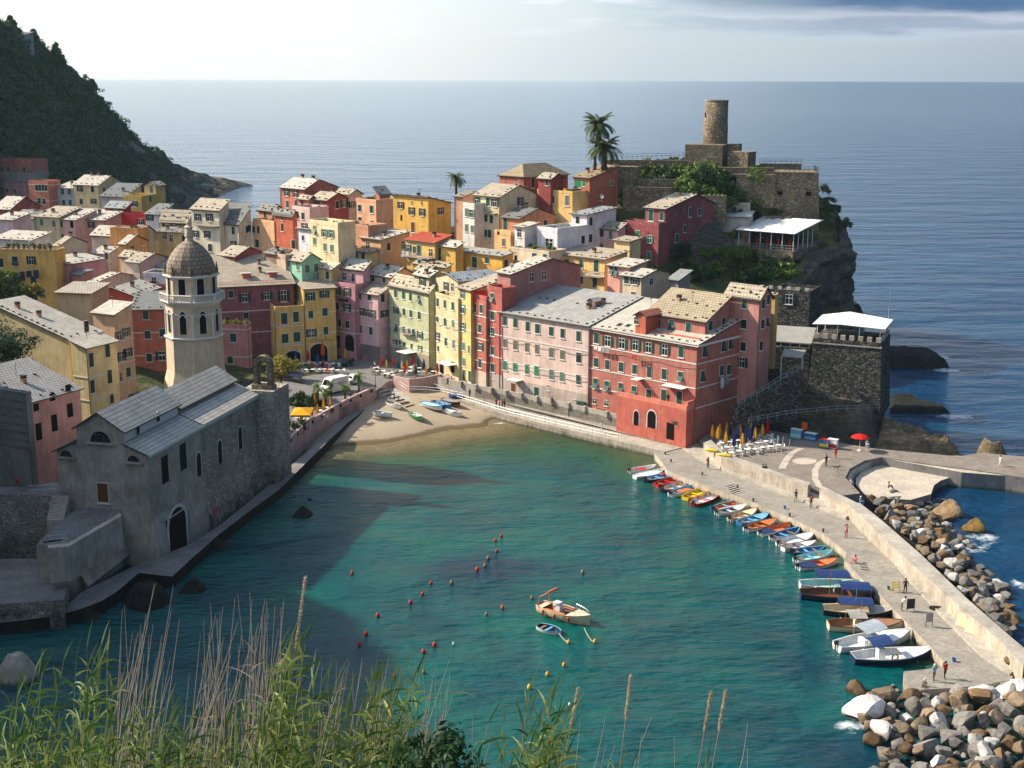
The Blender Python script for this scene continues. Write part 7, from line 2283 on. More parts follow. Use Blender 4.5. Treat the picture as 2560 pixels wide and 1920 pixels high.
def tree(name,base,h_,crown_r,kind,label,group=None,n_c=26,per=90,size=.34,seed=1,squash=.7,lean=0,cat='tree',trunk_r=.2):
 r=np.random.default_rng(seed)
 t=thing(name,base,label,cat,group)
 mb=MB()
 tp=Vector((lean,0,h_-crown_r*squash))
 mb.tube([(0,0,-.5),(lean*.3,0,tp.z*.5),tp],[trunk_r,trunk_r*.8,trunk_r*.6],8)
 cs_=[]
 for i in range(n_c):
  d_=r.normal(size=3);d_/=np.linalg.norm(d_)
  q=np.array([lean,0,h_-crown_r*squash*.6])+d_*np.array([1,1,squash])*crown_r*r.uniform(.35,.95)
  cs_.append(q)
  if i%4==0:
   mb.tube([tp,tp.lerp(Vector(q),.5)+Vector((0,0,.1)),Vector(q)],[trunk_r*.4,trunk_r*.25,.03],5)
 link('trunk',mb.mesh('trunk',['bark']),t)
 v,f=leaf_quads(cs_,r.uniform(.28,.46,n_c)*crown_r,per,size*.5,.8,.45,seed+3,1.4)
 link('crown',npmesh('crown',v,f,[kind]),t)
 return t
tree('garden_tree',onground('D',1240,800,262,300),5.2,3.0,'bush_leaves','round bright green tree beside the castle bastion',seed=5)
tree('garden_tree',onground('D',900,760,262,300),4.6,3.0,'dark_leaves','dark spreading tree in the middle of the hanging garden',seed=6)
tree('garden_tree',onground('D',1130,1330,225,275),5.0,3.2,'bush_leaves','spreading light green fig tree below the restaurant terrace',seed=7,squash=.55)
tree('garden_tree',onground('D',720,1290,225,275),4.2,2.4,'dark_leaves','brownish green tree beside the red castle house garden',seed=8)
tree('piazza_tree',onz('F',500,1238,3.0),7.2,3.3,'yellow_leaves','piazza tree with yellow green crown beside the belfry',seed=9,n_c=34)
tree('hillside_tree',aty('E',110,660,186)+Vector((0,0,-4)),8.0,4.0,'dark_leaves','dark tree between the cream house and the left edge',seed=10,n_c=34)
tree('hillside_tree',aty('E',20,720,180)+Vector((0,0,-3)),6.0,3.0,'dark_leaves','smaller dark tree cut by the left edge',seed=11)
for i,(x,y,s_,k)in enumerate(((20,1240,2.6,'bush_leaves'),(60,1290,2.2,'dark_leaves'),(120,1330,1.6,'bush_leaves'),(250,1300,1.6,'yellow_leaves'),(200,1360,1.4,'bush_leaves'),(20,1340,2.0,'dark_leaves'),(300,1350,1.2,'dark_leaves'))):
 bush(aty('A',x,y+20,226),s_,k,'shrub in the sunlit plot above the big pale roof','shrubs above the big pale roof')
for i in range(7):
 p=pk.W(.5+i*.62,.6,pk.ze+.5)
 bush(p,.62,'yellow_leaves' if i%3 else 'bush_leaves','flowering plant in the roof garden of the pink house','roof garden plants',1.0,'potted_plant')
def frond_verts(L,droop,az,el,wd,seed,n_=14):
 """list of leaflet quads along an arching rib"""
 r=np.random.default_rng(seed)
 V_,F_=[],[]
 p=np.zeros(3);e=el
 d_h=np.array([math.cos(az),math.sin(az),0]);s_=np.array([-math.sin(az),math.cos(az),0])
 for i in range(n_):
  step=L/n_
  q=p+(d_h*math.cos(e)+np.array([0,0,math.sin(e)]))*step
  e-=droop/n_
  wl_=wd*math.sin(math.pi*(.12+.86*i/n_))**.7
  for sg in(-1,1):
   tip=q+s_*sg*wl_+(d_h*.45+np.array([0,0,-.35]))*wl_
   a=len(V_)
   V_+=[p,q,tip,tip*.999+(p-q)*.3]
   F_.append((a,a+1,a+2,a+3))
  p=q
 return V_,F_
def palm(name,base,h_,L,n_f,label,group=None,seed=1,r0=.28,mat='palm_leaves',lean=(0,0)):
 r=np.random.default_rng(seed)
 t=thing(name,base,label,'palm',group)
 mb=MB()
 k=9
 for_pts=[(lean[0]*(i/k)**2,lean[1]*(i/k)**2,-.5+(h_+.5)*i/k)for i in range(k+1)]
 mb.tube(for_pts,[r0*(1.15 if i%2 else 1)*(1.25 if i<2 else 1)for i in range(k+1)],8)
 link('trunk',mb.mesh('trunk',['bark']),t)
 V_,F_=[],[]
 for i in range(n_f):
  el=r.uniform(-.35,1.35)
  v_,f_=frond_verts(L*r.uniform(.8,1.1),r.uniform(1.0,1.9),r.uniform(0,6.28),el,L*.16,seed*50+i)
  o_=len(V_)
  V_+=[q+np.array([lean[0],lean[1],h_])for q in v_]
  F_+=[tuple(a+o_ for a in f)for f in f_]
 link('crown',npmesh('crown',V_,F_,[mat]),t)
 return t
palm('tall_palm',aty('D',130,605,273),8.4,4.3,56,'tallest palm behind the orange house on the castle hill',seed=3,r0=.26,lean=(.7,0))
palm('date_palm',aty('D',195,602,271.5),3.8,4.3,70,'bushy shorter palm beside the tallest one',seed=4,r0=.5)
palm('lone_palm',aty('C',485,380,277),3.6,2.5,44,'single small palm on the skyline above the cream house',seed=5,r0=.25)
for i,(x,y,h_,L)in enumerate(((815,1300,3.2,1.5),(880,1312,2.8,1.6),(1048,1282,3.0,1.5),(1165,1182,2.8,1.6),(925,1250,3.0,1.0))):
 palm('piazza_palm',onz('F',x,y,3.0),h_,L,26,'small palm on the sunny piazza terrace','piazza palms',20+i,.16,'bush_leaves')
for x,y,s_ in((700,1300,1.6),(740,1290,1.4),(650,1290,1.2),(615,1520,1.3),(680,1000,1.0),(1060,950,.9),(500,1265,.8)):
 bush(onz('F',x,y,3.0),s_,'dark_leaves','dark potted bush on the piazza','potted bushes on the piazza',1.2,'potted_plant')
def conifer(base,h_,r_,label,seed):
 t=thing('conifer',base,label,'tree')
 mb=MB();mb.tube([(0,0,-2),(0,0,h_*.97)],[.35,.05],6);link('trunk',mb.mesh('trunk',['bark']),t)
 r=np.random.default_rng(seed)
 cs_,rd=[],[]
 for i in range(46):
  z=h_*(.12+.86*i/46)
  rr_2=r_*(1-z/h_)**.8
  a=r.uniform(0,6.28)
  cs_.append((rr_2*.7*math.cos(a),rr_2*.7*math.sin(a),z));rd.append(max(.35,rr_2*.5))
 v,f=leaf_quads(cs_,rd,30,.55,.35,.3,seed,1.5)
 link('crown',npmesh('crown',v,f,['scrub_leaves']),t)
conifer(aty('W',395,455,492),8,3.4,'pointed conifer on the headland skyline',31)
conifer(aty('W',235,300,482),4.6,2.4,'smaller tufted pine left of the pointed conifer',32)
conifer(aty('W',75,190,474),3.6,2.6,'dark pine beside the hilltop house at the left edge',33)
conifer(aty('W',640,625,522),4,2.2,'small round topped pine low on the headland skyline',34)
house('W',(150,250),474,-60,None,8,(176,172,164),GREY,'grey house at the very top of the headland',th=-20,roof='sa',lb=6,rise=1.5,chim=0,stones=False,ga='1x3:n')
for i in range(14):
 bush(rt.W(R.uniform(12.8,17),R.uniform(.8,5),rt.z+1.7),R.uniform(.8,1.2),'bush_leaves','vine covered pergola left of the white restaurant awning','restaurant vines',1.0,'vine')
for H_ in FLATS:
 for k in range(R.choice((2,3,4))):
  bush(H_.W(R.uniform(.5,H_.la-.5),R.uniform(.5,H_.lb-.5),H_.ze+.1),R.uniform(.3,.55),R.choice(('bush_leaves','dark_leaves')),'potted plant on a roof terrace of the town','potted plants on roof terraces',1.0,'potted_plant')
hp_=head_v-np.array([0,0,HCAM])
hz_=hp_@FW
hx_,hy_=1280+hp_[:,0]/hz_*FPX,960-(hp_@UP)/hz_*FPX
for x,y,s_,lb_ in((332,385,5,'pale slab of bare rock high on the headland'),(480,470,5,'pale slab of rock low on the headland'),(300,375,3,'small pale outcrop beside the high slab'),(430,490,5,'long pale rock above the town on the headland'),(365,440,4,'pale outcrop in the middle of the headland'),(510,478,4,'pale outcrop nearest the sea')):
 k=int(np.argmin((hx_-x)**2+(hy_-y)**2))
 o=link('rock_outcrop',BM[k%12],None,head_v[k],rgb(120,118,112));o.scale=(s_*1.3,s_*.7,s_);o.rotation_euler=(.2,.7,.3);tag(o,lb_,'rock')
class Strip:
 def __init__(s):s.v,s.f,s.m=[],[],[]
 def blade(s,p,d_,L,w_,droop,mat=0,n_=5):
  p=Vector(p);d_=Vector(d_).normalized()
  side=d_.cross(Vector((R.uniform(-.3,.3),1,R.uniform(-.2,.4)))).normalized()
  a=len(s.v)
  for i in range(n_+1):
   t=i/n_
   ww=w_*(1-t)**.8*(.6+.8*min(1,t*4))*.5
   s.v+=[tuple(p-side*ww),tuple(p+side*ww)]
   p=p+d_*(L/n_)
   d_=(d_+Vector((0,0,-droop/n_))).normalized()
  for i in range(n_):
   s.f.append((a+2*i,a+2*i+1,a+2*i+3,a+2*i+2));s.m.append(mat)
 def stem(s,pts,r_,mat=0):
  mb=MB();mb.tube(pts,r_,4)
  a=len(s.v)
  s.v+=mb.v
  for f in mb.f:
   if len(f)==4:
    s.f.append(tuple(k+a for k in f));s.m.append(mat)
 def make(s,name,mats):
  return npmesh(name,s.v,s.f,mats,s.m)
flat('reed_stem',rgb(120,128,72),.7,.2)
flat('dry_stem',rgb(150,138,124),.8,.15)
def reed_at(S,xt,yt,d,lean,leaves=10,h_=2.4,L=.55):
 """reed whose tip shows at source pixel (xt, yt) at distance d"""
 tip=aty('P',xt,yt,d)
 base=tip-Vector((lean*h_,R.uniform(-.1,.1),h_))
 pts=[base.lerp(tip,i/5)+Vector((0,0,0))for i in range(6)]
 S.stem(pts,[.009,.009,.008,.006,.004,.002],1)
 sg=1
 for i in range(leaves):
  t=.35+.62*i/leaves
  p=base.lerp(tip,t)
  sg=-sg
  S.blade(p,(sg*R.uniform(.25,.9)+lean*.6+.25,R.uniform(-.5,.5),R.uniform(.5,1.1)),L*R.uniform(.5,1.1)*(1.1-.4*t),.028,R.uniform(.9,2.4),0)
 S.blade(tip,(lean+.15,0,1),L*.6,.016,.5,0)
S=Strip()
clumps=[(90,1650,5),(200,1600,4),(230,1640,5),(280,1560,2),(20,1720,5),(330,1720,6),(420,1760,6),(140,1780,5),(520,1730,5),(620,1720,5),(720,1620,12),(745,1590,8),(700,1680,8),(800,1690,6),(850,1740,7),(935,1700,9),(985,1690,8),(960,1760,8),(1020,1660,6),(880,1810,8),(760,1800,8),(640,1830,8),(500,1850,8),(380,1850,7),(240,1860,7),(60,1850,6),(1245,1745,3),(1380,1720,10),(1360,1780,9),(1340,1850,8),(1400,1800,6),(1120,1890,3),(1290,1900,4),(1740,1890,2),(1580,1910,2)]
for x,y,n_ in clumps:
 for i in range(n_):
  reed_at(S,x+R.gauss(0,26),y+abs(R.gauss(0,55)),R.uniform(11.5,15.5),R.uniform(-.05,.34),R.randint(7,12))
for i in range(150):
 x=R.uniform(-40,1080)
 reed_at(S,x,R.uniform(1800,1930)+(60 if x>1000 else 0),R.uniform(11.5,14),R.uniform(-.1,.4),R.randint(6,10),1.8,.5)
tag(link('green_reeds',S.make('green_reeds',['reed_leaves','reed_stem'])),'thicket of green reeds along the bottom of the view','reeds',kind='stuff')
S=Strip()
def dry(xt,yt,xb,yb,d):
 tip=aty('P',xt,yt,d);base=aty('P',xb,yb,d)
 m_=base.lerp(tip,.5)+Vector((R.uniform(-.06,.06),0,0))
 S.stem([base,base.lerp(m_,.5),m_,m_.lerp(tip,.5),tip],[.005,.0045,.004,.003,.0015],0)
 if R.random()<.25:
  t=R.uniform(.3,.9)
  S.blade(base.lerp(tip,t),(R.choice((-1,1))*R.uniform(.3,1),0,R.uniform(.2,.9)),R.uniform(.15,.4),.014,R.uniform(.3,2.6),1,4)
for i in range(30):
 xb=R.uniform(270,370);dry(xb+R.uniform(-20,120),R.uniform(1455,1700),xb,1960,R.uniform(12,14.5))
for i in range(56):
 xb=R.uniform(520,680);dry(xb+R.uniform(-30,60),R.uniform(1470,1720),xb,1960,R.uniform(12,14.5))
for i in range(26):
 xb=R.uniform(380,520);dry(xb+R.uniform(0,140),R.uniform(1530,1750),xb,1960,R.uniform(12,14.5))
for i in range(60):
 xb=R.uniform(760,1120);dry(xb+R.uniform(-40,80),R.uniform(1640,1850),xb,1970,R.uniform(12,14.5))
for i in range(16):
 xb=R.uniform(1150,1900);dry(xb+R.uniform(-20,60),R.uniform(1790,1900),xb,1980,R.uniform(12,14.5))
tag(link('dry_reeds',S.make('dry_reeds',['dry_stem','dry_reed'])),'grey brown dry reed stalks standing among the green reeds','dry reeds',kind='stuff')
for(xt,yt,xb,yb,lab)in((764,1440,700,1900,'tall pale reed plume rising left of the red buoys'),(1577,1688,1545,1960,'thin reed plume rising below the motor launch'),(1446,1718,1400,1960,'leaning reed plume beside the green reed clump'),(1778,1728,1735,1980,'left one of two leaning plumes at lower right'),(1815,1725,1770,1980,'right one of two leaning plumes at lower right')):
 d=13.5
 tip,base=aty('P',xt,yt,d),aty('P',xb,yb,d)
 r=thing('reed_plume',base,lab,'reed')
 mb=MB();mb.tube([(0,0,0),(tip-base)*.6,tip-base],[.007,.006,.003],5);link('stalk',mb.mesh('stalk',['dry_stem']),r)
 cs_=[tuple((tip-base)*t)for t in np.linspace(.62,.99,22)]
 v,f=leaf_quads(cs_,np.linspace(.007,.003,22),26,.008,2.2,.1,int(xt),3.0)
 link('plume',npmesh('plume',v,f,['dry_reed']),r)
r_=np.random.default_rng(88)
cs_=[]
for x,y in spots_in([(940,1900),(1010,1830),(1130,1790),(1180,1870),(1190,1980),(920,1980)],80):
 cs_.append(tuple(aty('P',x,y+30,r_.uniform(11.5,13.5))))
v,f=leaf_quads(cs_,r_.uniform(.08,.2,len(cs_)),40,.032,.9,.3,89,1.5)
b_=aty('P',1080,1960,12.5)
t=thing('broadleaf_shrub',b_,'dark green broadleaf shrub among the reeds at the bottom','shrub')
link('foliage',npmesh('foliage',v-np.array(b_),f,['dark_leaves']),t)
SKINS=[rgb(196,142,112),rgb(170,116,88),rgb(212,164,136)]
for i,c_ in enumerate(SKINS):
 flat('skin_%s'%'abc'[i],c_,.6,.3,.05)
CLOTH={'black':(28,28,32),'red':(176,38,40),'blue':(70,110,160),'white':(220,216,210),'green':(52,92,50),'pink':(206,110,120),'jeans':(56,66,96),'khaki':(120,108,76),'navy':(32,38,62),'grey':(120,120,122),'lightblue':(120,160,196)}
for k,c_ in CLOTH.items():
 flat('fabric_'+k,rgb(*c_),.9,.1,.1)
flat('hair_dark',rgb(40,30,24),.7,.2);flat('hair_fair',rgb(150,120,80),.7,.2)
def person(p,heading,pose,top,bottom,label,skin='a',hair='hair_dark',h_=1.72,pack=None,cap=None,group=None):
 """one continuous skinned body; faces along local -Y turned by heading"""
 s=h_/1.72
 J={}
 hip=.92
 if pose in('sit','sit_ground'):
  hip=.48 if pose=='sit' else .16
 tilt=.55 if pose=='bend' else(.12 if pose=='sit' else .04)
 J['pelvis']=(0,0,hip)
 up_=lambda d_:(0,-math.sin(tilt)*d_,hip+math.cos(tilt)*d_)
 J['waist'],J['chest'],J['neck'],J['head'],J['crown']=up_(.17),up_(.38),up_(.55),up_(.66),up_(.80)
 for sd_,k in((-1,'r'),(1,'l')):
  c_=up_(.50)
  J['sh'+k]=(sd_*.19,c_[1],c_[2])
  if pose=='arms_up':
   J['el'+k]=(sd_*.27,c_[1]-.12,c_[2]+.20);J['ha'+k]=(sd_*.10,c_[1]-.22,c_[2]+.42);J['fi'+k]=(sd_*.05,c_[1]-.24,c_[2]+.5)
  elif pose=='bend':
   J['el'+k]=(sd_*.22,c_[1]-.12,c_[2]-.26);J['ha'+k]=(sd_*.16,c_[1]-.25,c_[2]-.48);J['fi'+k]=(sd_*.15,c_[1]-.28,c_[2]-.58)
  elif pose in('sit','sit_ground'):
   J['el'+k]=(sd_*.25,c_[1]-.05,c_[2]-.26);J['ha'+k]=(sd_*.16,c_[1]-.27,c_[2]-.36);J['fi'+k]=(sd_*.12,c_[1]-.36,c_[2]-.38)
  else:
   sw=.12*sd_ if pose=='walk' else .02
   J['el'+k]=(sd_*.25,c_[1]+sw*.6,c_[2]-.28);J['ha'+k]=(sd_*.26,c_[1]+sw*1.2-.05,c_[2]-.53);J['fi'+k]=(sd_*.25,c_[1]+sw*1.2-.08,c_[2]-.64)
  if pose=='sit':
   J['kn'+k]=(sd_*.12,-.44,hip+.02);J['an'+k]=(sd_*.12,-.46,.08);J['to'+k]=(sd_*.12,-.62,.04)
  elif pose=='sit_ground':
   J['kn'+k]=(sd_*.14,-.36,.48);J['an'+k]=(sd_*.13,-.62,.08);J['to'+k]=(sd_*.13,-.78,.05)
  else:
   st_=.20*-sd_ if pose=='walk' else .03
   J['kn'+k]=(sd_*.10,-st_*.5-.03,.49);J['an'+k]=(sd_*.10,-st_+.03,.08);J['to'+k]=(sd_*.12,-st_-.13,.04)
  J['hp'+k]=(sd_*.10,0,hip-.03)
 E_=[('pelvis','waist'),('waist','chest'),('chest','neck'),('neck','head'),('head','crown')]
 for k in 'rl':
  E_+=[('pelvis','hp'+k),('hp'+k,'kn'+k),('kn'+k,'an'+k),('an'+k,'to'+k),('chest','sh'+k),('sh'+k,'el'+k),('el'+k,'ha'+k),('ha'+k,'fi'+k)]
 rad={'pelvis':(.15,.11),'waist':(.13,.10),'chest':(.155,.11),'neck':(.055,.055),'head':(.085,.095),'crown':(.07,.075)}
 for k in 'rl':
  rad.update({'hp'+k:(.09,.09),'kn'+k:(.06,.06),'an'+k:(.042,.045),'to'+k:(.04,.03),'sh'+k:(.065,.06),'el'+k:(.042,.042),'ha'+k:(.032,.03),'fi'+k:(.03,.018)})
 names=list(J)
 me=bpy.data.meshes.new('body')
 me.from_pydata([J[n_]for n_ in names],[(names.index(a),names.index(b))for a,b in E_],[])
 o=bpy.data.objects.new('body_build',me)
 COL.objects.link(o)
 m1=o.modifiers.new('skin','SKIN');m2=o.modifiers.new('sub','SUBSURF');m2.levels=1;m2.render_levels=1
 for i,n_ in enumerate(names):
  me.skin_vertices[0].data[i].radius=rad[n_]
  me.skin_vertices[0].data[i].use_root=(n_=='pelvis')
 dg=bpy.context.evaluated_depsgraph_get()
 dg.update()
 b2=bpy.data.meshes.new_from_object(o.evaluated_get(dg))
 b2.name='body'
 bpy.data.objects.remove(o)
 b2.materials.clear()
 for mt in('skin_'+skin,'fabric_'+top,'fabric_'+bottom,'rubber'):
  b2.materials.append(MATS[mt])
 def near(co):
  best,bn=9,None
  for a,b in E_:
   A,B=Vector(J[a]),Vector(J[b])
   t_=max(0,min(1,(co-A).dot(B-A)/max((B-A).length_squared,1e-6)))
   d_=(A+(B-A)*t_-co).length
   if d_<best:
    best,bn=d_,(a,b,t_)
  return bn
 for pl_2 in b2.polygons:
  a,b,t_=near(pl_2.center)
  if a in('neck','head')or b=='crown' or(a=='chest' and b=='neck' and t_>.8):
   k=0
  elif a[:2]=='an':
   k=3
  elif a[:2]in('hp','kn')or(a=='pelvis' and b[:2]=='hp')or(a=='kn'):
   k=2
  elif a[:2]=='ha' or(a[:2]=='el' and t_>.3):
   k=0
  else:
   k=1
  pl_2.material_index=k
  pl_2.use_smooth=True
 r=thing('person',p,label,'person',group,heading)
 r.scale=(s,s,s)
 link('body',b2,r)
 hd=Vector(J['head']);cr_n=Vector(J['crown'])
 mb=MB();mb.lathe([(.03,.12),(.085,.10),(.108,.03),(.105,-.04),(.09,-.09)],10)
 ho=link('hair' if not cap else 'hat',mb.mesh('hair',[hair if not cap else 'fabric_'+cap]),r,hd+(cr_n-hd)*.45+Vector((0,.018,0)))
 fm=MB();fm.box(-.012,.012,-.125,-.09,-.03,.02);fm.box(-.042,-.02,-.105,-.095,.015,.03,1);fm.box(.02,.042,-.105,-.095,.015,.03,1);fm.box(-.025,.025,-.104,-.094,-.062,-.052,2)
 link('face',fm.mesh('face',['skin_'+skin,'hair_dark','fabric_red']),r,hd+(cr_n-hd)*.25)
 if pack:
  mb=MB()
  mb.add([(-.14,.10,-.2),(.14,.10,-.2),(.14,.10,.22),(-.14,.10,.22),(-.12,.27,-.18),(.12,.27,-.18),(.10,.23,.2),(-.10,.23,.2)],[(0,1,2,3),(7,6,5,4),(0,4,5,1),(3,2,6,7),(0,3,7,4),(1,5,6,2)])
  link('backpack',mb.mesh('backpack',['fabric_'+pack]),r,Vector(J['chest'])+Vector((0,.02,0)))
 return r
D2=math.radians
person(onz('L',795,180,1.2),D2(60),'walk','black','black','walker in black with red backpack on the quay',pack='red')
person(onz('H',1175,1452,2.45),D2(-150),'stand','black','jeans','person in black top and jeans with a dog on the plaza','c')
person(onz('H',1240,1397,2.45),D2(20),'stand','red','red','person in dark red standing behind the dog owner','b')
person(onz('H',738,1482,2.75),D2(40),'sit_ground','khaki','khaki','seated person in khaki on the plaza wall','c')
person(onz('H',757,1484,2.75),D2(10),'sit_ground','green','green','seated person in green on the plaza wall')
person(onz('L',1552,465,1.2),D2(-30),'walk','navy','khaki','person in navy with bare legs by the wall gap','c')
person(onz('L',1684,515,1.2),D2(170),'walk','red','black','person in red top and black trousers near the wall gap')
person(onz('N',230,1010,1.2),D2(-40),'arms_up','pink','red','person in pink top raising both arms to take a photo','c')
person(onz('N',325,1272,1.2),D2(-60),'sit_ground','pink','pink','bather sitting on the pier edge beside the steps','c','hair_dark')
person(onz('N',840,1588,1.2),D2(150),'walk','black','black','man in black walking past the yellow stand','b')
person(onz('M',935,405,1.2),D2(90),'bend','white','khaki','man bending over the moored boats')
person(onz('M',1192,966,1.2),D2(5),'walk','lightblue','khaki','walker in light blue jacket and shorts at the pier end','c',cap='white')
person(onz('M',1280,943,1.2),D2(15),'walk','red','black','walker in red with dark backpack at the pier end',pack='black')
person(onz('M',1118,1020,1.0),D2(-30),'sit_ground','grey','khaki','person with white cap sitting on the pier end corner',cap='white')
person(onz('N',668,500,1.6),D2(60),'sit_ground','pink','navy','sunbather sitting on the rocks of the lower terrace','c')
person(onz('N',378,655,2.6),D2(30),'sit_ground','lightblue','blue','person in light blue sitting where the wall begins','c',cap='white')
person(onz('N',1824,280,2.3),D2(100),'walk','white','white','person in white walking on the breakwater path')
person(onz('G',1397,1516,1.6),D2(-120),'walk','white','white','person in white walking on the lower quay','b')
for x,y,tp,lb_ in((485,1312,'red','first of four walkers by the quay railing in red'),(513,1322,'white','second of four walkers by the quay railing in white'),(536,1326,'pink','third of four walkers by the quay railing in pink'),(557,1326,'black','last of four walkers by the quay railing in dark clothes')):
 person(onz('G',x,y,1.7),D2(40),'walk',tp,'black',lb_,'c')
person(onz('G',257,1228,2.0),D2(30),'walk','navy','black','lone walker in navy above the beach boats')
person(onz('G',968,1302,3.4),D2(-20),'stand','black','black','person in black by the grey plaster doorway')
p=red.W(4.4,-1.0,red.zb+4.6)
person(p,D2(-10),'stand','black','black','person in black on the red house terrace')
person(onz('H',1462,1312,2.45),D2(20),'sit','navy','black','person seated under the open red parasol')
for x,y,tp,lb_ in((975,815,'black','seated guest in black on the piazza bench'),(1010,825,'red','seated guest in red on the piazza bench'),(1045,815,'white','seated guest in white on the piazza bench')):
 person(onz('Q',x,y,3.0),D2(20),'sit',tp,'navy',lb_)
d0=onz('H',1245,1478,2.45)
dg_=thing('dog',d0,'dark dog standing on the plaza','dog',None,D2(70))
mb=MB()
mb.tube([(0,.34,.42),(0,.2,.45),(0,-.1,.44),(0,-.26,.46),(0,-.38,.60),(0,-.47,.66),(0,-.60,.63)],[.07,.10,.11,.125,.08,.085,.035],8)
for sx in(-.07,.07):
 mb.tube([(sx,-.22,.42),(sx,-.24,.2),(sx,-.22,.02)],[.05,.035,.03],6)
 mb.tube([(sx,.24,.42),(sx,.20,.28),(sx,.30,.18),(sx,.27,.02)],[.06,.045,.03,.03],6)
 mb.tube([(sx*.7,-.42,.72),(sx*.9,-.40,.80)],[.03,.008],5)
mb.tube([(0,.33,.45),(0,.45,.52),(0,.55,.62)],[.035,.025,.01],5)
link('body',mb.mesh('body',['rubber'],None,True),dg_)
mb=MB();mb.box(-.38,.38,-.38,.38,.70,.74);T_TOP=mb.mesh('table_top',['white_paint'])
mb=MB();mb.tube([(0,0,0),(0,0,.7)],.04,6);mb.box(-.25,.25,-.04,.04,0,.03);mb.box(-.04,.04,-.25,.25,.002,.034);T_LEG=mb.mesh('table_leg',['steel'])
mb=MB();mb.box(-.22,.22,-.22,.22,.42,.46);C_SEAT={}
def cmesh(nm,mt,fn):
 m_=MB();fn(m_);return m_.mesh(nm,[mt])
CH={}
for mt in('white_paint','bark','cloth_orange','cloth_navy'):
 CH[mt]=(cmesh('seat',mt,lambda m_:m_.box(-.22,.22,-.22,.22,.42,.46)),cmesh('backrest',mt,lambda m_:m_.box(-.22,.22,.19,.23,.5,.86)),cmesh('leg',mt,lambda m_:m_.box(-.022,.022,-.022,.022,0,.42)),cmesh('back_post',mt,lambda m_:m_.box(-.02,.02,.195,.225,.46,.5)))
def table(p,label,group):
 r=thing('cafe_table',p,label,'table',group,R.uniform(0,1.5));link('table_top',T_TOP,r);link('leg',T_LEG,r)
def chair(p,rz,mt,label,group):
 r=thing('cafe_chair',p,label,'chair',group,rz)
 a,b_,c_,d_=CH[mt]
 link('seat',a,r);link('backrest',b_,r)
 for x in(-.19,.19):
  link('leg',c_,r,(x,-.19,0));link('leg',c_,r,(x,.19,0));link('back_post',d_,r,(x,0,0))
def dining(spots,z,c,mts,tl,tg,clab,cg,n_c=3):
 for x,y in spots:
  p=onz(c,x,y,z)
  table(p,tl,tg)
  a0=R.uniform(0,6.28)
  for k in range(n_c):
   a=a0+k*2*math.pi/n_c+R.uniform(-.2,.2)
   chair(p+Vector((math.cos(a)*.68,math.sin(a)*.68,0)),a-math.pi/2,R.choice(mts),clab,cg)
def rows(c,o,e1,e2,n1,n2,jit=8):
 return[(o[0]+e1[0]*i/max(n1-1,1)+e2[0]*j/max(n2-1,1)+R.uniform(-jit,jit),o[1]+e1[1]*i/max(n1-1,1)+e2[1]*j/max(n2-1,1)+R.uniform(-jit,jit))for i in range(n1)for j in range(n2)]
dining(rows('S',(640,600),(720,-120),(150,150),7,3),2.45,'S',['white_paint'],'white cafe table on the plaza terrace','plaza cafe tables','white chair on the plaza terrace','plaza cafe chairs')
dining(rows('Q',(300,370),(520,0),(60,90),7,2),3.0,'Q',['white_paint','white_paint','cloth_orange','cloth_navy'],'cafe table before the yellow arches','tables before the yellow arches','chair before the yellow arches','chairs before the yellow arches')
dining(rows('Q',(1320,440),(220,60),(30,40),3,2),3.0,'Q',['bark','white_paint'],'cafe table in front of the green house','tables in front of the green house','chair in front of the green house','chairs in front of the green house')
dining(rows('Q',(1680,480),(440,10),(20,-50),5,2),3.1,'Q',['bark','white_paint'],'table on the umbrella terrace above the beach','umbrella terrace tables','chair on the umbrella terrace above the beach','umbrella terrace chairs')
dining([(560,1030),(640,990),(700,1000),(590,1090),(250,1130),(330,1150)],3.0,'Q',['bark','white_paint'],'table on the sunny piazza terrace','piazza terrace tables','chair on the sunny piazza terrace','piazza terrace chairs')
NMC={'cloth_yellow':'yellow','cloth_navy':'navy','cloth_red':'red','cloth_orange':'orange','cloth_teal':'teal','cloth_cream':'cream','cloth_blue':'blue'}
def pars(c,z,lst,where,s=1.0):
 for x,y,k in lst:
  parasol(onz(c,x,y,z),k,'closed %s parasol %s'%(NMC[k],where),'%s parasols %s'%(NMC[k],where),s*R.uniform(.95,1.05))
Yc,Nc,Rc,Oc,Tc,Cc,Bc='cloth_yellow','cloth_navy','cloth_red','cloth_orange','cloth_teal','cloth_cream','cloth_blue'
pars('S',2.45,[(492,525,Yc),(575,560,Yc),(602,500,Yc),(700,612,Yc),(712,470,Yc),(772,480,Yc),(915,515,Yc),(1090,460,Yc),(1085,490,Yc),(955,650,Yc),(1150,545,Yc),(1262,505,Yc),(488,460,Nc),(765,500,Nc),(882,535,Nc),(972,510,Nc),(825,670,Nc),(1000,605,Nc),(1070,575,Nc),(1115,500,Nc),(1340,460,Rc)],'on the plaza terrace',1.05)
pars('Q',3.0,[(525,380,Bc),(390,335,Rc),(228,345,Bc),(908,310,Yc)],'before the yellow arches',1.1)
parasol(onz('Q',597,300,3.0),Oc,'tall closed orange parasol in the great arch',None,1.5)
pars('Q',3.05,[(1390,430,Rc),(1475,440,Yc),(1565,405,Rc),(1635,462,Tc),(1685,452,Cc),(1760,452,Yc),(1835,400,Rc),(1725,512,Rc),(1880,522,Nc),(1885,500,Cc),(2020,520,Yc),(2178,500,Rc),(1990,445,Nc),(1910,430,Tc)],'in front of the green house',.95)
pars('Q',3.0,[(485,940,Yc),(520,1080,Yc),(700,975,Yc),(445,1110,Yc),(300,1170,Yc),(605,1010,Yc)],'under the piazza palms',.95)
ya=thing('square_parasol',onz('Q',290,1130,3.0),'large square yellow canopy on the piazza terrace','canopy')
yb_=ya.location.copy()
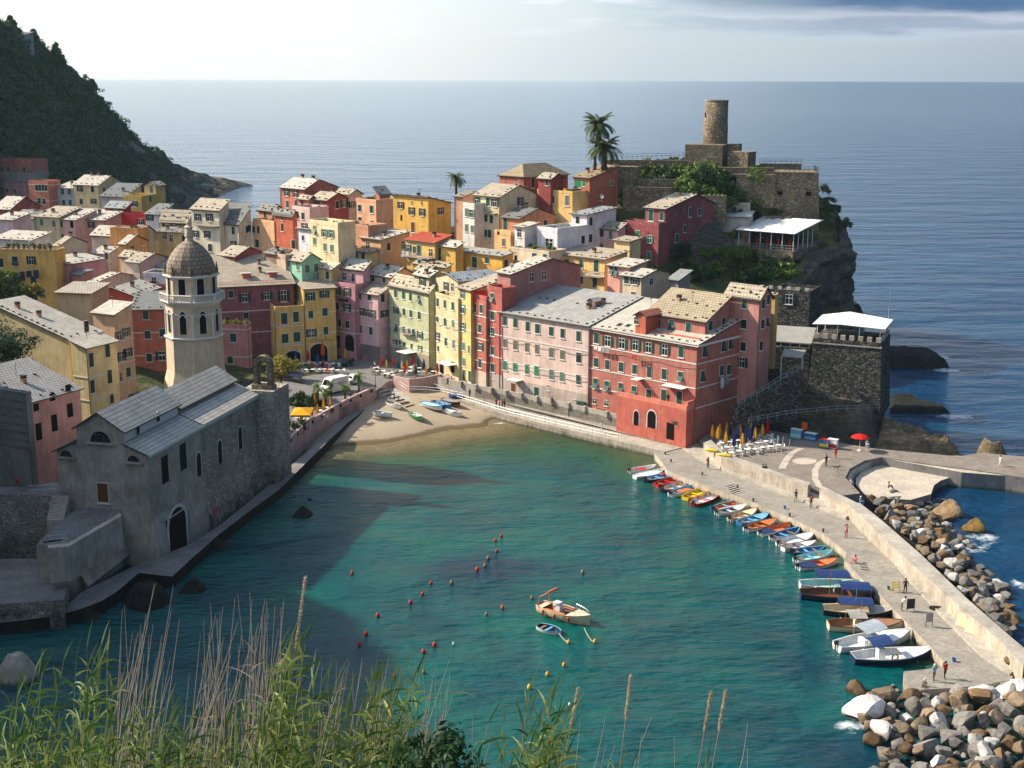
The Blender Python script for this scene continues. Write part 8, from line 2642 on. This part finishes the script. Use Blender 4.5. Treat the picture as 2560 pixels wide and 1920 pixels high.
zt=5.3
A=[onz('Q',140,1040,zt),onz('Q',205,932,zt),onz('Q',472,932,zt),onz('Q',415,1040,zt)]
ap_=sum(A,Vector())/4+Vector((0,0,.55))
mb=MB()
for i in range(4):
 j=(i+1)%4
 mb.face([A[j],A[i],ap_]);mb.face([A[i],A[j],A[j]-Vector((0,0,.3)),A[i]-Vector((0,0,.3))])
 mb.face([A[i]-Vector((0,0,.06)),A[j]-Vector((0,0,.06)),ap_-Vector((0,0,.06))])
link('canvas',mb.mesh('canvas',['cloth_yellow'],yb_),ya)
post_parts(ya,yb_,[Vector((a_.x,a_.y,3.0))for a_ in A],zt-3.0,.05)
def vehicle(name,p,q,Wd_,Hh,label,prof,mat,glass,wheels,letter=None):
 """p rear ground point, q front ground point; prof = side outline (x along 0..1, z)"""
 L=(q-p).length
 r=thing(name,(p+q)/2,label,name.split('_')[-1],None,math.atan2(q.y-p.y,q.x-p.x))
 pts=[((x-.5)*L,z*Hh)for x,z in prof]
 mb=MB()
 w2=Wd_/2
 def wz(z):return w2*(1-.16*max(0,z/Hh-.55))
 n_=len(pts)
 mb.add([(x,-wz(z),z)for x,z in pts]+[(x,wz(z),z)for x,z in pts],[tuple(range(n_)),tuple(range(2*n_-1,n_-1,-1))]+[(i,n_+i,n_+(i+1)%n_,(i+1)%n_)for i in range(n_)])
 bm_=mb.mesh('body',[mat])
 bo=link('body',bm_,r)
 bv=bo.modifiers.new('bevel','BEVEL');bv.width=.06;bv.segments=2
 for nm,quad in glass:
  gm=MB()
  P=[Vector(((a-.5)*L,(wz(c_*Hh)+.015)*b_,c_*Hh))for a,b_,c_ in quad]
  gm.face(P);gm.face([v_+Vector((0,0,0))for v_ in P][::-1])
  link(nm,gm.mesh(nm,['window_glass']),r)
 wm=MB();wm.lathe([(.1,-.11),(.33,-.11),(.35,-.05),(.35,.05),(.33,.11),(.1,.11)],16)
 rm=MB();rm.lathe([(.02,.10),(.2,.115),(.2,-.115),(.02,-.10)],12)
 wme,rme=wm.mesh('wheel',['rubber']),rm.mesh('rim',['steel'])
 for x in wheels:
  for sd_ in(-1,1):
   wo=link('wheel',wme,r,((x-.5)*L,sd_*(w2-.08),.35));wo.rotation_euler=(math.pi/2,0,0)
   link('rim',rme,wo)
 hm=MB();hm.box(-.02,.03,-.14,.14,-.1,.1)
 hme=hm.mesh('headlight',['steel'])
 for sd_ in(-1,1):
  link('headlight',hme,r,(L/2-.01,sd_*w2*.72,.8))
 if letter:
  txt,x,sd_,z,size=letter
  cu=bpy.data.curves.new('lettering','FONT');cu.body=txt;cu.size=size;cu.extrude=.004;cu.align_x='CENTER'
  cu.materials.append(MATS['boat_navy'])
  o=bpy.data.objects.new('lettering',cu);COL.objects.link(o)
  bpy.context.view_layer.update()
  tm_=bpy.data.meshes.new_from_object(o.evaluated_get(bpy.context.evaluated_depsgraph_get()))
  bpy.data.objects.remove(o)
  o=link('lettering',tm_,r)
  o.location=((x-.5)*L,sd_*(wz(z+.2)+.03),z);o.rotation_euler=(math.pi/2,0,0 if sd_<0 else math.pi)
 return r
vp=[(0,.12),(1,.12),(1,.38),(.97,.46),(.80,.55),(.70,.93),(.62,1.0),(.02,1.0),(0,.95)]
vehicle('delivery_van',onz('Q',905,690,3.0),onz('Q',560,765,3.0),2.05,2.75,'white high roofed delivery van parked on the piazza',vp,'white_paint',[('windscreen',[(.803,-.8,.57),(.803,.8,.57),(.712,.75,.90),(.712,-.75,.90)]),('side_window',[(.66,1,.56),(.78,1,.56),(.715,1,.80),(.66,1,.80)]),('side_window',[(.66,-1,.56),(.78,-1,.56),(.715,-1,.80),(.66,-1,.80)])],(.2,.82),('ARCO',.30,1,1.55,.62))
cp_=[(0,.15),(1,.15),(1,.45),(.96,.54),(.78,.60),(.62,.98),(.15,1.0),(.02,.62),(0,.55)]
vehicle('white_car',onz('Q',1120,590,3.0),onz('Q',925,615,3.0),1.8,1.7,'white car half hidden behind the delivery van',cp_,'white_paint',[('windscreen',[(.775,-.8,.62),(.775,.8,.62),(.635,.75,.94),(.635,-.75,.94)]),('side_window',[(.2,1,.64),(.7,1,.64),(.6,1,.92),(.2,1,.94)]),('side_window',[(.2,-1,.64),(.7,-1,.64),(.6,-1,.92),(.2,-1,.94)])],(.18,.82))
mb=MB()
mb.add([(-.24,-.26,.05),(.24,-.26,.05),(.24,.26,.05),(-.24,.26,.05),(-.30,-.34,1.0),(.30,-.34,1.0),(.30,.34,1.0),(-.30,.34,1.0)],[(0,3,2,1),(0,1,5,4),(1,2,6,5),(2,3,7,6),(3,0,4,7),(4,5,6,7)])
bb=mb.mesh('bin_body',['boat_grey'])
mb=MB();mb.add([(-.32,-.36,1.0),(.32,-.36,1.0),(.32,.38,1.04),(-.32,.38,1.04),(-.3,-.34,1.07),(.3,-.34,1.07),(.3,.36,1.14),(-.3,.36,1.14)],[(0,3,2,1),(0,1,5,4),(1,2,6,5),(2,3,7,6),(3,0,4,7),(4,5,6,7)])
bl_=mb.mesh('bin_lid',['rubber'])
for i in range(6):
 q=onz('Q',1130+i*30,690+i*5,3.0)
 r=thing('wheeled_bin',q,'grey wheeled bin with dark lid in the row by the sea wall','bin','wheeled bins by the sea wall',-.5);link('bin_body',bb,r);link('lid',bl_,r)
for x,y in((1205,1310),(1240,1318)):
 q=onz('G',x,y,3.4)
 r=thing('wheeled_bin',q,'green bin before the grey plaster house end','bin','green bins on the promenade',-.7)
 link('bin_body',cmesh('bin_body','green_shutter',lambda m_:m_.box(-.4,.4,-.35,.35,.05,1.1)),r);link('lid',bl_,r)
q=onz('Q',1320,655,3.0)
lp_=thing('street_lamp',q,'black street lamp at the top of the boat ramp','street lamp')
mb=MB();mb.lathe([(.16,0),(.12,.5),(.05,.7),(.045,4.0),(.08,4.05)],8);link('pole',mb.mesh('pole',['iron']),lp_)
mb=MB();mb.lathe([(.10,4.05),(.2,4.5),(.22,4.52)],6);link('lantern',mb.mesh('lantern',['canvas_white']),lp_)
mb=MB();mb.lathe([(.25,4.52),(.05,4.75),(.02,4.9)],6);link('lamp_cap',mb.mesh('lamp_cap',['iron']),lp_)
A=[onz('Q',-20,470,4.2),onz('Q',60,400,4.6),onz('Q',330,455,4.6),onz('Q',300,530,4.2)]
st0=thing('covered_stall',Vector((A[0].x,A[0].y,3.0)),'dark covered stall behind the yellow piazza tree','stall')
mb=MB();mb.face(A);mb.face([a_-Vector((0,0,.08))for a_ in A][::-1]);link('canvas',mb.mesh('canvas',['fabric_navy'],st0.location),st0)
post_parts(st0,st0.location,[Vector((a_.x,a_.y,3.0))for a_ in A],1.3,.04,'iron')
def box_thing(name,p,w_,d_,h_,mats,label,cat,rz=-.6):
 r=thing(name,p,label,cat,None,rz)
 mb=MB();mb.box(-w_/2,w_/2,-d_/2,d_/2,.08,h_);link('cabinet',mb.mesh('cabinet',[mats[0]]),r)
 mb=MB();mb.box(-w_/2-.05,w_/2+.05,-d_/2-.05,d_/2+.05,h_,h_+.08);link('top',mb.mesh('top',[mats[1]]),r)
 mb=MB();mb.box(-w_/2+.05,w_/2-.05,-d_/2-.02,-d_/2,.2,h_*.55);link('panel',mb.mesh('panel',[mats[2]]),r)
box_thing('kiosk_counter',onz('S',1790,465,2.45),1.7,.8,1.4,('boat_sky','boat_white','boat_aqua'),'pale teal kiosk counter against the dark rocks','kiosk')
box_thing('kiosk_counter',onz('S',2010,495,2.45),1.8,.8,1.1,('boat_blue','boat_white','boat_sky'),'blue kiosk counter right of the orange board','kiosk')
box_thing('ice_cream_chest',onz('H',1165,1325,2.45),1.5,.8,1.3,('boat_blue','boat_red','boat_yellow'),'bright blue and yellow ice cream chest on the plaza','freezer')
box_thing('ice_cream_chest',onz('H',1222,1330,2.45),1.4,.8,1.4,('boat_white','boat_white','boat_red'),'white freezer with red side on the plaza','freezer')
def board(p,w_,h_,mat,label,rz=-.6,legs=True,z0=.5):
 r=thing('sign_board',p,label,'sign',None,rz)
 mb=MB();mb.box(-w_/2,w_/2,-.03,.03,z0,z0+h_);link('panel',mb.mesh('panel',[mat]),r)
 if legs:
  lm=cmesh('leg','iron',lambda m_:m_.box(-.025,.025,-.035,.035,0,z0+.02))
  for x in(-w_/2+.05,w_/2-.05):
   link('leg',lm,r,(x,0,0))
 return r
board(onz('S',1905,440,2.45),.9,1.2,'cloth_orange','orange painted board between the plaza kiosks',z0=1.1)
board(onz('M',1008,405,1.2),.9,1.1,'boat_black','dark price board standing on the pier',.2,z0=.25)
board(onz('M',1155,530,1.2),.8,1.0,'boat_grey','plain grey board on legs on the pier',.2)
yf=thing('barrier_stand',onz('M',885,252,1.2),'yellow folding barrier stand on the pier','barrier',None,.2)
for x in(-.45,.45):
 link('leg',cmesh('leg','boat_yellow',lambda m_:(m_.tube([(0,-.3,0),(0,0,1.15)],.04,5),m_.tube([(0,.3,0),(0,0,1.15)],.04,5))),yf,(x,0,0))
for z in(.5,.8,1.1):
 link('bar',cmesh('bar','boat_yellow',lambda m_:m_.box(-.5,.5,-.04,.04,-.05,.05)),yf,(0,0,z))
rp0=thing('open_parasol',onz('H',1406,1345,2.45),'open red parasol with white base at the rocks','parasol')
link('pole',cmesh('pole','white_paint',lambda m_:(m_.tube([(0,0,0),(0,0,2.5)],.035,6),m_.lathe([(.35,0),(.3,.1)],10))),rp0)
link('canopy',cmesh('canopy','cloth_red',lambda m_:(m_.lathe([(1.4,2.05),(1.0,2.3),(.5,2.48),(.02,2.58)],8,cap=False),m_.lathe([(.02,2.54),(.5,2.44),(1.0,2.26),(1.4,2.01)],8,cap=False))),rp0)
chair(onz('H',1462,1345,2.45),2.4,'white_paint','single white chair beside the open red parasol',None)
chair(onz('H',1462,1318,2.45),.3,'white_paint','white chair of the person under the red parasol',None)
for x,y,cols_,lb_ in((1478,690,('boat_white',)*3,'drooping white flag on the plaza'),(1560,715,('boat_green','boat_white','boat_red'),'drooping green white red flag on the plaza'),(1660,755,('boat_blue','boat_navy','boat_navy'),'drooping blue flag on the plaza')):
 p=onz('S',x,y,2.45)
 r=thing('flag',p,lb_,'flag',None,0)
 link('pole',cmesh('pole','white_paint',lambda m_:m_.tube([(0,0,0),(.12,0,2.7)],.025,5)),r)
 fm=MB()
 for k in range(3):
  z1=2.6-k*.72
  xx=.12*z1/2.7
  fm.add([(xx,0,z1),(xx+.16,.05,z1-.15),(xx+.02,.1,z1-.72),(xx-.05,0,z1-.72),(xx,.03,z1),(xx+.16,.08,z1-.15),(xx+.02,.13,z1-.72),(xx-.05,.03,z1-.72)],[(0,1,2,3),(7,6,5,4),(0,4,5,1),(1,5,6,2),(2,6,7,3),(3,7,4,0)],k)
 link('cloth',fm.mesh('cloth',list(cols_)),r)
for x,y,lb_ in((490,665,'yellow kayak end lying on the plaza terrace corner'),(690,740,'yellow kayak lying along the plaza wall')):
 p=onz('S',x,y,3.2)
 r=thing('kayak',p,lb_,'kayak',None,-.45)
 mb=MB()
 mb.tube([(-1.2,0,.16),(-.8,0,.14),(0,0,.12),(.8,0,.14),(1.2,0,.16)],[.03,.2,.3,.2,.03],10)
 link('hull',mb.mesh('hull',['boat_yellow'],None,True),r)
for x,y,w_,lb_ in((1380,440,1.0,'upper cream board leaning on the harbour wall'),(1435,530,.8,'white board between two cream boards on the wall'),(1530,590,1.1,'lower cream board leaning on the harbour wall')):
 p=onz('M',x,y,1.5)
 r=thing('leaning_board',p,lb_,'board',None,D2(-51))
 mb=MB()
 pr=[(-w_,0),(w_,0),(w_*.95,1.1),(w_*.5,1.35),(-w_*.7,1.4),(-w_,1.1)]
 mb.add([(a_,-.35+.25*b_,b_)for a_,b_ in pr]+[(a_,-.29+.25*b_,b_)for a_,b_ in pr],[(0,1,2,3,4,5),(11,10,9,8,7,6)]+[(i,6+i,6+(i+1)%6,(i+1)%6)for i in range(6)])
 link('panel',mb.mesh('panel',['boat_cream' if 'cream' in lb_ else 'boat_white']),r)
q=onz('M',1210,395,1.2)
v,f=leaf_quads([(0,0,.2),(.4,.1,.15),(-.3,.1,.15)],[.4,.3,.35],70,.18,.5,.5,55)
tag(link('net_heap',npmesh('net_heap',v,f,['bark']),None,q),'heap of brown fishing net on the pier','net')
for x,y,lb_ in((1355,810,'blue bucket near the two walkers'),(835,235,'blue crate beside the yellow stand')):
 tag(link('bucket',cmesh('bucket','boat_blue',lambda m_:m_.lathe([(.16,0),(.22,.35),(.2,.35),(.15,.05)],10)),None,onz('M',x,y,1.2)),lb_,'bucket')
q=onz('L',1458,525,1.2);tag(link('bucket',cmesh('bucket','boat_blue',lambda m_:m_.lathe([(.13,0),(.18,.4),(.16,.4),(.12,.05)],10)),None,q),'small blue bucket on the quay paving','bucket')
bm_=cmesh('bollard','iron',lambda m_:m_.lathe([(.14,0),(.1,.25),(.17,.32),(.15,.42),(.02,.44)],10))
for x,y in((425,55),(475,120),(745,235),(1050,345),(1185,462),(1500,590),(1790,725)):
 tag(link('bollard',bm_,None,onz('L',x,y,1.2)),'iron mooring bollard on the quay edge','bollard','iron bollards along the quay')
def cut_steps(c,pts,label):
 """dark risers seen from above: a short flight going down to the water"""
 A=[onz(c,x,y,1.2)for x,y in pts]
 mb=MB()
 n_=5
 for i in range(n_):
  p0,p1=A[0].lerp(A[3],i/n_),A[0].lerp(A[3],(i+1)/n_)
  q0,q1=A[1].lerp(A[2],i/n_),A[1].lerp(A[2],(i+1)/n_)
  m0,m1=p0.lerp(p1,.55),q0.lerp(q1,.55)
  z=1.21
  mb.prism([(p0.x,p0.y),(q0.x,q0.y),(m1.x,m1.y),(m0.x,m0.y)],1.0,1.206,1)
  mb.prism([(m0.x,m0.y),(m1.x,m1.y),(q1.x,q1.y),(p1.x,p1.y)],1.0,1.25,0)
 tag(link('pier_stairs',mb.mesh('pier_stairs',['pale_concrete','dark_opening'],A[0]),None,A[0]),label,'stairs')
cut_steps('L',[(955,330),(1015,312),(1085,385),(1010,405)],'small flight of steps down to the water by the red boat')
cut_steps('N',[(365,1275),(435,1268),(465,1355),(390,1362)],'small flight of steps on the pier beside the bather')
fence_thing('quay_railing',[onz('G',x,y,1.9)for x,y in((-100,1125),(150,1235),(570,1365),(1000,1468),(1540,1592))],.95,'thin wire railing along the lower quay above the water','steel',2.2,.025)
fence_thing('quay_railing',[onz('F',x,y,2.2)for x,y in((1470,1100),(1580,1170),(1740,1175),(1880,1190),(2060,1230))],.95,'white railing of the sloping ramp beside the beach','white_paint',2.0,.03)
def laundry(H_,face,px_pts,label,cols_,drop=.8):
 c=px_pts[0]
 n_=H_.nA if face=='A' else H_.nB
 a_,b_=[onplane(c,x,y,H_.P0+n_*.7,n_)for x,y in px_pts[1:]]
 r=thing('washing_line',a_,label,'laundry')
 mb=MB();mb.tube([(0,0,0),b_-a_],.015,4);link('line',mb.mesh('line',['white_paint']),r)
 k=len(cols_)
 for i,cc in enumerate(cols_):
  p0,p1=(b_-a_)*((i+.1)/k),(b_-a_)*((i+.85)/k)
  dz=Vector((0,0,-drop*R.uniform(.7,1.2)))
  o_=n_*.02
  gm=MB()
  A=[p0,p1,p1+dz*.95+o_*3,p0+dz+o_*2]
  gm.face(A);gm.face([v_-o_ for v_ in A][::-1])
  link('garment',gm.mesh('garment',[cc]),r)
laundry(red,'A',('G',(1330,775),(1465,795)),'white and grey washing under the top windows of the red house',['boat_white','boat_white','boat_grey','boat_grey'])
laundry(red,'A',('G',(1655,845),(1755,862)),'red cloth and tan garments drying on the red house',['boat_red','boat_red','boat_wood','boat_wood'])
laundry(red,'B',('H',(445,845),(508,825)),'patterned sheet hanging on the side of the red house',['boat_white','boat_grey'],1.5)
laundry(mv,'A',('F',(995,362),(1075,372)),'row of dark washing on the mauve house',['fabric_navy','fabric_navy','fabric_navy'],.7)
laundry(yp,'A',('A',(40,1150),(340,1118)),'dark blue washing on the yellow pot terrace house',['fabric_navy','boat_navy','boat_black','fabric_navy','boat_navy'],1.7)
laundry(rr_,'A',('C',(10,850),(80,862)),'white sheets over the balcony of the red tiled house',['boat_white','boat_white'],1.2)
for i in range(9):
 p=yp.W(1.0+i*1.1,.5,yp.ze+.25)
 r=thing('flower_pot',p,'potted plant on the roof edge of the yellow house','plant','potted plants on the yellow roof terrace')
 link('pot',cmesh('pot','terracotta',lambda m_:m_.lathe([(.18,0),(.28,.45),(.3,.5),(.24,.5)],10)),r)
 fo=link('foliage',BUSH['bush_leaves'][i%3],r,(0,0,.4));fo.scale=(.45,.45,.55)
post_=MB();post_.box(-.14,.14,-.14,.14,0,1.6);pm_=post_.mesh('terrace_post',['stucco_white'])
for a_ in(1.6,5.2,8.8):
 p=yp.W(a_,.3,yp.ze+.25);link('terrace_post',pm_,yp.root,p-yp.base)
def dish(p,label):
 r=thing('satellite_dish',p,label,'dish',None,R.uniform(-.6,.3))
 link('mast',cmesh('mast','steel',lambda m_:m_.tube([(0,0,-.6),(0,0,.6)],.03,5)),r)
 link('reflector',cmesh('reflector','boat_white',lambda m_:m_.add([(.42*math.cos(k*math.pi/6),-.12-.0*k,.6+.42*math.sin(k*math.pi/6))for k in range(12)]+[(0,0,.6)],[(k,(k+1)%12,12)for k in range(12)]+[((k+1)%12,k,12)for k in range(12)])),r)
dish(aty('C',1745,410,259),'white satellite dish on the grey roof below the orange house')
dish(tall.W(1.5,1.5,tall.ze+.7),'dish on the pale roof of the tall rose house')
dish(cr.W(3,4,22.4),'dish on the blue grey roof')
sm_=cmesh('parapet_stub','pale_concrete',lambda m_:m_.box(-.3,.3,-.35,.35,0,.9))
for i,(x,y)in enumerate(((60,1095),(180,1125),(310,1152),(440,1180),(570,1204),(700,1228),(835,1255),(970,1283),(1110,1312),(1250,1343),(1440,1388))):
 o=link('parapet_stub',sm_,None,onz('G',x,y,3.4));o.rotation_euler=(0,0,D2(-42))
 tag(o,'square stub standing on the promenade parapet line','stub','parapet stubs on the promenade')
for x,y,lb_ in((1400,1345,'long wooden bench before the red house wall'),(1140,1295,'wooden bench before the grey plaster'),(100,1050,'wooden bench below the cream awning')):
 p=onz('G',x,y,3.4)
 r=thing('bench',p,lb_,'bench',None,D2(-43))
 link('seat',cmesh('seat','boat_wood',lambda m_:m_.box(-1.2,1.2,-.2,.2,.42,.48)),r)
 lg=cmesh('leg','boat_wood',lambda m_:m_.box(-.05,.05,-.18,.18,0,.42))
 for x_ in(-1,1):
  link('leg',lg,r,(x_,0,0))
 link('backrest',cmesh('backrest','boat_wood',lambda m_:m_.box(-1.2,1.2,.2,.25,.55,.9)),r)
for H_,z_,sg in((pink,4.6,.5),(pink,9.2,.35),(red,3.6,.3),(cr,5.2,.4),(gr,8.4,.5),(y2,9.6,.5),(mr,5.4,.4)):
 mb=MB()
 for k in range(3):
  a0,a1=H_.la*k/3,H_.la*(k+1)/3
  fB=H_ in(y2,mr)
  L_=(H_.lb if fB else H_.la)/3
  pts=[H_.W(-.08 if fB else L_*(k+t),L_*(k+t)if fB else-.08,H_.ze-z_-sg*4*t*(1-t))for t in[i/6 for i in range(7)]]
  mb.tube(pts,.035,4)
 link('cable',mb.mesh('cable',['iron'],H_.base),H_.root)
mb=MB()
mb.box(-900,900,-120,2600,-8,96)
me=bpy.data.meshes.new('haze')
me.from_pydata(mb.v,[],mb.f)
m=bpy.data.materials.new('haze')
m.use_nodes=True
nt=m.node_tree
nt.nodes.clear()
o_=nt.nodes.new('ShaderNodeOutputMaterial')
pv_=nt.nodes.new('ShaderNodeVolumePrincipled')
pv_.inputs['Color'].default_value=(0.66,0.90,1.0,1)
pv_.inputs['Density'].default_value=0.00005
pv_.inputs['Anisotropy'].default_value=0.25
nt.links.new(pv_.outputs[0],o_.inputs['Volume'])
me.materials.append(m)
o=bpy.data.objects.new('haze',me)
COL.objects.link(o)
o['kind']='stuff'
o['label']='thin pale sea haze over the whole bay'
scene.cycles.volume_bounces=0
